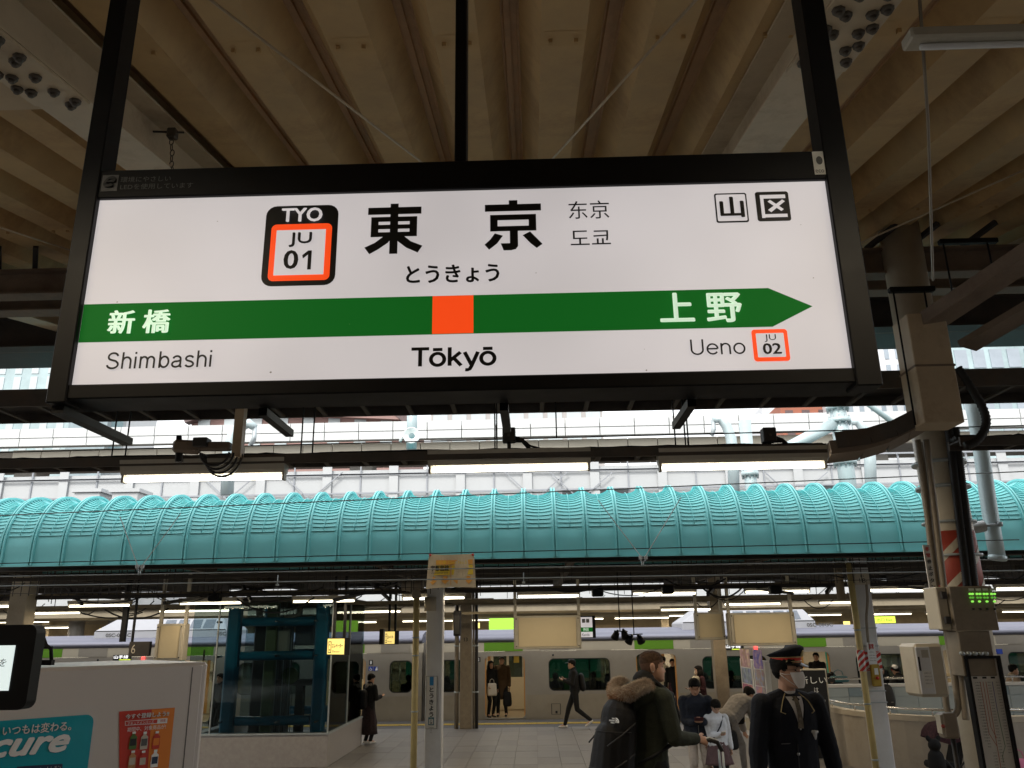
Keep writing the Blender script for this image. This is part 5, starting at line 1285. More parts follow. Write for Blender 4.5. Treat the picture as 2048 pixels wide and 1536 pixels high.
for i in range(40):
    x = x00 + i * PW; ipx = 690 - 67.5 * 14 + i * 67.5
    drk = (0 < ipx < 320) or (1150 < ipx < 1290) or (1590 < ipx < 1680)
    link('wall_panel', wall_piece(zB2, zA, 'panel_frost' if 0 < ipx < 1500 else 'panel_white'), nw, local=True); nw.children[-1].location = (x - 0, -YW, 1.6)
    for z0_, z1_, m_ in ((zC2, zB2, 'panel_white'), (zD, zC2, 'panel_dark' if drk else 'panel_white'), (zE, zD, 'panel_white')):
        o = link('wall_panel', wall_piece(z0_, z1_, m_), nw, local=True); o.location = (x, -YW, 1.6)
    o = link('post', MB().box((-.03, YW - .06, zE), (.03, YW - .005, zA)).mesh('post', 'frame_white') if i == 0 else pm['post'], nw, local=True); pm.setdefault('post', o.data); o.location = (x, -YW, 1.6)
    if i % 2 == 0:
        o = link('wide_post', MB().box((-.2, YW - .12, zE), (.2, YW - .065, zA)).mesh('wide_post', 'panel_white') if i == 0 else pm['wide'], nw, local=True); pm.setdefault('wide', o.data); o.location = (x - .05, -YW, 1.6)
for z in (zA - .03, zB2, zC2, zD, (zB2 + zC2) / 2 + .4): MB().box((x00, YW - .16, z - .035), (x00 + 40 * PW, YW - .125, z + .035)).build('rail', 'frame_white', nw)
MB().box((x00, YW + .05, -1.6), (x00 + 40 * PW, YW + .5, zA - .3)).build('core_wall', 'panel_white', nw)
for px in (395 // 1, 560, 1010, 1100, 1530):
    a_ = at(px, 944, YW - .2); b_ = at(px + 60, 1000, YW - .2); MB().bar(a_, b_, .04, .04).build('brace', 'frame_white', nw); MB().bar(at(px + 125, 944, YW - .2), b_, .04, .04).build('brace', 'frame_white', nw)
for k, px in enumerate((172, 248)):
    t = thing('rooftop_box', ['left white box with a lid behind the turquoise roof', 'right white box with a lid behind the turquoise roof'][k], 'box', at(px, 1020, 32)); a_ = at(px - 28, 1020, 32); b_ = at(px + 28, 984, 32)
    MB().box((a_.x, 32, a_.z - 2), (b_.x, 33, b_.z)).build('box', 'panel_white', t, bevel=.02); MB().box((a_.x - .1, 31.9, b_.z), (b_.x + .1, 33.1, b_.z + .14)).build('lid', 'panel_white', t)
    MB().cyl((at(px, 1020, 32).x, 32.5, -1.5), (at(px, 1020, 32).x, 32.5, a_.z - 2), .3, n=8).build('support', 'concrete', t)
# ================================================================== viaduct
mat('viaduct_white', (.58, .6, .6), .5, var=.03, scale=.5, dirt=(.55, .55, .52), dirt_amt=.3); mat('viaduct_cream', (.50, .46, .37), .55, var=.04, scale=.5); mat('viaduct_soffit', (.26, .235, .2), .7, var=.06, scale=.4)
vd = thing('viaduct', 'long raised railway viaduct with white panelled parapet and cream girder', 'viaduct', (0, 40, -1.6))
YD = 40.0
def seg_row(z0_, z1_, Y, dep, m_, name, npx, py, ph=0):
    W_ = npx / 1620 * (at(1024, py, Y) - EYE).length * .985
    me = MB().box((.02, Y, z0_), (W_ - .02, Y + dep, z1_)).mesh(name, m_)
    for i in range(-18, 18):
        o = link(name, me, vd, local=True); o.location = (i * W_ + ph, -YD, 1.6)
z1 = at(1024, 838, YD).z; z2 = at(1024, 857, YD).z; z3 = at(1024, 873, YD).z; z4 = at(1024, 881, YD + .7).z; z5 = at(1024, 899, YD + .7).z
seg_row(z2 + .02, z1, YD, .3, 'viaduct_white', 'parapet_panel', 70, 850)
seg_row(z3, z2 - .02, YD, .3, 'viaduct_white', 'parapet_panel', 70, 860)
MB().box((-60, YD + .3, z3 + .05), (60, YD + .68, z1 - .2)).build('parapet_core', 'viaduct_soffit', vd)
seg_row(z5, z4, YD + .7, .3, 'viaduct_cream', 'girder_panel', 60, 890, .4)
MB().box((-60, YD + .95, z5 - .01), (60, YD + 4.5, z3 - .02)).build('girder_core', 'viaduct_soffit', vd)
me = MB().box((.015, YD + .75, z5 - .06), (1.63, YD + 4.5, z5 - .015)).mesh('soffit_panel', 'viaduct_soffit')
for i in range(-30, 30):
    o = link('soffit_panel', me, vd, local=True); o.location = (i * 1.65, -YD, 1.6)
for i in range(-5, 6): MB().box((i * 9 - .6, YD + 2, -1.5), (i * 9 + .6, YD + 3.2, z5 - .07)).build('pier', 'concrete', vd)
# ================================================================== buildings
def facade(name, label, px0, px1, pytop, Y, wallm, winm, cw, ch, ww, wh, dep=14, extra=None, ztop=None, rows_from=None, cat='building'):
    a_ = at(px0, 830, Y); b_ = at(px1, 830, Y); zt = at((px0 + px1) / 2, pytop, Y).z if ztop is None else ztop
    t = thing(name, label, cat, ((a_.x + b_.x) / 2, Y, -1.7)); mb = MB().box((a_.x, Y, -1.7), (b_.x, Y + dep, zt)); mb.build('walls', wallm, t)
    zlow = at(1024, 850, Y).z - ch
    me = MB().box((-ww / 2, Y - .12, -wh / 2), (ww / 2, Y - .01, wh / 2)).mesh('window', winm)
    n = int((b_.x - a_.x) / cw); z = zt - ch * .7; k = 0
    while z > zlow and k < 140:
        for i in range(n):
            o = link('window', me, t, local=True); o.location = (a_.x + (i + .5) * (b_.x - a_.x) / n - t.location.x, -Y, z + 1.7); k += 1
        z -= ch
    return t, a_, b_, zt
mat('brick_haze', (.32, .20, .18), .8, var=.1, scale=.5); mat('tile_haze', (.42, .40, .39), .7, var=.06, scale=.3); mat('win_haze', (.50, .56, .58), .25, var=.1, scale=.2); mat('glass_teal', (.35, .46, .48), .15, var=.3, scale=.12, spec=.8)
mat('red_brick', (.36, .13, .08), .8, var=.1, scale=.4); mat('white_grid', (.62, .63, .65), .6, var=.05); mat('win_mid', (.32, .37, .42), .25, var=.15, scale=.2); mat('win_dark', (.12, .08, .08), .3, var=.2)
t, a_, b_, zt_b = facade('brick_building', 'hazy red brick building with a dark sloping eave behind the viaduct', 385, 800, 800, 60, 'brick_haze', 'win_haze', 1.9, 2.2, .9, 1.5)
e0 = at(372, 842, 59.6); e1 = at(520, 800, 59.6); r0 = at(815, 842, 59.6); r1 = at(740, 798, 59.6)
MB().bar(e0, e1 + V((0, 0, .3)), .8, .5).build('eave', 'win_dark', t); MB().bar(r0, r1 + V((0, 0, .6)), .8, .6).build('eave', 'win_dark', t)
MB().bar(at(470, 822, 59.5), at(800, 836, 59.5), .5, .35).build('cornice', 'brick_haze', t)
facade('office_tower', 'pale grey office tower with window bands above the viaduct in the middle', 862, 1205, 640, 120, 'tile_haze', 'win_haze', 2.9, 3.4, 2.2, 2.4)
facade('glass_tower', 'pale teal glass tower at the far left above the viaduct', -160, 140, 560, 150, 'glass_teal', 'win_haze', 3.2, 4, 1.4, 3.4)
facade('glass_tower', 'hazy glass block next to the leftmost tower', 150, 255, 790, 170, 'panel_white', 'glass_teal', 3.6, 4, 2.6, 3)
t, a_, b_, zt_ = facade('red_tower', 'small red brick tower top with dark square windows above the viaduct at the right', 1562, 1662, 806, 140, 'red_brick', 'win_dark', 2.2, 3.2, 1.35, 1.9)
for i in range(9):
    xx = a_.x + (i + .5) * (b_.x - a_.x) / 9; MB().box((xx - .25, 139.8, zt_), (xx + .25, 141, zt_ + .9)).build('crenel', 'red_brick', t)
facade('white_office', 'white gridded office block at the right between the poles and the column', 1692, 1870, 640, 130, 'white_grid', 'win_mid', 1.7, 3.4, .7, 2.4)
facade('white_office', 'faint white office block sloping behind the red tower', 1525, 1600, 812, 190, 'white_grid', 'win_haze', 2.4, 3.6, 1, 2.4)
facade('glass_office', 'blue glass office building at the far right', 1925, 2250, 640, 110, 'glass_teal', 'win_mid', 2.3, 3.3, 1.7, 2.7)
# ================================================================== train
mat('train_steel', (.34, .315, .27), .42, .4, var=.07, scale=1.2, dirt=(.25, .22, .18), dirt_amt=.35)
mat('train_lower', (.36, .32, .25), .38, .45, var=.12, scale=.9, dirt=(.2, .16, .11), dirt_amt=.5)
mat('train_cream', (.46, .42, .33), .5, .1, var=.05, scale=1)
mat('train_green', (.11, .27, .015), .45, var=.04, scale=2)
mat('train_roof', (.15, .155, .2), .55, .1, var=.1, scale=1, dirt=(.14, .14, .17), dirt_amt=.5)
mat('train_gutter', (.2, .205, .26), .45, .2, var=.08, scale=1.4)
mat('train_under', (.05, .045, .04), .8, var=.3, scale=3)
mat('interior_cream', (.62, .52, .36), .5, var=.04, scale=2)
mat('interior_floor', (.32, .24, .15), .4, var=.1, scale=2)
mat('interior_orange', (.62, .30, .08), .4, var=.05)
mat('far_window_glow', (.03, .30, .20), .5, var=.15, scale=2, emit=(.03, .3, .2), es=.07)  # faint emission stands in for light through the green far-side glass
mat('seat_green', (.06, .16, .07), .8, var=.2, scale=8)
mat('hand_rail', (.6, .6, .58), .25, .8, var=0)
mat('black_trim', (.012, .012, .013), .4, var=.1)
mat('ac_white', (.36, .37, .40), .5, var=.05, scale=2, dirt=(.35, .34, .33), dirt_amt=.3)
mat('ac_grille', (.12, .14, .17), .5, var=.2, scale=10)
mat('lamp_interior', (.9, .88, .8), .4, var=0, emit=(1, .9, .68), es=3)
glass('window_glass', (.32, .38, .35), .04); glass('door_glass', (.4, .45, .42), .08); glass('shaft_glass', (.66, .74, .76), .0, .015)
YTR = 25.75; TW = 2.85
def tz(py, px=1024, Y=None): return at(px, py, YTR if Y is None else Y).z
def tx(px, py=1370): return at(px, py, YTR).x
zdb, zdt = tz(1436), tz(1311)
zwb, zwt = tz(1383), tz(1318)
zct = tz(1284); zbelt = tz(1390); zbot = -1.1
def ring(mb, x0, x1, z0, z1, y, r, inset):
    """flat panel x0..x1,z0..z1 with a rounded hole inset from it"""
    P = rrect_poly(x0 + inset, x1 - inset, z0 + inset, z1 - inset, r); n = len(P); xm = (x0 + x1) / 2; zm = (z0 + z1) / 2
    Q = [(x1 if p > xm else x0, z1 if q > zm else z0) for p, q in P]
    vs = [(p, y, q) for p, q in P] + [(p, y, q) for p, q in Q] + [(p, y + .06, q) for p, q in P]
    fs = []
    for i in range(n):
        j = (i + 1) % n
        fs.append((i, j, n + j, n + i) if Q[i] != Q[j] else (i, j, n + i))
        fs.append((i, 2 * n + i, 2 * n + j, j))
    mb.add(vs, fs)
def car(label, pxa, pxb, doors, wins, loc_px):
    x0, x1 = tx(pxa), tx(pxb); t = thing('train_car', label, 'train car', (tx(loc_px), YTR, zbot), 'cars of the green striped commuter train')
    dw = .615; cuts = []
    for d in doors: cuts.append((tx(d) - dw, tx(d) + dw, 'd'))
    for a, b in wins: cuts.append((tx(a), tx(b), 'w'))
    cuts.sort()
    up = MB(); lo = MB(); x = x0
    def wall(mb, xa, xb, za, zb_): mb.add([(xa, YTR, za), (xb, YTR, za), (xb, YTR, zb_), (xa, YTR, zb_)], [(0, 1, 2, 3)])
    for (a, b, k) in cuts + [(x1, x1, 'e')]:
        wall(up, x, a, zbelt, zdt + .12); wall(lo, x, a, zbot, zbelt)
        if k == 'w':
            wall(up, a, b, zwt + .03, zdt + .12); wall(up, a, b, zbelt, zwb - .03); wall(lo, a, b, zbot, zbelt); ring(up, a, b, zwb - .03, zwt + .03, YTR, .16, .03)
        if k == 'd':
            wall(up, a, b, zdt + .0, zdt + .12); ring(up, a, b, zdb - .02, zdt, YTR, .14, .015); wall(lo, a, b, zbot, zdb - .02)
        x = b
    up.build('side_panel', 'train_steel', t); lo.build('lower_side_panel', 'train_lower', t)
    MB().box((x0, YTR - .012, zbelt - .012), (x1, YTR - .001, zbelt + .012)).build('belt_strip', 'train_steel', t) if False else None
    # cornice with green blocks above the doors
    MB().box((x0, YTR - .004, zdt + .121), (x1, YTR + .05, zct)).build('cornice', 'train_cream', t)
    seam = MB()
    for d in doors:
        c_ = tx(d); MB().box((c_ - .62, YTR - .012, zdt + .125), (c_ + .55, YTR - .005, zct - .01)).build('green_panel', 'train_green', t)
        MB().box((c_ + 1.05, YTR - .012, zdt + .125), (c_ + 1.05 + .9, YTR - .005, zct - .01)).build('grey_panel', 'train_steel', t)
    # door edges, frames and opened leaves
    for d in doors:
        c_ = tx(d)
        for s_ in (-1, 1):
            MB().box((c_ + s_ * (dw - .03) - .02, YTR + .07, zdb), (c_ + s_ * (dw - .03) + .02, YTR + .11, zdt - .02)).build('door_edge', 'interior_orange', t)
        MB().box((c_ - dw, YTR + .0, zdb - .035), (c_ + dw, YTR + .3, zdb - .021)).build('door_sill', 'tactile', t)
    for a, b in wins:
        g = MB().box((tx(a) + .01, YTR + .03, zwb - .02), (tx(b) - .01, YTR + .04, zwt + .02)).build('window_pane', 'window_glass', t)
        mb = MB(); P = rrect_poly(tx(a) + .028, tx(b) - .028, zwb - .002, zwt + .002, .16); n = len(P)
        Q = rrect_poly(tx(a) + .055, tx(b) - .055, zwb + .025, zwt - .025, .14)
        mb.add([(p, YTR + .012, q) for p, q in P] + [(p, YTR + .012, q) for p, q in Q], [(i, (i + 1) % n, n + (i + 1) % n, n + i) for i in range(n)]); mb.build('window_rubber', 'black_trim', g)
        if tx(b) - tx(a) > 1.4:
            xm = tx(a) + (tx(b) - tx(a)) * .66; MB().box((xm - .02, YTR + .041, zwb), (xm + .02, YTR + .06, zwt)).build('window_bar', 'black_trim', g)
    # ends, far side, floor, ceiling
    Z1 = zct + .02
    MB().box((x0, YTR, zbot), (x0 + .03, YTR + TW, Z1)).build('end_wall', 'train_steel', t); MB().box((x1 - .03, YTR, zbot), (x1, YTR + TW, Z1)).build('end_wall', 'train_steel', t)
    MB().box((x0 + .031, YTR + .061, zdb - .15), (x1 - .031, YTR + TW - .06, zdb - .02)).build('floor', 'interior_floor', t)
    MB().box((x0 + .031, YTR + .061, zdt + .14), (x1 - .031, YTR + TW - .06, zdt + .2)).build('ceiling', 'interior_cream', t)
    yb = YTR + TW - .05
    MB().box((x0 + .031, yb, zbot), (x1 - .031, yb + .04, zdb + .95)).build('far_wall', 'interior_cream', t); MB().box((x0 + .031, yb, zdb + 1.75), (x1 - .031, yb + .04, Z1)).build('far_wall', 'interior_cream', t)
    xx = x0 + .04; far = MB()
    for d in doors:
        c_ = tx(d)
        for s_ in (-1, 1):
            MB().box((c_ + s_ * .31 - .29, yb - .03, zdb), (c_ + s_ * .31 + .29, yb - .002, zdb + 1.0)).build('far_door', 'interior_cream', t)
            MB().box((c_ + s_ * .31 - .05 * s_ - .22, yb - .02, zdb + .95), (c_ + s_ * .31 - .05 * s_ + .22, yb - .01, zdb + 1.75)).build('far_door_window', 'window_glass', t)
            MB().box((c_ + s_ * .62 - .05, yb - .06, zdb), (c_ + s_ * .62 + .05, yb - .031, zdb + 1.9)).build('door_post', 'interior_orange', t)
        MB().box((c_ + .2, yb - .035, zdb + 1.45), (c_ + .38, yb - .031, zdb + 1.65)).build('sticker', 'lit_yellow_off', t)
    for a, b in wins:
        MB().box((tx(a) + .1, yb + .01, zdb + .95), (tx(b) - .1, yb + .02, zdb + 1.75)).build('far_window', 'far_window_glow', t)
        # bench seats facing each other
        for y_ in (YTR + .1, yb - .56):
            MB().box((tx(a) + .05, y_, zdb), (tx(b) - .05, y_ + .5, zdb + .4)).build('bench', 'seat_green', t)
        MB().box((tx(a) + .05, yb - .12, zdb + .4), (tx(b) - .05, yb - .03, zdb + .85)).build('bench_back', 'seat_green', t)
        for xx in (tx(a), tx(b)):
            MB().cyl((xx, YTR + .62, zdb), (xx, YTR + .62, zdt + .14), .017, n=6).build('grab_pole', 'hand_rail', t)
            MB().cyl((xx, yb - .6, zdb), (xx, yb - .6, zdt + .14), .017, n=6).build('grab_pole', 'hand_rail', t)
        MB().cyl((tx(a), YTR + .62, zdt - .12), (tx(b), YTR + .62, zdt - .12), .014, n=6).build('grab_rail', 'hand_rail', t)
    xx = x0 + 1.0
    while xx < x1 - 1.2:
        MB().box((xx, YTR + .7, zdt + .10), (xx + 1.1, YTR + .8, zdt + .135)).build('ceiling_lamp', 'lamp_interior', t)
        xx += 2.2
    area('lamp', ((max(x0, -16) + min(x1, 16)) / 2, YTR + 1.4, zdt + .09), min(x1, 16) - max(x0, -16) - 1, .5, 40, (1, .86, .62), t)
    # roof
    mb = MB(); mb.smooth = False
    prof = [(YTR - .015, zct), (YTR - .03, zct + .05), (YTR - .01, zct + .14), (YTR + .18, zct + .24), (YTR + .7, zct + .33), (YTR + 1.42, zct + .37), (YTR + 2.2, zct + .33), (YTR + 2.7, zct + .22), (YTR + TW, zct)]
    mb.mi = 0; mb.prism(prof, 'x', x0 + .05, x1 - .05); mb.build('roof', 'train_roof', t)
    MB().cyl((x0 + .05, YTR - .0, zct + .09), (x1 - .05, YTR - .0, zct + .09), .075, n=12).build('gutter', 'train_gutter', t)
    MB().box((x0 + .3, YTR + .1, -1.45), (x1 - .3, YTR + TW - .2, zbot)).build('underframe', 'train_under', t)
    return t
mat('lit_yellow_off', (.6, .42, .05), .5, var=.1)
car1 = car('left silver train car with green blocks, marked 1 beside a wheelchair sign', -560, 846, [690, 385, 80, -225], [(776, 826), (472, 600), (167, 295), (-138, -10)], 500)
car2 = car('right car of the silver train with an open door marked 2', 869, 2255, [1010, 1315, 1625, 1935], [(874, 932), (1096, 1224), (1406, 1540), (1716, 1852), (2024, 2160)], 1400)
for z_ in (zdb + .3, 1.3 if False else zdb + 1.2):
    MB().box((tx(846), YTR + .5, z_), (tx(869), YTR + 2.3, z_ + .6)).build('gangway', 'rubber', car1)
def sticker(c_, body, px0, py0, px1, py1, bgm, fgm, name='sticker'):
    a_ = at(px0, py1, YTR); b_ = at(px1, py0, YTR)
    MB().box((a_.x, YTR - .008, a_.z), (b_.x, YTR - .003, b_.z)).build(name, bgm, c_)
    if body: text_on(body, fgm, ((a_.x + b_.x) / 2, YTR - .008, (a_.z + b_.z) / 2), (b_.x - a_.x) * (.45 if len(body) < 2 else .85), (b_.z - a_.z) * .7, c_, bold=.03)
sticker(car2, '2', 953, 1314, 961, 1324, 'dark_steel', 'print_white', 'door_number'); sticker(car1, '1', 738, 1320, 746, 1330, 'dark_steel', 'print_white', 'door_number')
mat('pict_blue', (.03, .07, .4), .5, var=0)
def wheelchair(c_, px0, py0, px1, py1):
    sticker(c_, None, px0, py0, px1, py1, 'pict_blue', 'print_white')
    a_ = at(px0, py1, YTR); b_ = at(px1, py0, YTR); w_ = b_.x - a_.x; h_ = b_.z - a_.z
    def q(u, v): return (a_.x + w_ * u, YTR - .012, a_.z + h_ * v)
    mb = MB(); mb.tube([q(.5 + .25 * cos(R(t)), .32 + .22 * sin(R(t))) for t in range(120, 400, 20)], .008, 4); mb.tube([q(.42, .75), q(.45, .48), q(.68, .48), q(.8, .18)], .009, 4); mb.cyl(q(.42, .85), q(.42, .86), .02, n=6)
    mb.build('pictogram', 'print_white', c_)
wheelchair(car1, 737, 1333, 746, 1342); sticker(car1, None, 747, 1333, 756, 1342, 'pict_blue', 'print_white')
a_ = at(750, 1341, YTR); MB().add([(a_.x, YTR - .011, a_.z), (a_.x + .08, YTR - .011, a_.z), (a_.x + .07, YTR - .011, a_.z + .12), (a_.x + .03, YTR - .011, a_.z + .08)], [(0, 1, 2, 3)]).build('pictogram', 'print_white', car1)
wheelchair(car2, 1984, 1298, 1993, 1308); sticker(car2, None, 1994, 1298, 2004, 1308, 'pict_blue', 'print_white')
text_on('モハE234', 'ink', (at(1462, 1421, YTR).x, YTR - .002, at(1462, 1421, YTR).z), .72, .1, car2)
mat('led_board', (.02, .02, .02), .4, var=0); mat('led_red', (.5, .02, .02), .4, var=0, emit=(1, .06, .05), es=1.6); mat('led_white', (.8, .8, .8), .4, var=0, emit=(1, 1, 1), es=1.0)
for c_, px0, py in ((car2, 1450, 1296), (car1, 226, 1317)):
    a_ = at(px0, py + 4, YTR); MB().box((a_.x, YTR - .025, a_.z), (a_.x + .56, YTR - .013, a_.z + .16)).build('destination_display', 'led_board', c_)
    text_on('山手線', 'led_white', (a_.x + .25, YTR - .026, a_.z + .1), .44, .1, c_); MB().box((a_.x + .2, YTR - .03, a_.z + .005), (a_.x + .55, YTR - .026, a_.z + .03)).build('green_line', 'lit_lime', c_)
    a2 = at(px0 + 61, py, YTR); MB().cyl((a2.x, YTR - .03, a2.z - .05), (a2.x, YTR - .03, a2.z + .05), .05, n=10).build('side_lamp', 'led_red', c_)
    MB().cyl((a2.x, YTR - .05, a2.z - .03), (a2.x, YTR - .05, a2.z + .03), .02, n=8).build('side_lamp', 'led_white', c_)
for px, py in ((1397 * 0 + 1106, 1310), (196, 1320)):
    a_ = at(px, py, YTR); MB().cyl((a_.x, YTR - .02, a_.z), (a_.x, YTR, a_.z), .03, n=8).build('lamp_lens', 'black_trim', car2 if px > 850 else car1)
a_ = at(1103, 1429, YTR); mb = MB()
for q in (((0, 0), (.02, .3)), ((.26, 0), (.28, .3)), ((.02, 0), (.26, .01)), ((.02, .29), (.26, .3))): mb.box((a_.x + q[0][0], YTR - .006, a_.z + q[0][1]), (a_.x + q[1][0], YTR - .001, a_.z + q[1][1]))
mb.build('hatch_frame', 'train_under', car2); MB().box((a_.x + .12, YTR - .01, a_.z + .03), (a_.x + .18, YTR - .001, a_.z + .1)).build('latch', 'black_trim', car2)
def ac_unit(c_, px0, px1, glazed, txt):
    x0 = at(px0, 1285, YTR + .5).x; x1 = at(px1, 1285, YTR + .5).x; z0 = zct + .25; h_ = .62; yf = YTR + .42
    mb = MB(); ang = .55
    vs = [(x0, yf, z0), (x1, yf, z0), (x1, yf + 2.0, z0), (x0, yf + 2.0, z0), (x0, yf, z0 + .24), (x1, yf, z0 + .24), (x1, yf + 2.0, z0 + .24), (x0, yf + 2.0, z0 + .24), (x0 + .55, yf + .35, z0 + h_), (x1 - .25, yf + .35, z0 + h_), (x1 - .25, yf + 1.65, z0 + h_), (x0 + .55, yf + 1.65, z0 + h_)]
    mb.add(vs, [(0, 3, 2, 1), (0, 1, 5, 4), (1, 2, 6, 5), (2, 3, 7, 6), (3, 0, 4, 7), (4, 5, 9, 8), (5, 6, 10, 9), (6, 7, 11, 10), (7, 4, 8, 11), (8, 9, 10, 11)])
    u = mb.build('air_conditioner', 'ac_white', c_, bevel=.03)
    for i in range(glazed):
        xa = x1 - .35 - (i + 1) * .42; zq0, zq1 = z0 + .29, z0 + .56
        def sl_(z): return yf + .35 * (z - z0 - .24) / (h_ - .24) - .008
        MB().add([(xa, sl_(zq0), zq0), (xa + .36, sl_(zq0), zq0), (xa + .36 - .03, sl_(zq1), zq1), (xa - .03 + .04, sl_(zq1), zq1)], [(0, 1, 2, 3)]).build('grille', 'ac_grille', u)
    MB().box((x0 + .02, yf - .012, z0 + .235), (x1 - .02, yf - .002, z0 + .255)).build('trim', 'black_trim', u)
    MB().box((x0, yf - .02, z0 - .02), (x1, yf - .004, z0 + .02)).build('mount', 'train_gutter', u)
    for k in range(3): 
        xx = x0 + (x1 - x0) * (.08 + .42 * k)
        if txt: text_on(txt, 'ink_grey', (xx + .45, yf, z0 + .12), .8, .11, u, bold=.03)
ac_unit(car2, 1366, 1634, 5, '0SC-06GC'); ac_unit(car1, 188, 452, 4, '0SC-06GC'); ac_unit(car1, -500, -240, 4, '')
# dark equipment frame on the roof between the cars
# ================================================================== glass elevator
EX1 = at(655, 1500, 17.1).x; EX0 = at(396, 1500, 17.1).x - .35; EY0, EY1 = 17.1, 20.4
mat('lift_blue', (.015, .23, .38), .4, var=.12, scale=4, dirt=(.01, .07, .12), dirt_amt=.6)
mat('stone_base', (.36, .34, .33), .35, var=.1, scale=14, dirt=(.28, .26, .25), dirt_amt=.3)
mat('shaft_dark', (.03, .035, .035), .6, var=.3, scale=2); mat('shaft_green', (.16, .2, .09), .5, var=.15, scale=3)
el = thing('glass_elevator', 'glass elevator enclosure with blue steel frame on a pale stone base', 'elevator', ((EX0 + EX1) / 2, EY0, ZF))
zbase = at(650, 1469, EY0).z; zgl = at(640, 1214, EY0).z + .12
mb = MB(); mb.box((EX0, EY0, ZF), (EX1, EY0 + .2, zbase)); mb.build('base_front', 'stone_base', el, bevel=.01)
MB().box((EX1 - .2, EY0 + .201, ZF), (EX1, EY1, zbase)).build('base_side', 'stone_base', el, bevel=.01); MB().box((EX0, EY0 + .201, ZF), (EX0 + .2, EY1, zbase)).build('base_side', 'stone_base', el)
for q in (((EX0 - .01, EY0 - .015, zbase), (EX1 + .015, EY0 + .21, zbase + .03)), ((EX1 - .21, EY0 + .2105, zbase), (EX1 + .015, EY1, zbase + .03))): MB().box(*q).build('sill', 'galvanised', el)
for (xa, xb_) in ((EX0, EX0 + .52), (EX0 + .53, EX1 - .02)): MB().box((xa, EY0 + .05, zbase + .03), (xb_, EY0 + .062, zgl)).build('glass_pane', 'shaft_glass', el)
for (ya, yb_) in ((EY0 + .07, EY0 + 1.7), (EY0 + 1.72, EY1)): MB().box((EX1 - .05, ya, zbase + .03), (EX1 - .038, yb_, zgl)).build('glass_pane', 'shaft_glass', el)
MB().box((EX0, EY1 - .05, zbase), (EX1 - .06, EY1 - .04, zgl)).build('glass_pane', 'shaft_glass', el)
for x_, y_ in ((EX1 - .03, EY0 + .04), (EX0 + .525, EY0 + .04), (EX1 - .03, EY0 + 1.71)):
    MB().box((x_ - .012, y_ - .005, zbase + .03), (x_ + .012, y_ + .03, zgl)).build('mullion', 'galvanised', el)
MB().box((EX0, EY0 + .02, zgl), (EX1, EY0 + .1, zgl + .07)).build('head_rail', 'dark_steel', el); MB().box((EX1 - .08, EY0 + .11, zgl), (EX1, EY1, zgl + .07)).build('head_rail', 'dark_steel', el)
MB().box((EX0, EY0 + .11, zgl + .071), (EX1, EY1, zgl + .11)).build('roof_plate', 'shaft_dark', el)
xL = at(462, 1350, EY0 + .45).x; xR = at(640, 1350, EY0 + .45).x; yf = EY0 + .45
for x_, y_ in ((xL, yf), (xR, yf), (xL, EY1 - .5), (xR, EY1 - .5)):
    MB().box((x_ - .13, y_ - .12, zbase - .3), (x_ + .13, y_ + .12, zgl)).build('frame_column', 'lift_blue', el, bevel=.04)
for py in (1243, 1311, 1441):
    z = at(560, py, yf).z
    for y_ in (yf, EY1 - .5): MB().cyl((xL + .17, y_, z), (xR - .17, y_, z), .09, n=16).build('frame_beam', 'lift_blue', el)
    MB().cyl((xR, yf + .14, z), (xR, EY1 - .64, z), .1, n=12).build('frame_beam', 'lift_blue', el)
    for px in (440, 555, 633):
        q = at(px, py, EY0 + .2); MB().cyl((q.x, EY0 + .07, z), (q.x, EY0 + .3, z), .022, n=8).build('glass_clamp', 'hand_rail', el)
MB().box((xL + .25, yf + .5, -1), (xL + .75, yf + 1.8, zgl - .4)).build('lift_car', 'shaft_dark', el, bevel=.03)
MB().box((at(525, 1350, yf + .3).x, yf + .3, -1), (at(547, 1350, yf + .3).x, yf + .5, zgl)).build('guide_column', 'shaft_green', el, bevel=.02)
a_ = at(552, 1330, yf + .5); MB().cyl((a_.x + .3, yf + .5, at(570, 1352, yf + .5).z), (a_.x + .3, yf + .62, at(570, 1352, yf + .5).z), .17, n=24).build('pulley', 'shaft_green', el)
MB().box((at(545, 1330, yf + .4).x, yf + .4, at(570, 1310, yf).z), (at(575, 1330, yf + .4).x, yf + .5, at(570, 1255, yf).z)).build('motor_cover', 'fixture', el, bevel=.04)
MB().box((a_.x + .0, yf + .55, at(570, 1375, yf).z), (a_.x + 1.0, yf + .8, at(570, 1362, yf).z)).build('bracket_beam', 'shaft_dark', el)
MB().box((a_.x + .42, yf + .6, -1), (a_.x + .58, yf + .8, at(570, 1362, yf).z)).build('post', 'shaft_dark', el)
MB().box((at(575, 1260, yf).x, yf + .6, at(1, 1300, yf).z), (at(612, 1260, yf).x, yf + .9, at(1, 1258, yf).z)).build('machine', 'ac_grille', el, bevel=.03)
for k in range(7):
    x_ = at(546 + k * 6, 1330, yf + .35).x; MB().cyl((x_, yf + .35 + .03 * k, -.4), (x_, yf + .35 + .03 * k, zgl), .007, n=5).build('lift_cable', 'galvanised' if k % 2 else 'rubber', el)
MB().tube([at(600, 1215, yf), at(600, 1226, yf), at(592, 1233, yf), at(570, 1235, yf)], .06, 10).build('duct', 'conduit', el)
MB().tube([at(519, 1210, yf), at(519, 1232, yf)], .07, 10).build('duct', 'conduit', el)
MB().box((at(408, 1290, EY0).x, EY0 + .0, at(408, 1322, EY0).z), (at(410, 1290, EY0).x, EY0 + .04, at(408, 1300, EY0).z)).build('hinge', 'black_trim', el)
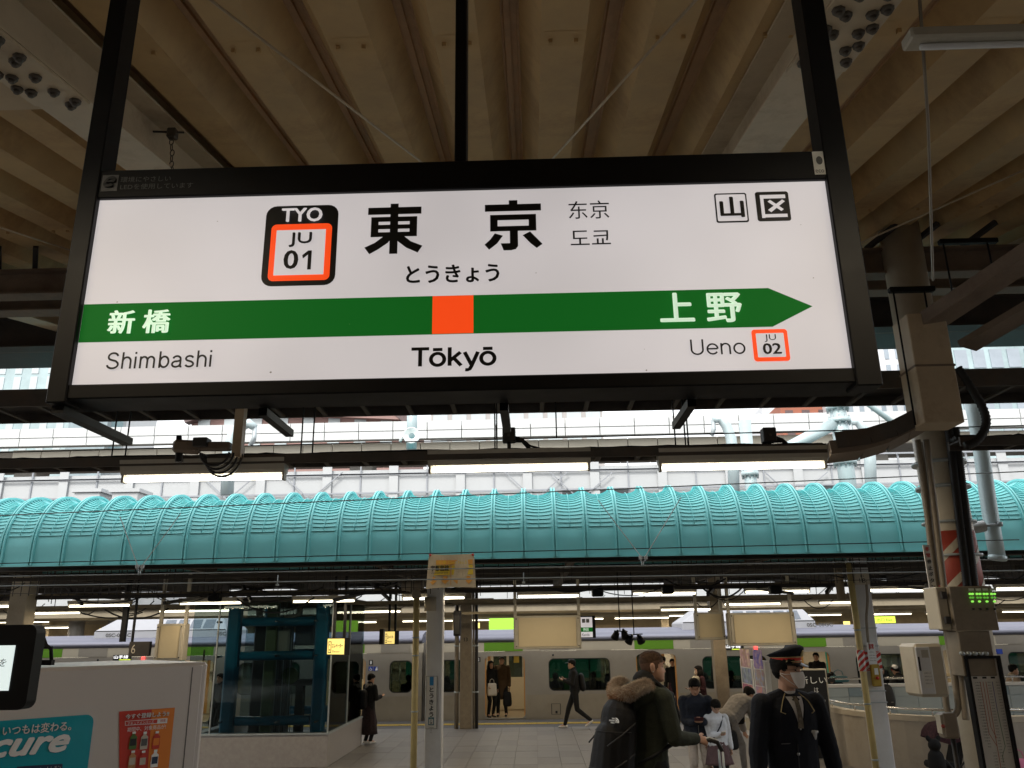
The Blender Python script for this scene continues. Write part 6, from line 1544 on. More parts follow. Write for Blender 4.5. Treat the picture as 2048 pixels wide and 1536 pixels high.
# ================================================================== stair parapets at the right
mat('parapet', (.40, .355, .29), .6, var=.07, scale=2.5, dirt=(.22, .17, .12), dirt_amt=.6, bump=.05)
mat('parapet_cap', (.5, .44, .34), .5, var=.05, scale=3)
mat('tile_pale', (.36, .43, .47), .35, var=.04, scale=2); mat('tile_blue', (.22, .30, .37), .35, var=.05, scale=2)
pw = thing('stair_parapet', 'rounded beige stair parapet wall with a steel handrail behind the officer', 'parapet', (at(1860, 1500, 14.9).x, 14.9, ZF))
zp = at(1780, 1436, 14.9).z
xl2 = at(1668, 1450, 17.0).x; rad = 1.7; rady = 2.3; xw = xl2 + rad
def plan(off):
    pts = [(12.0, 14.9 + off), (xw, 14.9 + off)]
    for t in range(1, 13):
        a = R(-90 - 7.5 * t); pts.append((xw + (rad - off) * cos(a), 14.9 + rady + (rady - off) * sin(a)))
    pts.append((xw - rad + off, 18.3)); return pts
A_, B_ = plan(0), plan(.16)
def strip(z0_, z1_, A_, B_, name, m_):
    mb = MB(); mb.smooth = False; n = len(A_)
    rings = [[(A_[i][0], A_[i][1], z0_), (B_[i][0], B_[i][1], z0_), (B_[i][0], B_[i][1], z1_), (A_[i][0], A_[i][1], z1_)] for i in range(n)]
    mb.loft(rings); return mb.build(name, m_, pw)
strip(ZF, zp - .09, A_, B_, 'wall', 'parapet'); strip(zp - .088, zp, plan(-.02), plan(.18), 'cap', 'parapet_cap')
rl = [(x, y, zp + .10) for x, y in plan(.08)]
MB().tube(rl, .02, 8).build('handrail', 'hand_rail', pw)
for i in (1, 4, 7, 10, 13): MB().cyl((rl[i][0], rl[i][1], zp), rl[i], .012, n=6).build('rail_post', 'hand_rail', pw)
tp = thing('tiled_parapet', 'stair wall clad in pale blue tiles with a white cap and handrail', 'parapet', (at(1850, 1400, 18.5).x, 18.5, ZF))
YP = 18.5; xt0 = at(1652, 1390, YP).x; za, zb_, zc_, zd_ = at(1850, 1367, YP).z, at(1850, 1377, YP).z, at(1850, 1392, YP).z, at(1850, 1427, YP).z
MB().box((xt0, YP + .02, ZF), (13, YP + .2, za - .06)).build('wall', 'tile_pale', tp)
MB().box((xt0 - .02, YP - .02, za - .055), (13, YP + .22, za)).build('cap', 'white_paint', tp)
tw_ = (at(1880, 1390, YP).x - at(1834, 1390, YP).x)
for nm, z0_, z1_ in (('a', zc_, za - .06), ('b', zd_, zc_), ('c', zd_ - (zc_ - zd_), zd_)):
    mp, mb_ = [MB().box((.006, 0, z0_ + .006), (tw_ - .006, .018, z1_ - .006)).mesh('wall_tile', m_) for m_ in ('tile_pale', 'tile_blue')]
    i = 0; x = xt0
    while x < 12.8:
        o = link('wall_tile', mb_ if (nm == 'a' and i % 3 == 1) else mp, tp, local=True); o.location = (x - tp.location.x, YP - tp.location.y, -tp.location.z); x += tw_; i += 1
MB().tube([(xt0, YP + .1, za + .11), (13, YP + .1, za + .11)], .022, 8).build('handrail', 'hand_rail', tp)
x = xt0
while x < 13: MB().cyl((x, YP + .1, za), (x, YP + .1, za + .11), .014, n=6).build('rail_post', 'hand_rail', tp); x += 1.0
MB().box((at(1652, 1362, YP).x, YP + .05, za + .05), (at(1672, 1362, YP).x, YP + .06, za + .13)).build('small_plate', 'ink', tp)
bgx = thing('black_bag', 'black rucksack hanging over the tiled wall beside the numbered column', 'bag', at(1778, 1400, 18.2))
q = at(1779, 1394, 18.2)
bm = bmesh.new(); bmesh.ops.create_uvsphere(bm, u_segments=20, v_segments=14, radius=1)
for v in bm.verts:
    x, y, z = v.co; k = 1 / max(.001, (abs(x) ** 4 + abs(y) ** 4 + abs(z) ** 4) ** .25) * .75 + .25; v.co = (x * .13 * k + q.x + .05 * (-z * .3), y * .1 * k + 18.3, z * .25 * k + q.z)
me = bpy.data.meshes.new('bag_body'); bm.to_mesh(me); bm.free(); me.materials.append(M['rubber']); [setattr(p, 'use_smooth', True) for p in me.polygons]; link('bag_body', me, bgx)
MB().tube([(q.x - .05, 18.25, q.z + .2), (q.x - .06, 18.4, q.z + .36), (q.x + .03, 18.45, q.z + .38), (q.x + .05, 18.3, q.z + .22)], .012, 6).build('strap', 'black_paint', bgx)
text_on('CUBE'[:0] or '—', 'fixture', (q.x + .04, 18.19, q.z - .1), .05, .008, bgx)
# ================================================================== poster rack and chalkboard
rk = thing('brochure_rack', 'tall white stand of colourful travel posters left of the officer', 'display stand', at(1512, 1478, 21.5))
def rack_face(pxa, pya_t, pya_b, pxb, pyb_t, pyb_b, Ya, Yb):
    a_, b_ = at(pxa, pya_b, Ya), at(pxb, pyb_b, Yb); zt_a = at(pxa, pya_t, Ya).z; zbm = ZF + .02
    return a_, b_, zt_a
fa = at(1487, 1400, 21.5); fb = at(1511, 1400, 20.4); fc2 = at(1513, 1400, 20.35); fd = at(1536, 1400, 19.6); ztop = at(1500, 1318, 21).z
def rp(p, q, u, z, off=0):
    d = V((q.x - p.x, q.y - p.y, 0)); n = V((d.y, -d.x, 0)).normalized(); 
    if n.y > 0: n = -n
    r = V((p.x, p.y, 0)) + d * u + n * off; return (r.x, r.y, z)
for (p, q, pics) in ((fa, fb, ('a', 'b', 'c')), (fc2, fd, ('d', 'e', 'f'))):
    mb = MB(); mb.add([rp(p, q, 0, ZF, -.12), rp(p, q, 1, ZF, -.12), rp(p, q, 1, ZF, 0), rp(p, q, 0, ZF, 0), rp(p, q, 0, ztop, -.12), rp(p, q, 1, ztop, -.12), rp(p, q, 1, ztop, 0), rp(p, q, 0, ztop, 0)], [(0, 3, 2, 1), (4, 5, 6, 7), (0, 1, 5, 4), (1, 2, 6, 5), (2, 3, 7, 6), (3, 0, 4, 7)])
    mb.build('frame', 'white_paint', rk)
cols = [(.30, .22, .14), (.12, .14, .35), (.45, .12, .10), (.25, .25, .24), (.10, .12, .45), (.35, .2, .3), (.4, .38, .34), (.3, .28, .25)]
def photo_mat(i, c1, c2):
    m = bpy.data.materials.new('poster_print'); m.use_nodes = True; n = m.node_tree.nodes; l = m.node_tree.links; b = n['Principled BSDF']; b.inputs['Roughness'].default_value = .6
    tc = n.new('ShaderNodeTexCoord'); nz = n.new('ShaderNodeTexNoise'); nz.inputs['Scale'].default_value = 6 + i % 3; nz.inputs['Detail'].default_value = 5
    mp = n.new('ShaderNodeMapping'); mp.inputs['Location'].default_value = (i * 3.1, i * 1.7, 0); l.new(tc.outputs['Object'], mp.inputs[0]); l.new(mp.outputs[0], nz.inputs[0])
    cr = n.new('ShaderNodeValToRGB'); e = cr.color_ramp.elements; e[0].position = .35; e[0].color = tuple(c1) + (1,); e[1].position = .62; e[1].color = tuple(c2) + (1,); x = e.new(.5); x.color = ((c1[0] + c2[1]) * .5, (c1[1] + c2[2]) * .4, (c1[2] + c2[0]) * .45, 1)
    l.new(nz.outputs['Fac'], cr.inputs[0]); l.new(cr.outputs[0], b.inputs['Base Color']); M['poster_%d' % i] = m; return m
k = 0
for (p, q) in ((fa, fb), (fc2, fd)):
    for (v0, v1) in ((1.99, 1.57), (1.55, 1.2), (1.18, .9), (.87, .45)):
        photo_mat(k, cols[k % 8], [(.6, .5, .4), (.3, .35, .6), (.6, .3, .25), (.5, .5, .5)][k % 4])
        MB().add([rp(p, q, .1, ZF + v1, .012), rp(p, q, .9, ZF + v1, .012), rp(p, q, .9, ZF + v0, .012), rp(p, q, .1, ZF + v0, .012)], [(0, 1, 2, 3)]).build('poster', 'poster_%d' % k, rk); k += 1
    MB().add([rp(p, q, .08, ZF + .12, .012), rp(p, q, .92, ZF + .12, .012), rp(p, q, .92, ZF + .4, .012), rp(p, q, .08, ZF + .4, .012)], [(0, 1, 2, 3)]).build('lower_panel', 'train_cream', rk)
cb = thing('chalkboard_sign', 'black advertising board with white handwritten characters in a grey frame beside the officer', 'sign board', at(1632, 1480, 16.6))
a_ = at(1598, 1480, 16.6); b_ = at(1652, 1337, 16.6); x0, x1, z1_ = a_.x, b_.x, b_.z; z0_ = ZF + .1
MB().box((x0, 16.6, z0_), (x1, 16.66, z1_)).build('frame', 'fixture', cb, bevel=.01); MB().box((x0 + .03, 16.59, z0_ + .03), (x1 - .03, 16.598, z1_ - .03)).build('board', 'ink', cb)
wm_ = x1 - x0
text_on('新しい', 'print_white', (x0 + wm_ * .58, 16.59, at(1632, 1360, 16.6).z), wm_ * .78, .13, cb)
for i, (ch_, px, py) in enumerate((('は', 1632, 1377), ('じ', 1633, 1386), ('ま', 1638, 1393), ('る。', 1643, 1395))): text_on(ch_, 'print_white', (at(px, py, 16.6).x, 16.59, at(px, py + 3, 16.6).z), .08 if i < 3 else .13, .09, cb)
text_on('2018', 'print_white', (at(1641, 1405, 16.6).x, 16.59, at(1641, 1405, 16.6).z), .08, .03, cb)
p = at(1645, 1419, 16.6); MB().box((p.x - .05, 16.583, p.z - .03), (p.x + .05, 16.589, p.z + .03)).build('label_plate', 'print_white', cb)
for s_ in (x0 + .08, x1 - .08): MB().box((s_ - .02, 16.4, ZF), (s_ + .02, 16.85, ZF + .1)).build('foot', 'dark_steel', cb)
# ================================================================== people
mat('skin', (.46, .26, .17), .55, var=.08, scale=14); mat('skin_pale', (.52, .33, .24), .55, var=.06, scale=14)
mat('hair_black', (.008, .007, .006), .7, var=.4, scale=40, spec=.15); mat('hair_brown', (.065, .038, .022), .7, var=.4, scale=60, spec=.2)
mat('eye_dark', (.01, .008, .008), .2, var=0); mat('eye_white', (.5, .47, .44), .3, var=0); mat('lip', (.35, .13, .10), .5, var=.05)
def cloth(name, c, rough=.9, var=.18, scale=10, bump=.35): return mat(name, c, rough, var=var, scale=scale, bump=bump, spec=.25)
cloth('olive_cloth', (.035, .04, .028)); cloth('navy_wool', (.008, .010, .016), .85); cloth('black_cloth', (.012, .012, .012)); cloth('navy_puffer', (.014, .019, .032), .6)
cloth('white_puffer', (.72, .76, .82), .6, .05); cloth('beige_trousers', (.46, .40, .34)); cloth('grey_coat', (.26, .24, .22)); cloth('brown_coat', (.075, .045, .022)); cloth('mauve_skirt', (.14, .09, .095))
cloth('check_cloth', (.05, .02, .025), .9, .6, 30); cloth('beige_coat', (.34, .25, .18)); cloth('tights', (.01, .009, .009), .7); cloth('red_cap', (.42, .02, .02), .7, .05); cloth('cream_cloth', (.5, .45, .36)); cloth('plaid_skirt', (.03, .02, .022), .9, .5, 25)
mat('mask_white', (.82, .80, .78), .8, var=.03, scale=8); mat('shirt_white', (.55, .54, .54), .8, var=.03); mat('shoe_black', (.02, .018, .018), .4, var=.2); mat('shoe_white', (.55, .54, .52), .6, var=.08); mat('shoe_brown', (.09, .04, .025), .5)
mat('gold_trim', (.42, .34, .16), .4, .4, var=.1); mat('red_band', (.55, .035, .02), .7, var=.1, scale=8); mat('badge_silver', (.5, .5, .48), .3, .7, var=.1)
mat('nylon_black', (.010, .010, .011), .62, var=.25, scale=9, bump=.3, spec=.2); mat('phone_body', (.06, .01, .015), .3, var=0)
mat('fur_pale', (.50, .42, .34), .9, var=.25, scale=30); mat('fur_brown', (.26, .13, .06), .9, var=.3, scale=30)
def caps(mb, p0, r0, p1, r1, side=(1, 0, 0), fa=1.0, fb=1.0, n=14):
    """closed capsule with elliptical section; fa scales along side, fb across"""
    p0 = V(p0); p1 = V(p1); d = p1 - p0; L = d.length
    d = d / L if L > 1e-6 else V((0, 0, 1)); s_ = V(side); s_ = s_ - d * s_.dot(d); s_ = s_.normalized() if s_.length > 1e-4 else d.orthogonal().normalized(); t_ = d.cross(s_)
    rings = []
    for k in range(5):
        a = R(-90 + 90 * k / 4.0 * .98 + 1.5); rings.append((p0 + d * (r0 * sin(a)), r0 * cos(a)))
    for k in range(1, 5) if L > 1e-6 else ():
        u = k / 5; rings.append((p0.lerp(p1, u), r0 * (1 - u) + r1 * u))
    for k in range(5):
        a = R(90 * k / 4.0 * .98); rings.append((p1 + d * (r1 * sin(a)), r1 * cos(a)))
    mb.loft([[p + s_ * (r * fa * cos(2 * pi * j / n)) + t_ * (r * fb * sin(2 * pi * j / n)) for j in range(n)] for p, r in rings])
def remesh(mb, name, m_, parent, vox, smooth=2, wrinkle=0.0, wscale=9.0, cut=None, seed=0, hip=None):
    me = bpy.data.meshes.new('tmp'); me.from_pydata(mb.v, [], mb.f)
    o = bpy.data.objects.new('tmp', me)
    md = o.modifiers.new('r', 'REMESH'); md.mode = 'VOXEL'; md.voxel_size = vox; md.adaptivity = 0
    m2 = evaluate(o); bpy.data.meshes.remove(me)
    bm = bmesh.new(); bm.from_mesh(m2)
    if smooth:
        for _ in range(smooth): bmesh.ops.smooth_vert(bm, verts=bm.verts, factor=.5, use_axis_x=True, use_axis_y=True, use_axis_z=True)
    if wrinkle:
        bm.normal_update()
        for v in bm.verts:
            c_ = v.co; nn = noise.noise(V((c_.x * wscale + seed, c_.y * wscale, c_.z * wscale * .6))) + .5 * noise.noise(V((c_.x * wscale * 2.3, c_.y * wscale * 2.3 + seed, c_.z * wscale * 3)))
            v.co = c_ + v.normal * (nn * wrinkle)
    if cut: bmesh.ops.delete(bm, geom=[f for f in bm.faces if cut(f.calc_center_median())], context='FACES')
    bm.to_mesh(m2); bm.free(); m2.name = name
    m2.materials.clear(); m2.materials.append(M[m_])
    for p in m2.polygons: p.use_smooth = True
    o = bpy.data.objects.new(name, m2); COL.objects.link(o); o.parent = parent
    return o
HT = [(-.120, .012, .070, -.045), (-.112, .034, .088, -.02), (-.100, .045, .094, .012), (-.080, .056, .093, .038), (-.060, .062, .094, .056), (-.040, .067, .094, .070), (-.020, .070, .092, .082), (0, .073, .090, .090), (.02, .075, .094, .095), (.04, .0765, .097, .098), (.06, .076, .094, .098), (.08, .070, .083, .092), (.10, .055, .062, .075), (.113, .032, .035, .045), (.118, .008, .010, .012)]
def hrow(z):
    for i in range(len(HT) - 1):
        if HT[i][0] <= z <= HT[i + 1][0]:
            u = (z - HT[i][0]) / (HT[i + 1][0] - HT[i][0]); return [HT[i][k] * (1 - u) + HT[i + 1][k] * u for k in (1, 2, 3)]
    return HT[-1][1:] if z > 0 else HT[0][1:]
def head_pt(z, phi, off=0.0, face=True):
    """phi: 0 = +x, 90deg = front (+y)"""
    w_, f_, b_ = hrow(z); c_, s_ = cos(phi), sin(phi); cy = (f_ - b_) / 2; ry = (f_ + b_) / 2
    k = 2.25; q = (abs(c_) ** k + abs(s_) ** k) ** (-1 / k)
    x = w_ * c_ * q; y = cy + ry * s_ * q
    if face and s_ > 0:
        g = lambda a, b, sx: math.exp(-(a / sx) ** 2) 
        if -.05 < z < .012: 
            t = (.012 - z) / .052; t = min(1, max(0, t)); drop = 1 if z > -.042 else max(0, (z + .05) / .008)
            y += .027 * t * drop * math.exp(-(x / .013) ** 2)
        y += .007 * (math.exp(-((z + .067) / .006) ** 2) + math.exp(-((z + .079) / .006) ** 2)) * math.exp(-(x / .024) ** 2)
        y -= .008 * math.exp(-((abs(x) - .032) / .014) ** 2 - ((z - .002) / .013) ** 2)
        y += .004 * math.exp(-((z - .022) / .009) ** 2) * math.exp(-(x / .05) ** 2)
        y += .006 * math.exp(-((z + .105) / .014) ** 2 - (x / .022) ** 2)
        x += (.003 if x > 0 else -.003) * math.exp(-((z + .03) / .02) ** 2) * abs(c_)
    v = V((x, y, z))
    if off: v += (V((x, y - cy, z * .9)).normalized() * off)
    return v
def head_mesh(mb, mtx, nz=40, nphi=40):
    rings = []
    for i in range(nz + 1):
        z = -.119 + .2365 * i / nz
        rings.append([mtx @ head_pt(z, 2 * pi * j / nphi) for j in range(nphi)])
    mb.loft(rings)
    for s_ in (-1, 1):
        caps(mb, mtx @ V((s_ * .074, -.008, -.03)), .011, mtx @ V((s_ * .081, -.014, .012)), .016, side=mtx.to_3x3() @ V((0, 1, 0)), fa=1.0, fb=.45, n=10)
def in_hair(v, kind):
    x, y, z = v
    front = .058 if kind != 'fringe' else .028
    if kind == 'long': side = -.2
    elif kind in ('short', 'fringe', 'tail'): side = -.005
    elif kind == 'stubble': side = -.03
    else: side = .042
    back = {'fade': .02, 'stubble': -.07, 'short': -.058}.get(kind, -.07)
    if y > .05: lim = front + (.0 if abs(x) < .045 else -.02)
    elif y > .0: lim = side + (front - side) * (y / .05) ** 1.5 if kind != 'long' else -.2
    else: lim = side + (back - side) * min(1, -y / .06)
    return z > lim
def hair(parent, mtx, kind, m_, t=.014, nz=40, nphi=48, seed=1):
    vs, fs = [], []; H = {}
    for i in range(nz + 1):
        z = -.105 + .232 * i / nz
        for j in range(nphi):
            p = head_pt(min(z, .1178), 2 * pi * j / nphi, 0, False); H[i, j] = (p, in_hair(p, kind))
    idx = {}
    for (i, j), (p, ok) in H.items():
        nb_ = [H.get((i + a, (j + b) % nphi), (0, ok))[1] for a in (-2, -1, 0, 1, 2) for b in (-2, -1, 0, 1, 2)]
        f = sum(nb_) / len(nb_)
        q = head_pt(p.z, 2 * pi * j / nphi, 0, False); cy = 0
        tt = t * (1.0 if kind != 'fade' else .45 * (.15 + .85 * max(0, min(1, (p.z - .02) / .06))))
        o_ = .002 + tt * max(0, min(1, (f - .45) * 2.2)) * (1 + .35 * noise.noise(V((p.x * 70 + seed, p.y * 70, p.z * 70))))
        idx[i, j] = len(vs); vs.append(mtx @ (q + V((q.x, q.y, q.z * .9)).normalized() * o_))
    for i in range(nz):
        for j in range(nphi):
            j2 = (j + 1) % nphi
            if any(H[a][1] for a in ((i, j), (i, j2), (i + 1, j), (i + 1, j2))): fs.append((idx[i, j], idx[i, j2], idx[i + 1, j2], idx[i + 1, j]))
    fs.append(tuple(idx[nz, j] for j in range(nphi)))
    mb = MB(); mb.smooth = True; mb.add(vs, fs)
    if kind == 'long':
        for k in range(26):
            a = R(150 + 240 * k / 25 + 0); p0 = head_pt(.02, a, .005, False)
            if p0.y > .03: continue
            mb.tube([mtx @ p0, mtx @ (p0 + V((p0.x * .25, -.01, -.09))), mtx @ (p0 + V((p0.x * .2, -.02, -.2)))], [.02, .022, .006], 6)
    if kind == 'tail':
        mb.tube([mtx @ V((0, -.085, .03)), mtx @ V((0, -.125, .0)), mtx @ V((.01, -.13, -.08)), mtx @ V((.01, -.11, -.16))], [.02, .026, .022, .005], 8)
    o = mb.build('hair', m_); o.parent = parent
    return o
def strands(parent, name, m_, roots, length, curl=.3, r=.0009, seed=3, droop=.4):
    """many thin tapering hairs as one mesh"""
    rg = random.Random(seed); mb = MB()
    for p, n in roots:
        n = V(n).normalized(); L = length * rg.uniform(.55, 1.15)
        d = (n + V((rg.uniform(-1, 1), rg.uniform(-1, 1), rg.uniform(-1, 1))) * curl).normalized(); a = d.orthogonal().normalized(); b = d.cross(a); m = V(p) + d * L * .55; e = V(p) + d * L + V((0, 0, -droop * L * .35))
        vs = [V(p) + a * r, V(p) - a * r * .5 + b * r * .87, V(p) - a * r * .5 - b * r * .87, m + a * r * .7, m - a * r * .35 + b * r * .6, m - a * r * .35 - b * r * .6, e]
        mb.add(vs, [(0, 1, 4, 3), (1, 2, 5, 4), (2, 0, 3, 5), (3, 4, 6), (4, 5, 6), (5, 3, 6)])
    o = mb.build(name, m_); o.parent = parent
    return o
def ik(a, b, l1, l2, pole):
    a = V(a); b = V(b); d = b - a; L = min(d.length, (l1 + l2) * .998)
    if d.length < 1e-6: d = V((0, 0, -1))
    b2 = a + d.normalized() * L; x = (l1 * l1 - l2 * l2 + L * L) / (2 * L); h = sqrt(max(0, l1 * l1 - x * x)); dn = d.normalized()
    pl = V(pole); pl = (pl - dn * pl.dot(dn)); pl = pl.normalized() if pl.length > 1e-5 else V((0, 1, 0))
    return a + dn * x + pl * h, b2
def hand_caps(mb, wrist, dirn, palm, s=1.0, curl=25, thumb_side=1):
    """palm and five fingers; dirn = finger direction, palm = normal out of the palm"""
    d = V(dirn).normalized(); n = V(palm); n = (n - d * n.dot(d)).normalized(); sd = d.cross(n) * thumb_side
    w0 = V(wrist); pc = w0 + d * .085 * s
    caps(mb, w0 + d * .015 * s, .024 * s, w0 + d * .07 * s, .034 * s, side=sd, fa=1.05, fb=.5, n=10)
    for k, (o_, L, r) in enumerate(((.029, .068, .0088), (.010, .078, .009), (-.010, .072, .0088), (-.028, .056, .0078))):
        b = w0 + d * .075 * s + sd * o_ * s; c1 = R(curl * (.6 + .12 * k)); c2 = R(curl * 1.5 + 5 * k)
        d1 = (d * cos(c1) + n * sin(c1)); d2 = (d * cos(c2) + n * sin(c2)); m = b + d1 * L * .5 * s; e = m + d2 * L * .5 * s
        caps(mb, b, r * s, m, r * s * .95, n=8); caps(mb, m, r * s * .95, e, r * s * .8, n=8)
    b = w0 + d * .03 * s + sd * .026 * s; m = b + (d * .6 + sd * .7 + n * .25).normalized() * .036 * s; e = m + (d * .9 + sd * .15 + n * .35).normalized() * .032 * s
    caps(mb, b, .012 * s, m, .0105 * s, n=8); caps(mb, m, .0105 * s, e, .009 * s, n=8)
def person(label, loc, face, h=1.7, lean=0, look=(0, 0), hand_r=None, hand_l=None, foot_r=(.09, .02), foot_l=(-.09, .0), raise_r=0, raise_l=0, top='black_cloth', top_len=.82, legs='black_cloth', skirt=None, skirt_len=.5, shoe='shoe_black',
           hair_kind='short', hair_m='hair_black', skin_m='skin', vox=.011, bulk=1.0, group='people on the far platform', curl=25, pole_r=(.5, -1, -.6), pole_l=(-.5, -1, -.6), sit=False, collar=True, girl=False, sway=0, wr=.006, eyes=True, hs=1.0, hdir_r=None, hdir_l=None, npm_r=None, npm_l=None):
    """front of the person is local +y; face = heading in degrees (0 looks away from the camera, 90 looks left, -90 looks right)"""
    k = h / 1.72
    root = thing('person', label, 'person', loc, group); root.rotation_euler = (0, 0, R(face)); root.scale = (k, k, k)
    P = {}
    hz = .93 if not sit else .5
    base = V((0, 0, hz)); LR = Matrix.Rotation(R(-lean), 3, 'X') @ Matrix.Rotation(R(sway), 3, 'Y')
    def U(x, y, z): return base + LR @ (V((x, y, z)) - V((0, 0, .93)))
    sw = .185 if not girl else .165
    neck = U(0, -.005, 1.46); sh = {1: U(sw, 0, 1.385), -1: U(-sw, 0, 1.385)}
    hc = U(0, .02, 1.59)
    HM = Matrix.Translation(hc) @ (LR.to_4x4() @ Matrix.Rotation(R(lean * .6), 4, 'X') @ Matrix.Rotation(R(look[0]), 4, 'Z') @ Matrix.Rotation(R(look[1]), 4, 'X') @ Matrix.Scale(hs, 4))
    tgt = {1: V(hand_r) if hand_r else U(.25, .04, .80), -1: V(hand_l) if hand_l else U(-.25, .04, .80)}
    body = MB(); head_mesh(body, HM)
    caps(body, U(0, -.01, 1.40), .058, U(0, .0, 1.53), .052, n=12)
    caps(body, U(0, 0, 1.0), .115, U(0, 0, 1.3), .125, fa=1.15, fb=.75); caps(body, U(-.13, 0, 1.38), .05, U(.13, 0, 1.38), .05, n=10)
    coat = MB()
    cb_ = .135 * bulk
    caps(coat, U(0, 0, .98), cb_ * 1.0, U(0, 0, 1.31), cb_ * 1.08, fa=1.2, fb=.85); [caps(coat, U(s_ * .03, -.01, 1.425), .055 * bulk, U(s_ * (sw - .02), -.005, 1.375), .062 * bulk, n=12) for s_ in (-1, 1)]
    if top_len < .95: caps(coat, U(0, 0, .98), cb_, (lambda p: (p.x, p.y, p.z))(base + V((0, 0, top_len - .93)) + V((0, 0, cb_ * .9))), cb_ * 1.08, fa=1.18, fb=.9)
    if collar: caps(coat, U(0, -.01, 1.42), .085, U(0, -.012, 1.465), .075, fa=1.05, fb=1.0, n=14)
    W = {}
    for s_, pole in ((1, pole_r), (-1, pole_l)):
        el_, wr_ = ik(sh[s_], tgt[s_], .285, .255, LR @ V(pole)); W[s_] = wr_
        caps(body, sh[s_], .045, el_, .036, n=10); caps(body, el_, .036, wr_, .026, n=10)
        hd = (hdir_r if s_ == 1 else hdir_l) or (wr_ - el_); pm = (npm_r if s_ == 1 else npm_l) or ((-s_, 0, 0) if abs((wr_ - el_).normalized().z) > .6 else (0, 0, -1) if not (hand_r or hand_l) else (0, 0, 1))
        hand_caps(body, wr_, hd, pm, 1.0, curl, thumb_side=1)
        caps(coat, sh[s_], .068 * bulk, el_, .058 * bulk, n=12); caps(coat, el_, .058 * bulk, wr_ - (wr_ - el_).normalized() * .025, .044 * bulk, n=12)
    pants = MB(); caps(pants, base + V((-.05, 0, .0)), .115, base + V((.05, 0, .0)), .115, fb=.9)
    shoes = []
    for s_, ft, rz_ in ((1, foot_r, raise_r), (-1, foot_l, raise_l)):
        hip = base + V((s_ * .09, 0, -.03)); ank = V((ft[0], ft[1], .085 + rz_))
        kn, an = ik(hip, ank, .43, .43, (0, 1, 0)); 
        caps(body, hip, .07, kn, .05, n=10); caps(body, kn, .05, an, .035, n=10)
        caps(pants, hip, .09, kn, .066, n=12); caps(pants, kn, .066, an + V((0, 0, .01)), .05, n=12)
        pt = R(35) if rz_ > .04 else 0; fd = V((0, cos(pt), -sin(pt)))
        caps(body, an, .032, an + fd * .12 - V((0, 0, .045)), .03, n=8)
        sm_ = MB(); caps(sm_, an - fd * .045 - V((0, 0, .045)), .036, an + fd * .15 - V((0, 0, .052)), .033, side=(1, 0, 0), fa=1.15, fb=.9, n=12); caps(sm_, an - V((0, 0, .04)), .042, an + V((0, 0, .01)), .04, n=10)
        shoes.append(sm_)
    remesh(body, 'body', skin_m, root, vox, 1)
    remesh(coat, 'coat', top, root, vox, 2, wr, 9, seed=len(bpy.data.objects))
    if skirt:
        mb = MB(); n = 40; rings = []
        for q in range(9):
            u = q / 8; z = hz + .08 - u * (hz + .08 - skirt_len); rr_ = .15 + .09 * u
            rings.append([(rr_ * 1.1 * (1 + (.07 * u) * sin(10 * 2 * pi * j / n)) * cos(2 * pi * j / n), rr_ * .9 * (1 + .07 * u * sin(10 * 2 * pi * j / n)) * sin(2 * pi * j / n), z) for j in range(n)])
        mb.smooth = True; mb.loft(rings, cap=True); o = mb.build('skirt', skirt); o.parent = root
        remesh(pants, 'tights', legs, root, vox, 1)
    else: remesh(pants, 'trousers', legs, root, vox, 2, wr * .8, 8, seed=2)
    for sm_ in shoes: remesh(sm_, 'shoe', shoe, root, min(vox, .01), 1)
    if hair_kind: hair(root, HM, hair_kind, hair_m)
    if eyes:
        for s_ in (-1, 1):
            e = MB(); p = HM @ (head_pt(.002, R(90 - s_ * 24)) + V((0, .0005, 0))); caps(e, p - HM.to_3x3() @ V((.009, 0, 0)), .0035, p + HM.to_3x3() @ V((.009, 0, 0)), .0035, n=8)
            o = e.build('eye', 'eye_dark'); o.parent = root
            e = MB(); p = HM @ (head_pt(.025, R(90 - s_ * 24)) + V((0, .001, 0))); caps(e, p - HM.to_3x3() @ V((.014, .001, 0)), .003, p + HM.to_3x3() @ V((.014, 0, .001)), .003, n=6); o = e.build('eyebrow', hair_m); o.parent = root
    return root, HM, U, W
def pbox(mb, name, m_, root, bevel=0):
    o = mb.build(name, m_, None, bevel=bevel); o.parent = root; return o
def put(px, py_feet=None, Y=None, z=ZF):
    if Y is None: p = onz(px, py_feet, z); return (p.x, p.y, z)
    return (at(px, 1400, Y).x, Y, z)
def bag_obj(name, label, cat, loc, sx, sy, sz, m_, rot=0, handle=True, strap=None, power=5):
    t = thing(name, label, cat, loc); t.rotation_euler = (0, 0, R(rot))
    bm = bmesh.new(); bmesh.ops.create_uvsphere(bm, u_segments=24, v_segments=16, radius=1)
    for v in bm.verts:
        x, y, z = v.co; k = (abs(x) ** power + abs(y) ** power + abs(z) ** power) ** (-1 / power); v.co = (x * k * sx / 2 * (1 - .1 * z), y * k * sy / 2 * (1 - .25 * z), z * k * sz / 2)
    me = bpy.data.meshes.new('bag_body'); bm.to_mesh(me); bm.free(); me.materials.append(M[m_]); [setattr(p, 'use_smooth', True) for p in me.polygons]
    o = bpy.data.objects.new('bag_body', me); COL.objects.link(o); o.parent = t
    if handle:
        o = MB().tube([(-sx * .25, 0, sz * .46), (-sx * .2, 0, sz * .46 + .1), (0, 0, sz * .46 + .14), (sx * .2, 0, sz * .46 + .1), (sx * .25, 0, sz * .46)], .008, 6).build('handle', m_); o.parent = t
    return t
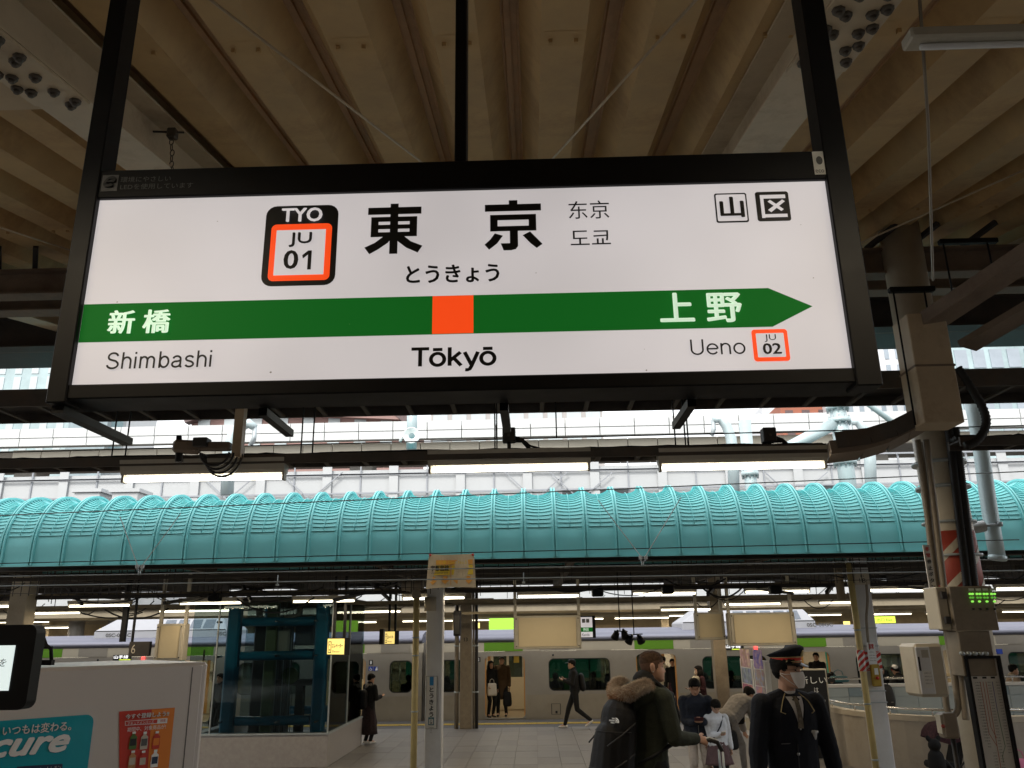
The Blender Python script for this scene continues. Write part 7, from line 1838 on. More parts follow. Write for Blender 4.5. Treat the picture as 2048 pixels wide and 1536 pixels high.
# ------------------------------------------------------------------ man with the backpack (near, profile to the right)
NG = 'people close to the camera'
YA = 6.85
pA = at(1290, 1400, YA)
h_top = at(1296, 1297, YA).z
manA, HM, U, W = person('man in olive parka with fur hood and black backpack looking right', (pA.x, YA, 0), -64, h_top / 1.0, lean=5, look=(-20, 2), hand_r=(.14, .34, 1.08), hand_l=(-.26, .10, .84), foot_r=(.1, .18), foot_l=(-.1, -.15), top='olive_cloth', top_len=.74, legs='black_cloth', hair_kind='fade', hair_m='hair_brown', skin_m='skin', vox=.007, bulk=1.04, group=NG, curl=38, pole_r=(.45, -1, -.8), wr=.007, hs=.92, hdir_r=V((.02, 1, -.25)), npm_r=V((-.8, 0, -.4)))
rg = random.Random(11); roots = []
for k in range(3000):
    z = rg.uniform(.06, .1175); ph_ = rg.uniform(0, 2 * pi); p = head_pt(z, ph_, .006, False)
    if in_hair(p, 'fade'): roots.append((HM @ p, HM.to_3x3() @ V((p.x * .6, p.y * .2 + .02, p.z + .08))))
mat('hair_fade', (.11, .065, .045), .8, var=.25, scale=60, spec=.1); hair(manA, HM, 'stubble', 'hair_fade', .0012)
strands(manA, 'hair_top', 'hair_brown', roots, .008, .3, .001)
mb = MB(); caps(mb, U(-.02, -.035, 1.40), .10, U(.0, -.045, 1.475), .092, fa=1.05, fb=.95); remesh(mb, 'collar', 'black_cloth', manA, .007, 2, .004)
# hood lying on the back with its fur rim
mb = MB(); hood = []
for k in range(15):
    a = R(-200 + 220 * k / 14); hood.append(U(.165 * cos(a) * 1.05, -.10 + .115 * sin(a) - .05, 1.435 + .03 * cos(a * 2) - .035 * max(0, -sin(a))))
rs = [.026 + .016 * sin(pi * k / 14) for k in range(15)]
for a_, b_, r0, r1 in zip(hood[:-1], hood[1:], rs[:-1], rs[1:]): caps(mb, a_, r0, b_, r1, n=10)
fr = remesh(mb, 'fur_trim_core', 'fur_pale', manA, .009, 2)
mb = MB(); caps(mb, U(-.1, -.1, 1.40), .075, U(.1, -.1, 1.40), .075, n=12); caps(mb, U(0, -.14, 1.34), .08, U(0, -.08, 1.42), .09); remesh(mb, 'hood', 'olive_cloth', manA, .009, 2, .005)
r1_, r2_ = [], []
fv = fr.data.vertices
for k in range(11000):
    v = fv[rg.randrange(len(fv))]; 
    if noise.noise(v.co * 9) + rg.uniform(-.35, .35) + (v.co - U(0, -.1, 1.42)).z * 6 > -.13: r1_.append((v.co.copy(), v.normal.copy() + V((0, -.2, .1))))
    else: r2_.append((v.co.copy(), v.normal.copy() + V((0, -.2, .1))))
strands(manA, 'fur_tips', 'fur_pale', r1_, .032, .4, .0014, 5); strands(manA, 'fur_tips', 'fur_brown', r2_, .028, .4, .0014, 6)
mb = MB(); 
for s_ in (-1, 1): mb.tube([U(s_ * .12, .03, 1.44), U(s_ * .14, .12, 1.36), U(s_ * .13, .135, 1.2)], .0, 4) if False else None
e = MB(); p = HM @ V((.084, -.012, -.034)); e.cyl(p, p + HM.to_3x3() @ V((.004, 0, 0)), .004, n=8); o = e.build('earring', 'badge_silver'); o.parent = manA
mb = MB(); caps(mb, HM @ V((-.018, .0925, -.073)), .0035, HM @ V((.018, .0925, -.073)), .0035, n=8); o = mb.build('lips', 'lip'); o.parent = manA
# backpack
bpk = thing('backpack', 'large black backpack with a white arched logo worn by the man in the parka', 'backpack', U(0, 0, 1.15) and (pA.x, YA, 0)); bpk.rotation_euler = manA.rotation_euler; bpk.scale = manA.scale
mb = MB()
caps(mb, U(0, -.29, .86), .14, U(0, -.26, 1.24), .125, fa=1.25, fb=.95); caps(mb, U(0, -.37, .84), .11, U(0, -.35, 1.10), .095, fa=1.3, fb=.9); caps(mb, U(0, -.22, 1.28), .09, U(0, -.20, 1.33), .06, fa=1.3, fb=.9)
o = remesh(mb, 'pack_body', 'nylon_black', bpk, .007, 2, .005, 7)
for z0_, dy in ((1.14, -.435), (.90, -.48)):
    pts = []
    for k in range(21):
        a = R(-170 + 160 * k / 20); pts.append(U(.17 * cos(a), -.22 + (dy + .22) * -sin(a) * 1.0 * -1 if False else -.22 + (dy + .22) * abs(sin(a)), z0_ - .01 * abs(sin(a))))
    q = MB().tube(pts, .0025, 5).build('seam', 'rubber'); q.parent = bpk
for s_ in (-1, 1):
    q = MB().tube([U(s_ * .09, -.15, 1.40), U(s_ * .11, -.02, 1.485), U(s_ * .125, .11, 1.40), U(s_ * .135, .165, 1.25), U(s_ * .15, .12, 1.08), U(s_ * .16, -.08, .98), U(s_ * .12, -.17, .93)], [.014, .022, .024, .024, .018, .012, .01], 8).build('shoulder_strap', 'nylon_black'); q.parent = bpk
q = MB().tube([U(-.03, -.2, 1.39), U(-.03, -.24, 1.43), U(.03, -.24, 1.43), U(.03, -.2, 1.39)], .007, 6).build('grab_handle', 'nylon_black'); q.parent = bpk
for s_ in (-1, 1):
    for z0_, z1_ in ((1.2, 1.04), (1.0, .86)):
        q = MB().tube([U(s_ * .16, -.22, z0_), U(s_ * .165, -.33, (z0_ + z1_) / 2), U(s_ * .13, -.43, z1_)], .006, 5).build("compression_strap", "rubber"); q.parent = bpk
# arched logo (three quarter domes and three short lines)
def logo(parent, c_, rgt, up, nrm, s, m_):
    mb = MB()
    for q, (r0, r1) in enumerate(((.55, .42), (.36, .23), (.17, .05))):
        pts = [(r0 * cos(R(a)) * 1.05, r0 * sin(R(a))) for a in range(0, 100, 10)]; pin = [(r1 * cos(R(a)) * 1.05, r1 * sin(R(a))) for a in range(0, 100, 10)]
        vs = [c_ + (rgt * (x + .35) + up * (y - .3)) * s + nrm * .001 for x, y in pts + pin]; mb.add(vs, [(i, i + 1, 11 + i - 0, 10 + i) for i in range(9)])
    o = mb.build('logo', m_); o.parent = parent
    W_ = wm(parent)
    for i, ln in enumerate(('THE', 'NORTH', 'FACE')):
        me, tw, th = text_mesh(ln, m_, .03)
        o = bpy.data.objects.new('lettering', me); COL.objects.link(o); o.parent = parent; hh = .17 * s; ww = hh * tw / th * 1.05
        cpt = c_ + rgt * (.28 * s - ww / 2) + up * ((.12 - i * .22) * s) + nrm * .0015
        o.matrix_local = Matrix.Translation(cpt) @ Matrix((rgt, up, nrm)).transposed().to_4x4() @ Matrix.Diagonal((ww / tw, hh / th, 1, 1))
def project_logo():
    """seat the logo on the pack's surface on the side that faces the platform edge"""
    me = o_pack.data; best = None; tgt_ = U(.10, -.40, 1.22)
    for v in me.vertices:
        d = (v.co - tgt_).length
        if best is None or d < best[0]: best = (d, v.co.copy(), v.normal.copy())
    return best[1], best[2]
o_pack = o
o_pack = [c_ for c_ in bpk.children if c_.name.startswith('pack_body')][0]
c_, n_ = project_logo(); n_ = n_.normalized(); upv = V((0, 0, 1)); upv = (upv - n_ * upv.dot(n_)).normalized(); rg_ = upv.cross(n_)
logo(bpk, c_ + n_ * .004, rg_, upv, n_, .062, 'print_white')
# suitcase handle in his right hand
hl = thing('suitcase', 'black suitcase whose pale pull handle the man with the backpack holds', 'suitcase', (pA.x + .5, YA - .1, 0))
hp = wm(manA) @ (W[1] + V((0, .08, -.03)))
MB().box((hp.x - .05, hp.y - .16, .06), (hp.x + .33, hp.y + .12, .62)).build('shell', 'nylon_black', hl, bevel=.04)
for s_ in (-.05, .09): MB().cyl((hp.x + .11, hp.y - .02 + s_, .62), (hp.x + .11, hp.y - .02 + s_, hp.z - .06), .009, n=8).build('handle_rod', 'galvanised', hl)
MB().tube([(hp.x - .05, hp.y - .0, hp.z + .005), (hp.x + .03, hp.y, hp.z + .02), (hp.x + .09, hp.y, hp.z), (hp.x + .12, hp.y, hp.z - .06)], .017, 8).build('grip', 'shoe_black', hl)
MB().tube([(hp.x - .05, hp.y - .003, hp.z + .02), (hp.x + .03, hp.y - .003, hp.z + .037), (hp.x + .1, hp.y - .003, hp.z + .015)], .006, 6).build('grip_trim', 'print_white', hl)
for dx in (0, .28): MB().cyl((hp.x + dx, hp.y - .15, .035), (hp.x + dx, hp.y - .11, .035), .035, n=12).build('wheel', 'rubber', hl)
# ------------------------------------------------------------------ platform officer
YO = 6.05
pO = at(1576, 1420, YO); ztop_o = at(1560, 1290, YO).z - .03
FO = 192
off, HO, UO, WO = person('platform officer in dark uniform, red banded cap and white mask', (pO.x, YO, 0), FO, ztop_o, lean=2, look=(38, 2), hand_r=(.295, .06, .79), hand_l=(-.295, .04, .79), hs=.93, pole_r=(1, -.6, 0), pole_l=(-1, -.6, 0), top='navy_wool', top_len=.66, legs='navy_wool', hair_kind='short', skin_m='skin', vox=.007, bulk=1.04, group=NG, collar=False, wr=.005)
H3 = HO.to_3x3()
def hp_(x, y, z): return HO @ V((x, y, z))
# cap: band, crown, visor, badge
mb = MB(); mb.smooth = True; n = 40
def ell(z, rx, ry, cy=0, tilt=0, nn=40): return [hp_(rx * cos(2 * pi * j / nn), cy + ry * sin(2 * pi * j / nn), z + tilt * sin(2 * pi * j / nn)) for j in range(nn)]
def hatpart(rings, nm, m_, cap=True):
    mb = MB(); mb.smooth = True; mb.loft(rings, cap=cap); o = mb.build(nm, m_); o.parent = off; return o
hatpart([ell(.048, .086, .106, 0, -.004), ell(.058, .087, .107, 0, -.004)], 'cap_piping', 'gold_trim', False)
hatpart([ell(.058, .0865, .1065, 0, -.004), ell(.088, .089, .110, 0, -.002)], 'cap_band', 'red_band', False)
hatpart([ell(.088, .089, .110, 0, -.002), ell(.094, .09, .112, 0, 0)], 'cap_piping', 'gold_trim', False)
hatpart([ell(.093, .09, .111, 0, 0), ell(.108, .10, .122, .0, .008), ell(.122, .112, .134, .002, .018), ell(.130, .112, .133, .002, .026), ell(.140, .094, .114, .0, .03), ell(.146, .05, .07, 0, .028), ell(.147, .01, .012, 0, .025)], 'cap_crown', 'navy_wool')
mb = MB(); mb.smooth = True; rows = []
for q in range(5):
    u = q / 4; rows.append([hp_((.084 + .004 * u) * sin(R(a)), .104 * cos(R(a)) + (.055 * u) * max(0, cos(R(a * 1.15))) , .053 - .028 * u * max(0, cos(R(a)))) for a in range(-72, 73, 8)])
vs = [p for r_ in rows for p in r_]; nn = len(rows[0]); mb.add(vs + [p + H3 @ V((0, 0, -.004)) for p in vs], [(i * nn + j, i * nn + j + 1, (i + 1) * nn + j + 1, (i + 1) * nn + j) for i in range(4) for j in range(nn - 1)] + [(5 * nn + i * nn + j, 5 * nn + (i + 1) * nn + j, 5 * nn + (i + 1) * nn + j + 1, 5 * nn + i * nn + j + 1) for i in range(4) for j in range(nn - 1)])
o = mb.build('cap_visor', 'shoe_black'); o.parent = off
mb = MB(); caps(mb, hp_(0, .125, .105), .014, hp_(0, .133, .125), .010, side=H3 @ V((1, 0, 0)), fa=1.3, fb=.5, n=10); o = mb.build('cap_badge', 'gold_trim'); o.parent = off
mb = MB(); mb.tube([hp_(.087 * sin(R(a)), .109 * cos(R(a)), .062) for a in range(-70, 71, 10)], .004, 6); o = mb.build('chin_strap', 'gold_trim'); o.parent = off
# mask with ear loops
mb = MB(); mb.smooth = True; rows = []
for q in range(9):
    z = -.118 + q * .0135
    rows.append([HO @ (head_pt(max(z, -.112), R(a), 0, False) + V((0, .012 + .018 * math.exp(-((a - 90) / 28) ** 2) * (1 - abs(q - 5) / 7) , (0 if z > -.112 else -.004)))) for a in range(22, 159, 8)])
nn = len(rows[0]); vs = [p for r_ in rows for p in r_]; mb.add(vs, [(i * nn + j, i * nn + j + 1, (i + 1) * nn + j + 1, (i + 1) * nn + j) for i in range(8) for j in range(nn - 1)])
o = mb.build('face_mask', 'mask_white'); o.parent = off
for s_ in (-1, 1):
    for z in (-.02, -.09):
        mb = MB(); mb.tube([HO @ (head_pt(z, R(90 - s_ * 62), .006, False)), HO @ head_pt((z - .02) / 2, R(90 - s_ * 85), .006, False), hp_(s_ * .083, -.018, -.01 + z * .12)], .0022, 5); o = mb.build('ear_loop', 'mask_white'); o.parent = off
# glasses
for s_ in (-1, 1):
    mb = MB(); c_ = head_pt(.004, R(90 - s_ * 24)) + V((0, .012, 0)); mb.tube([HO @ (c_ + V((.021 * cos(t * pi / 8), 0, .014 * sin(t * pi / 8)))) for t in range(17)], .0014, 5); mb.tube([HO @ (c_ + V((s_ * .02, 0, .004))), hp_(s_ * .079, .02, .006), hp_(s_ * .081, -.01, .006)], .0014, 5); o = mb.build('glasses', 'black_trim'); o.parent = off
# shirt, tie, lapels, buttons, badge, armlet
def surf(tgt_, obj):
    best = min(obj.data.vertices, key=lambda v: (v.co - tgt_).length_squared); return best.co.copy(), best.normal.copy().normalized()
coat_o = [c_ for c_ in off.children if c_.name.startswith('coat')][0]
mb = MB(); caps(mb, UO(0, -.005, 1.40), .066, UO(0, .0, 1.447), .054, fa=1.0, fb=1.0, n=16); o = remesh(mb, 'shirt_collar', 'shirt_white', off, .006, 1)
def chest(x, z, lift=.004):
    """point on the front of the coat at local x and height z"""
    o_ = UO(x, .5, z); d = -(UO(0, 1, 0) - UO(0, 0, 0)); hit, p, nrm, _ = coat_o.ray_cast(o_, d)
    return (p + nrm * lift) if hit else UO(x, .15, z)
bpy.context.view_layer.update()
def patch(pts, nm, m_, lift):
    mb = MB(); P = [chest(x, z, lift) for x, z in pts]; c0 = sum(P, V()) / len(P); mb.add(P + [chest(sum(x for x, z in pts) / len(pts), sum(z for x, z in pts) / len(pts), lift)], [(i, (i + 1) % len(P), len(P)) for i in range(len(P))]); o = mb.build(nm, m_); o.parent = off; return o
def strip_z(xa, za, xb, zb_, w0, w1, nm, m_, lift, n=6):
    vs = []
    for i in range(n + 1):
        u = i / n; x = xa + (xb - xa) * u; z = za + (zb_ - za) * u; w_ = w0 + (w1 - w0) * u; vs += [chest(x - w_, z, lift), chest(x + w_, z, lift)]
    mb = MB(); mb.smooth = True; mb.add(vs, [(2 * i, 2 * i + 1, 2 * i + 3, 2 * i + 2) for i in range(n)]); o = mb.build(nm, m_); o.parent = off; return o
strip_z(0, 1.43, 0, 1.24, .052, .004, 'shirt_front', 'shirt_white', .006, 8)
mat('tie_cloth', (.12, .10, .07), .7, var=.7, scale=45)
strip_z(0, 1.43, 0, 1.25, .014, .020, 'tie', 'tie_cloth', .011, 6)
for s_ in (-1, 1):
    strip_z(s_ * .085, 1.42, s_ * .012, 1.17, .028, .014, 'lapel', 'navy_wool', .010, 6)
    mb = MB(); mb.tube([chest(s_ * .045, 1.445, .012), chest(s_ * .085, 1.40, .015), chest(s_ * .108, 1.345, .016), chest(s_ * .085, 1.335, .016)], .0035, 5); o = mb.build('collar_piping', 'gold_trim'); o.parent = off
for z in (1.10, .98, .86, .76):
    p = chest(.03, z, .004); mb = MB(); mb.cyl(p, p + (UO(0, 1, 0) - UO(0, 0, 0)) * .006, .009, n=10); o = mb.build('button', 'badge_silver'); o.parent = off
mb = MB(); mb.tube([chest(0.03, 1.16, .006), chest(.032, 1.0, .006), chest(.034, .82, .006)], .003, 5); o = mb.build('front_seam', 'rubber'); o.parent = off
p = chest(-.10, 1.22, .01); mb = MB(); caps(mb, p, .016, p + V((0, .002, -.035)), .006, fa=1.1, fb=.4, n=8); caps(mb, p + V((-.015, 0, .004)), .010, p + V((.014, 0, .006)), .010, n=8, fb=.5); o = mb.build('chest_badge', 'badge_silver'); o.parent = off
p = chest(.095, 1.16, .006); mb = MB(); caps(mb, p - V((.03, 0, 0)), .005, p + V((.03, 0, 0)), .005, fb=.4, n=8); o = mb.build('name_badge', 'ink_grey'); o.parent = off
for s_ in (1, -1):
    p = WO[s_]; mb = MB(); d_ = (UO(0, 1, 0) - UO(0, 0, 0)); mb.tube([p + V((-.05, .052, .03)), p + V((-.02, .062, .015)), p + V((.0, .064, .0)), p + V((.02, .062, .015)), p + V((.05, .05, .03))], .006, 5); o = mb.build('cuff_stripe', 'badge_silver'); o.parent = off
# ------------------------------------------------------------------ couple reading phones, and the people behind them
G = 'people on the far platform'
cm, HC, UC, WC = person('man in navy puffer jacket and beige trousers reading a phone', put(1390, Y=13.7), 176, 1.72, lean=3, look=(0, -24), hand_r=(.06, .27, 1.10), hand_l=(-.06, .27, 1.10), top='navy_puffer', top_len=.80, legs='beige_trousers', shoe='shoe_brown', vox=.009, bulk=1.3, foot_r=(.12, .05), foot_l=(-.1, 0), curl=60, hdir_r=V((-.7, .6, .2)), hdir_l=V((.7, .6, .2)), npm_r=V((0, -.5, .8)), npm_l=V((0, -.5, .8)), wr=.008)
mb = MB(); caps(mb, UC(-.07, -.02, 1.43), .055, UC(-.05, .08, 1.39), .04); caps(mb, UC(.07, -.02, 1.43), .055, UC(.05, .08, 1.39), .04); caps(mb, UC(-.07, -.06, 1.44), .06, UC(.07, -.06, 1.44), .06); remesh(mb, 'grey_hood', 'grey_coat', cm, .009, 2)
pbox(MB().box((-.002, .19, .78), (.002, .197, 1.05)), 'zip', 'badge_silver', cm)
W_ = wm(cm); q = W_ @ V((0, .36, 1.15)); phn = thing('smartphone', 'small dark red phone held by the man in the navy jacket', 'phone', q); pbox(MB().box((-.07, -.005, -.035), (.07, .005, .035)), 'phone_body', 'phone_body', phn, .003); phn.rotation_euler = (R(-40), 0, R(176))
gl, HG, UG, WG = person('girl in white puffer jacket and mauve skirt looking at a phone', put(1428, Y=13.55), 188, 1.42, lean=3, look=(-4, -38), hand_r=(.02, .26, 1.12), hand_l=(-.23, .06, .86), top='white_puffer', top_len=.82, legs='tights', skirt='mauve_skirt', skirt_len=.60, hair_kind='tail', vox=.009, bulk=1.18, girl=True, skin_m='skin_pale', curl=50, wr=.007, hdir_r=V((-.6, .7, .2)), npm_r=V((0, -.3, .9)), foot_r=(.08, .02), foot_l=(-.07, -.04))
for z in (1.36, 1.24, 1.12, 1.0, .9):
    pts = [UG(.175 * cos(t * pi / 12), .135 * sin(t * pi / 12), z) for t in range(25)]; o = MB().tube(pts, .004, 4).build('quilt_seam', 'white_paint'); o.parent = gl
mb = MB(); mb.tube([UG(-.11, .07, 1.43), UG(-.02, .17, 1.28), UG(.1, .17, 1.1), UG(.17, .08, .98)], .014, 6); o = mb.build('shoulder_strap', 'navy_puffer'); o.parent = gl
q = wm(gl) @ V((0, .33, 1.16)); phn = thing('smartphone', 'small white phone in the hand of the girl in the white jacket', 'phone', q); pbox(MB().box((-.035, -.005, -.06), (.035, .005, .06)), 'phone_body', 'mask_white', phn, .003); phn.rotation_euler = (R(-60), 0, R(188))
bag_obj('handbag', 'black tote bag hanging beside the girl in the white jacket', 'bag', tuple(at(1458, 1480, 14.2)), .30, .12, .30, 'nylon_black', 20)
gc, _, _, _ = person('person in pale grey coat bending forward behind the girl', put(1452, Y=15.6), -62, 1.72, lean=52, look=(0, -10), hand_r=(.22, .5, .62), hand_l=(-.2, .55, .6), foot_r=(.1, .2), foot_l=(-.1, -.42), raise_l=.12, top='grey_coat', top_len=.78, legs='grey_coat', shoe='shoe_brown', vox=.011, bulk=1.35, wr=.01)
bag_obj('shoulder_bag', 'black shoulder bag behind the person in the grey coat', 'bag', tuple(at(1476, 1428, 15.8)), .2, .12, .34, 'nylon_black', 10, False)
wd_, HW, UW, _ = person('woman in dark checked jacket walking left carrying a bag', put(1406, Y=21.6), 98, 1.60, lean=4, look=(0, 2), hand_r=(.2, .28, 1.12), hand_l=(-.14, .24, 1.2), foot_r=(.08, .3), foot_l=(-.08, -.25), raise_l=.06, top='check_cloth', top_len=.84, legs='black_cloth', hair_kind='long', skin_m='skin_pale', vox=.011)
bag_obj('tote_bag', 'striped grey tote bag of the woman in the checked jacket', 'bag', tuple(at(1392, 1368, 21.4)), .36, .16, .36, 'cream_cloth', 60)
# cap man walking left, with rucksack
cw, HCW, UCW, _ = person('man in black with a cap and rucksack striding left past the train', put(1150, Y=23.2), 92, 1.74, lean=3, look=(8, 0), hand_r=(.2, .2, 1.20), hand_l=(-.15, .3, 1.20), foot_r=(.08, .28), foot_l=(-.08, -.38), raise_l=.12, top='black_cloth', top_len=.84, legs='black_cloth', shoe='shoe_white', vox=.011, bulk=1.1)
mb = MB(); mb.smooth = True; mb.loft([[HCW @ V(((.083 - .01 * q) * cos(t * pi / 12), (.103 - .012 * q) * sin(t * pi / 12), .045 + .028 * q)) for t in range(24)] for q in range(4)]); caps(mb, HCW @ V((0, .09, .05)), .04, HCW @ V((0, .15, .042)), .03, fa=1.2, fb=.2); o = mb.build('cap', 'shoe_black'); o.parent = cw
rk_ = thing('rucksack', 'dark rucksack on the back of the man with the cap', 'backpack', put(1150, Y=23.2)); rk_.rotation_euler = cw.rotation_euler; rk_.scale = cw.scale
mb = MB(); caps(mb, UCW(0, -.22, 1.0), .11, UCW(0, -.2, 1.26), .10, fa=1.2, fb=.8); remesh(mb, 'pack_body', 'nylon_black', rk_, .012, 2)
for s_ in (-1, 1):
    o = MB().tube([UCW(s_ * .08, -.12, 1.36), UCW(s_ * .11, 0, 1.47), UCW(s_ * .12, .12, 1.32), UCW(s_ * .14, .05, 1.1), UCW(s_ * .1, -.14, 1.0)], .014, 6).build('strap', 'nylon_black'); o.parent = rk_
# woman in the long coat at the elevator
lw, HL, UL, _ = person('woman in long dark coat and white shoes standing with a phone by the elevator', put(735, 1488), -42, 1.56, lean=2, look=(-10, -14), hand_r=(.12, .3, 1.14), hand_l=(-.1, .26, 1.12), top='black_cloth', top_len=.55, legs='tights', skirt='plaid_skirt', skirt_len=.24, shoe='shoe_white', hair_kind='short', vox=.011, bulk=1.15)
mb = MB(); caps(mb, UL(-.08, -.03, 1.43), .05, UL(.08, -.03, 1.43), .05); caps(mb, UL(0, -.08, 1.40), .07, UL(0, .03, 1.46), .06); remesh(mb, 'scarf', 'grey_coat', lw, .011, 2)
rk2 = thing('rucksack', 'black rucksack worn by the woman in the long coat', 'backpack', lw.location.copy()); rk2.rotation_euler = lw.rotation_euler; rk2.scale = lw.scale
mb = MB(); caps(mb, UL(0, -.2, .95), .12, UL(0, -.19, 1.22), .11, fa=1.2, fb=.85); remesh(mb, 'pack_body', 'nylon_black', rk2, .012, 2)
# people in the open train door
ZT = zdb - .02
TG = 'passengers aboard the train'
bm1, HB, UB, _ = person('man in long brown coat standing in the open train door', (tx(1002), YTR + .75, ZT), 176, 1.74, hand_r=(.58, .05, 1.28), hand_l=(-.24, .06, .80), top='brown_coat', top_len=.50, legs='black_cloth', vox=.012, bulk=1.12, group=TG, foot_r=(.12, .03), foot_l=(-.12, 0), pole_r=(0, -.4, -1))
bag_obj('handbag', 'black bag held by the man in the long brown coat', 'bag', (tx(1013), YTR + .62, ZT + .50), .26, .14, .42, 'nylon_black', 5)
bm2, _, _, _ = person('passenger with a brown paper bag at the left of the open door', (tx(979), YTR + .5, ZT), -150, 1.62, hand_r=(.2, .2, .95), top='black_cloth', top_len=.7, legs='black_cloth', vox=.012, group=TG, hair_kind='long')
bag_obj('paper_bag', 'brown paper bag held in the open train door', 'bag', (tx(983), YTR + .25, ZT + .80), .28, .1, .36, 'parapet_cap', 12, True, power=12)
bm3, _, _, _ = person('passenger in a pale coat seen through the second train door', (tx(1338), YTR + .9, ZT), 120, 1.66, top='cream_cloth', top_len=.45, legs='black_cloth', vox=.013, group=TG)
bm4, _, _, _ = person('passenger in a dark coat at the right side of the second train door', (tx(1353), YTR + .5, ZT), 170, 1.6, top='black_cloth', top_len=.6, legs='check_cloth', vox=.013, group=TG)
# seated passengers: one of each kind, then copies
seat_p = [person('seated passenger with short hair, a dark shape behind the train window', (tx(1190), YTR + .5, ZT), 0, 1.68, sit=True, foot_r=(.1, .45), foot_l=(-.1, .45), hand_r=(.1, .3, .72), hand_l=(-.1, .3, .72), top='black_cloth', top_len=.96, vox=.016, group=TG, eyes=False)[0],
          person('seated passenger with long hair, a dark shape behind the train window', (tx(1440), YTR + .5, ZT), 0, 1.6, sit=True, foot_r=(.1, .45), foot_l=(-.1, .45), hand_r=(.1, .3, .72), hand_l=(-.1, .3, .72), top='check_cloth', top_len=.96, hair_kind='long', vox=.016, group=TG, eyes=False)[0]]
for k, (px, w_, s_) in enumerate(((1219, 1, 'second from the left behind the first wide window'), (1112, 0, 'left in the first wide window behind the striding man'), (1418, 1, 'leftmost behind the second wide window'), (1472, 0, 'with a pale face behind the second wide window'), (1500, 1, 'right of the masked passenger in the second wide window'), (812, 0, 'dark shape in the end window of the left car'), (890, 1, 'in the end window of the right car'), (1735, 0, 'at the left of the third wide window'), (1790, 1, 'in the middle of the third wide window'), (2050, 0, 'in the window at the right edge'), (545, 1, 'behind the glass elevator'))):
    copy_tree(seat_p[w_], loc=(tx(px), YTR + .5 + .02 * (k % 3), ZT - .02 * (k % 2)), rot=(0, 0, R((-8, 6, 12)[k % 3])), label='seated passenger ' + s_)
bms, HS, US, _ = person('standing passenger wearing a white mask behind the second wide window', (tx(1463), YTR + 1.6, ZT), 178, 1.62, top='black_cloth', top_len=.6, vox=.013, group=TG)
mb = MB(); caps(mb, HS @ V((-.03, .085, -.055)), .035, HS @ V((.03, .085, -.055)), .035, n=10); o = mb.build('face_mask', 'mask_white'); o.parent = bms
p5, H5, _, _ = person('bearded passenger in dark coat in the third train door behind the officer', (tx(1650), YTR + .5, ZT), 150, 1.72, top='black_cloth', top_len=.6, vox=.013, group=TG)
p6, H6, _, _ = person('passenger in a pale cap in the third train door behind the officer', (tx(1612), YTR + .8, ZT), -160, 1.66, top='brown_coat', top_len=.6, vox=.013, group=TG)
mb = MB(); mb.loft([[H6 @ V(((.088 - .012 * q) * cos(t * pi / 12), (.11 - .015 * q) * sin(t * pi / 12), .045 + .03 * q)) for t in range(24)] for q in range(4)]); o = mb.build('cap', 'cream_cloth'); o.parent = p6
# people behind the tiled wall
q1, H, U1, _ = person('crouching person with headphones and teal bag at the tiled wall', put(1690, Y=20.2), 110, 1.55, lean=28, look=(0, -20), top='black_cloth', top_len=.8, hair_kind='long', vox=.011)
mb = MB(); mb.tube([H @ V((.085 * cos(t * pi / 10), -.01, .02 + .115 * sin(t * pi / 10))) for t in range(11)], .009, 6); o = mb.build('headphones', 'fixture'); o.parent = q1
mb = MB(); caps(mb, U1(-.09, -.04, 1.43), .06, U1(.09, -.04, 1.43), .06); remesh(mb, 'grey_hood', 'grey_coat', q1, .011, 2)
mat('teal_bag', (.05, .16, .18), .6, var=.1); bag_obj('teal_bag', 'small teal bag carried by the crouching person at the tiled wall', 'bag', tuple(at(1678, 1358, 19.9)), .42, .14, .14, 'teal_bag', 0, True)
q2, H, U2, _ = person('person in black jacket with a red and white cap looking at a phone', put(1812, Y=20.3), 25, 1.62, lean=14, look=(0, -20), hand_l=(-.42, .28, 1.08), top='black_cloth', top_len=.82, vox=.011, bulk=1.25, hair_kind='short')
mb = MB(); mb.smooth = True; mb.loft([[H @ V(((.090 - .004 * q * q) * cos(t * pi / 12), (.11 - .005 * q * q) * sin(t * pi / 12), .02 + .032 * q)) for t in range(24)] for q in range(4)]); o = mb.build('cap', 'red_cap'); o.parent = q2
mb = MB(); caps(mb, H @ V((-.03, -.06, .05)), .062, H @ V((-.04, -.03, .08)), .05); o = mb.build('cap_panel', 'mask_white'); o.parent = q2
q3, _, _, _ = person('person in a dark jacket holding up a phone left of the red cap', put(1768, Y=20.6), -60, 1.60, hand_r=(.1, .42, 1.2), hand_l=(-.1, .36, 1.18), top='black_cloth', vox=.011)
q4, H, U4, _ = person('person in beige coat with pale collar at the right edge', put(2030, Y=19.6), -98, 1.62, lean=6, top='beige_coat', top_len=.7, vox=.011, bulk=1.2)
mb = MB(); caps(mb, U4(-.07, -.03, 1.44), .05, U4(.07, -.03, 1.44), .05); caps(mb, U4(0, .05, 1.42), .05, U4(0, -.06, 1.45), .06); remesh(mb, 'pale_collar', 'cream_cloth', q4, .01, 2)
q5, _, _, _ = person('dark figure standing in for a reflection at the left of the elevator glass', put(438, Y=21.3), 150, 1.58, top='black_cloth', vox=.012)  # solid figure stands in for a dark reflection in the elevator glass
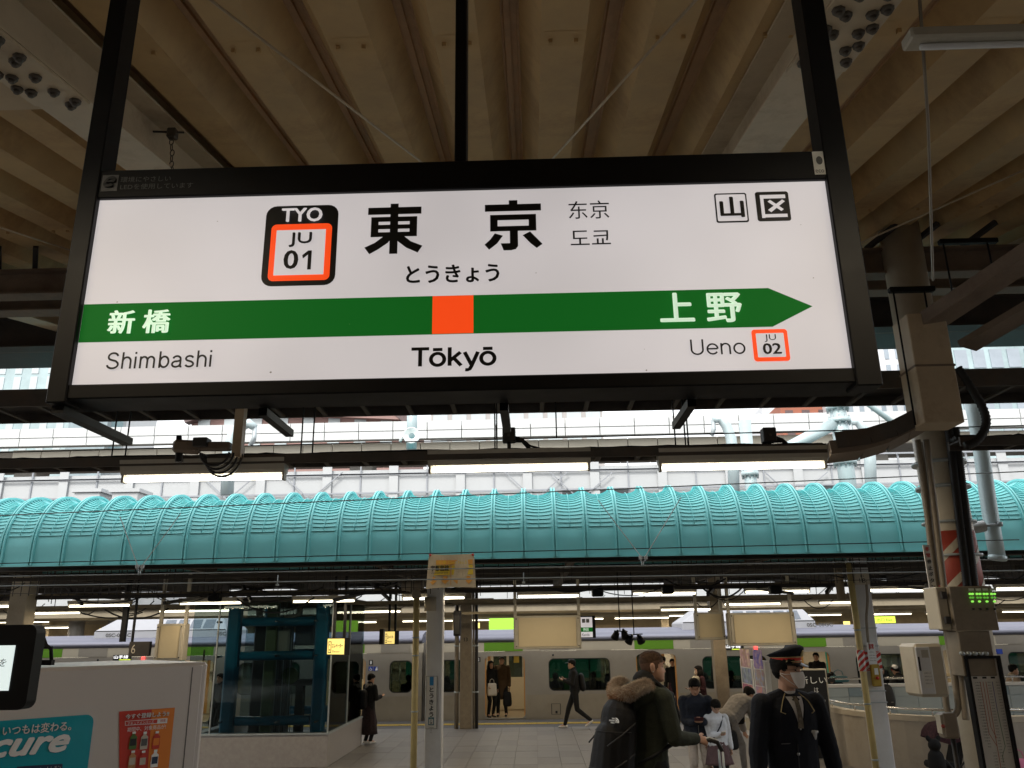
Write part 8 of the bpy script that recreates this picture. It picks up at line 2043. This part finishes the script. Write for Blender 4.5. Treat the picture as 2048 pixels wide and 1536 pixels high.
# stroller in front of the parapet
sx_, sy_ = at(1885, 1520, 11.9).x, 13.2
stp = at(1888, 1500, 13.2)
st = thing('stroller', 'dark baby stroller with a folded hood in front of the parapet', 'stroller', (stp.x, 13.2, ZF)); X = stp.x
mb = MB(); mb.smooth = True; rows = []
for q in range(9):
    a = R(10 + 20 * q); rows.append([(X + .02 + .27 * cos(a) * .9, 13.2 + (.24 * (t / 4 - .5) * 2) * .9, .32 + .26 * sin(a) + .02 * (t % 2)) for t in range(5)])
mb.add([p for r_ in rows for p in r_], [(i * 5 + j, i * 5 + j + 1, (i + 1) * 5 + j + 1, (i + 1) * 5 + j) for i in range(8) for j in range(4)]); o = mb.build('hood', 'check_cloth', st)
for y_ in (12.98, 13.42):
    mb = MB(); mb.add([(X, y_, .3)] + [(X + .02 + .245 * cos(R(10 + 20 * q)), y_, .32 + .26 * sin(R(10 + 20 * q))) for q in range(9)], [(0, i, i + 1) for i in range(1, 9)]); mb.build('hood_side', 'check_cloth', st)
    MB().tube([(X + .4, y_, .55), (X + .2, y_, .1), (X - .3, y_, -.4)], .014, 8).build('frame_tube', 'black_trim', st); MB().tube([(X - .1, y_, .1), (X + .25, y_, -.4)], .014, 8).build('frame_tube', 'black_trim', st)
    for dx in (-.3, .27): MB().cyl((X + dx, y_ - .02, ZF + .09), (X + dx, y_ + .02, ZF + .09), .09, n=18).build('wheel', 'rubber', st)
MB().box((X - .25, 13.0, -.05), (X + .15, 13.4, .05)).build('seat', 'black_cloth', st, bevel=.03); MB().bar((X + .1, 13.2, .0), (X + .25, 13.2, .42), .38, .05).build('backrest', 'black_cloth', st)
MB().tube([(X + .4, 12.98, .55), (X + .4, 13.42, .55)], .016, 8).build('handle', 'black_trim', st)
MB().box((X - .22, 13.0, -.36), (X + .2, 13.4, -.2)).build('basket', 'nylon_black', st, bevel=.03)
ty = thing('plush_toy', 'black plush toy with round ears hanging on the stroller', 'plush toy', tuple(at(1872, 1520, 12.85)))
mb = MB(); tp_ = at(1872, 1515, 12.85); caps(mb, (tp_.x, 12.85, tp_.z - .1), .12, (tp_.x, 12.85, tp_.z), .11); caps(mb, (tp_.x, 12.85, tp_.z + .16), .085, (tp_.x, 12.83, tp_.z + .17), .085)
for s_ in (-1, 1): caps(mb, (tp_.x + s_ * .07, 12.85, tp_.z + .25), .038, (tp_.x + s_ * .075, 12.85, tp_.z + .26), .038, fb=.5)
o = remesh(mb, 'plush_body', 'black_cloth', None, .012, 1); o.parent = ty; o.matrix_parent_inverse = wm(ty).inverted()
mat('pink_cloth', (.55, .16, .27), .8, var=.08); pq = at(2040, 1536, 13.4); bag_obj('pink_bag', 'pink bag on a black suitcase at the bottom right corner', 'bag', tuple(pq), .34, .22, .26, 'pink_cloth', 0, True, power=3)
sc_ = thing('suitcase', 'black suitcase under the pink bag at the bottom right corner', 'suitcase', (pq.x, 13.4, ZF)); MB().box((pq.x - .2, 13.28, ZF + .06), (pq.x + .2, 13.52, pq.z - .13)).build('shell', 'nylon_black', sc_, bevel=.03)

bpy.data.scenes.remove(TS)
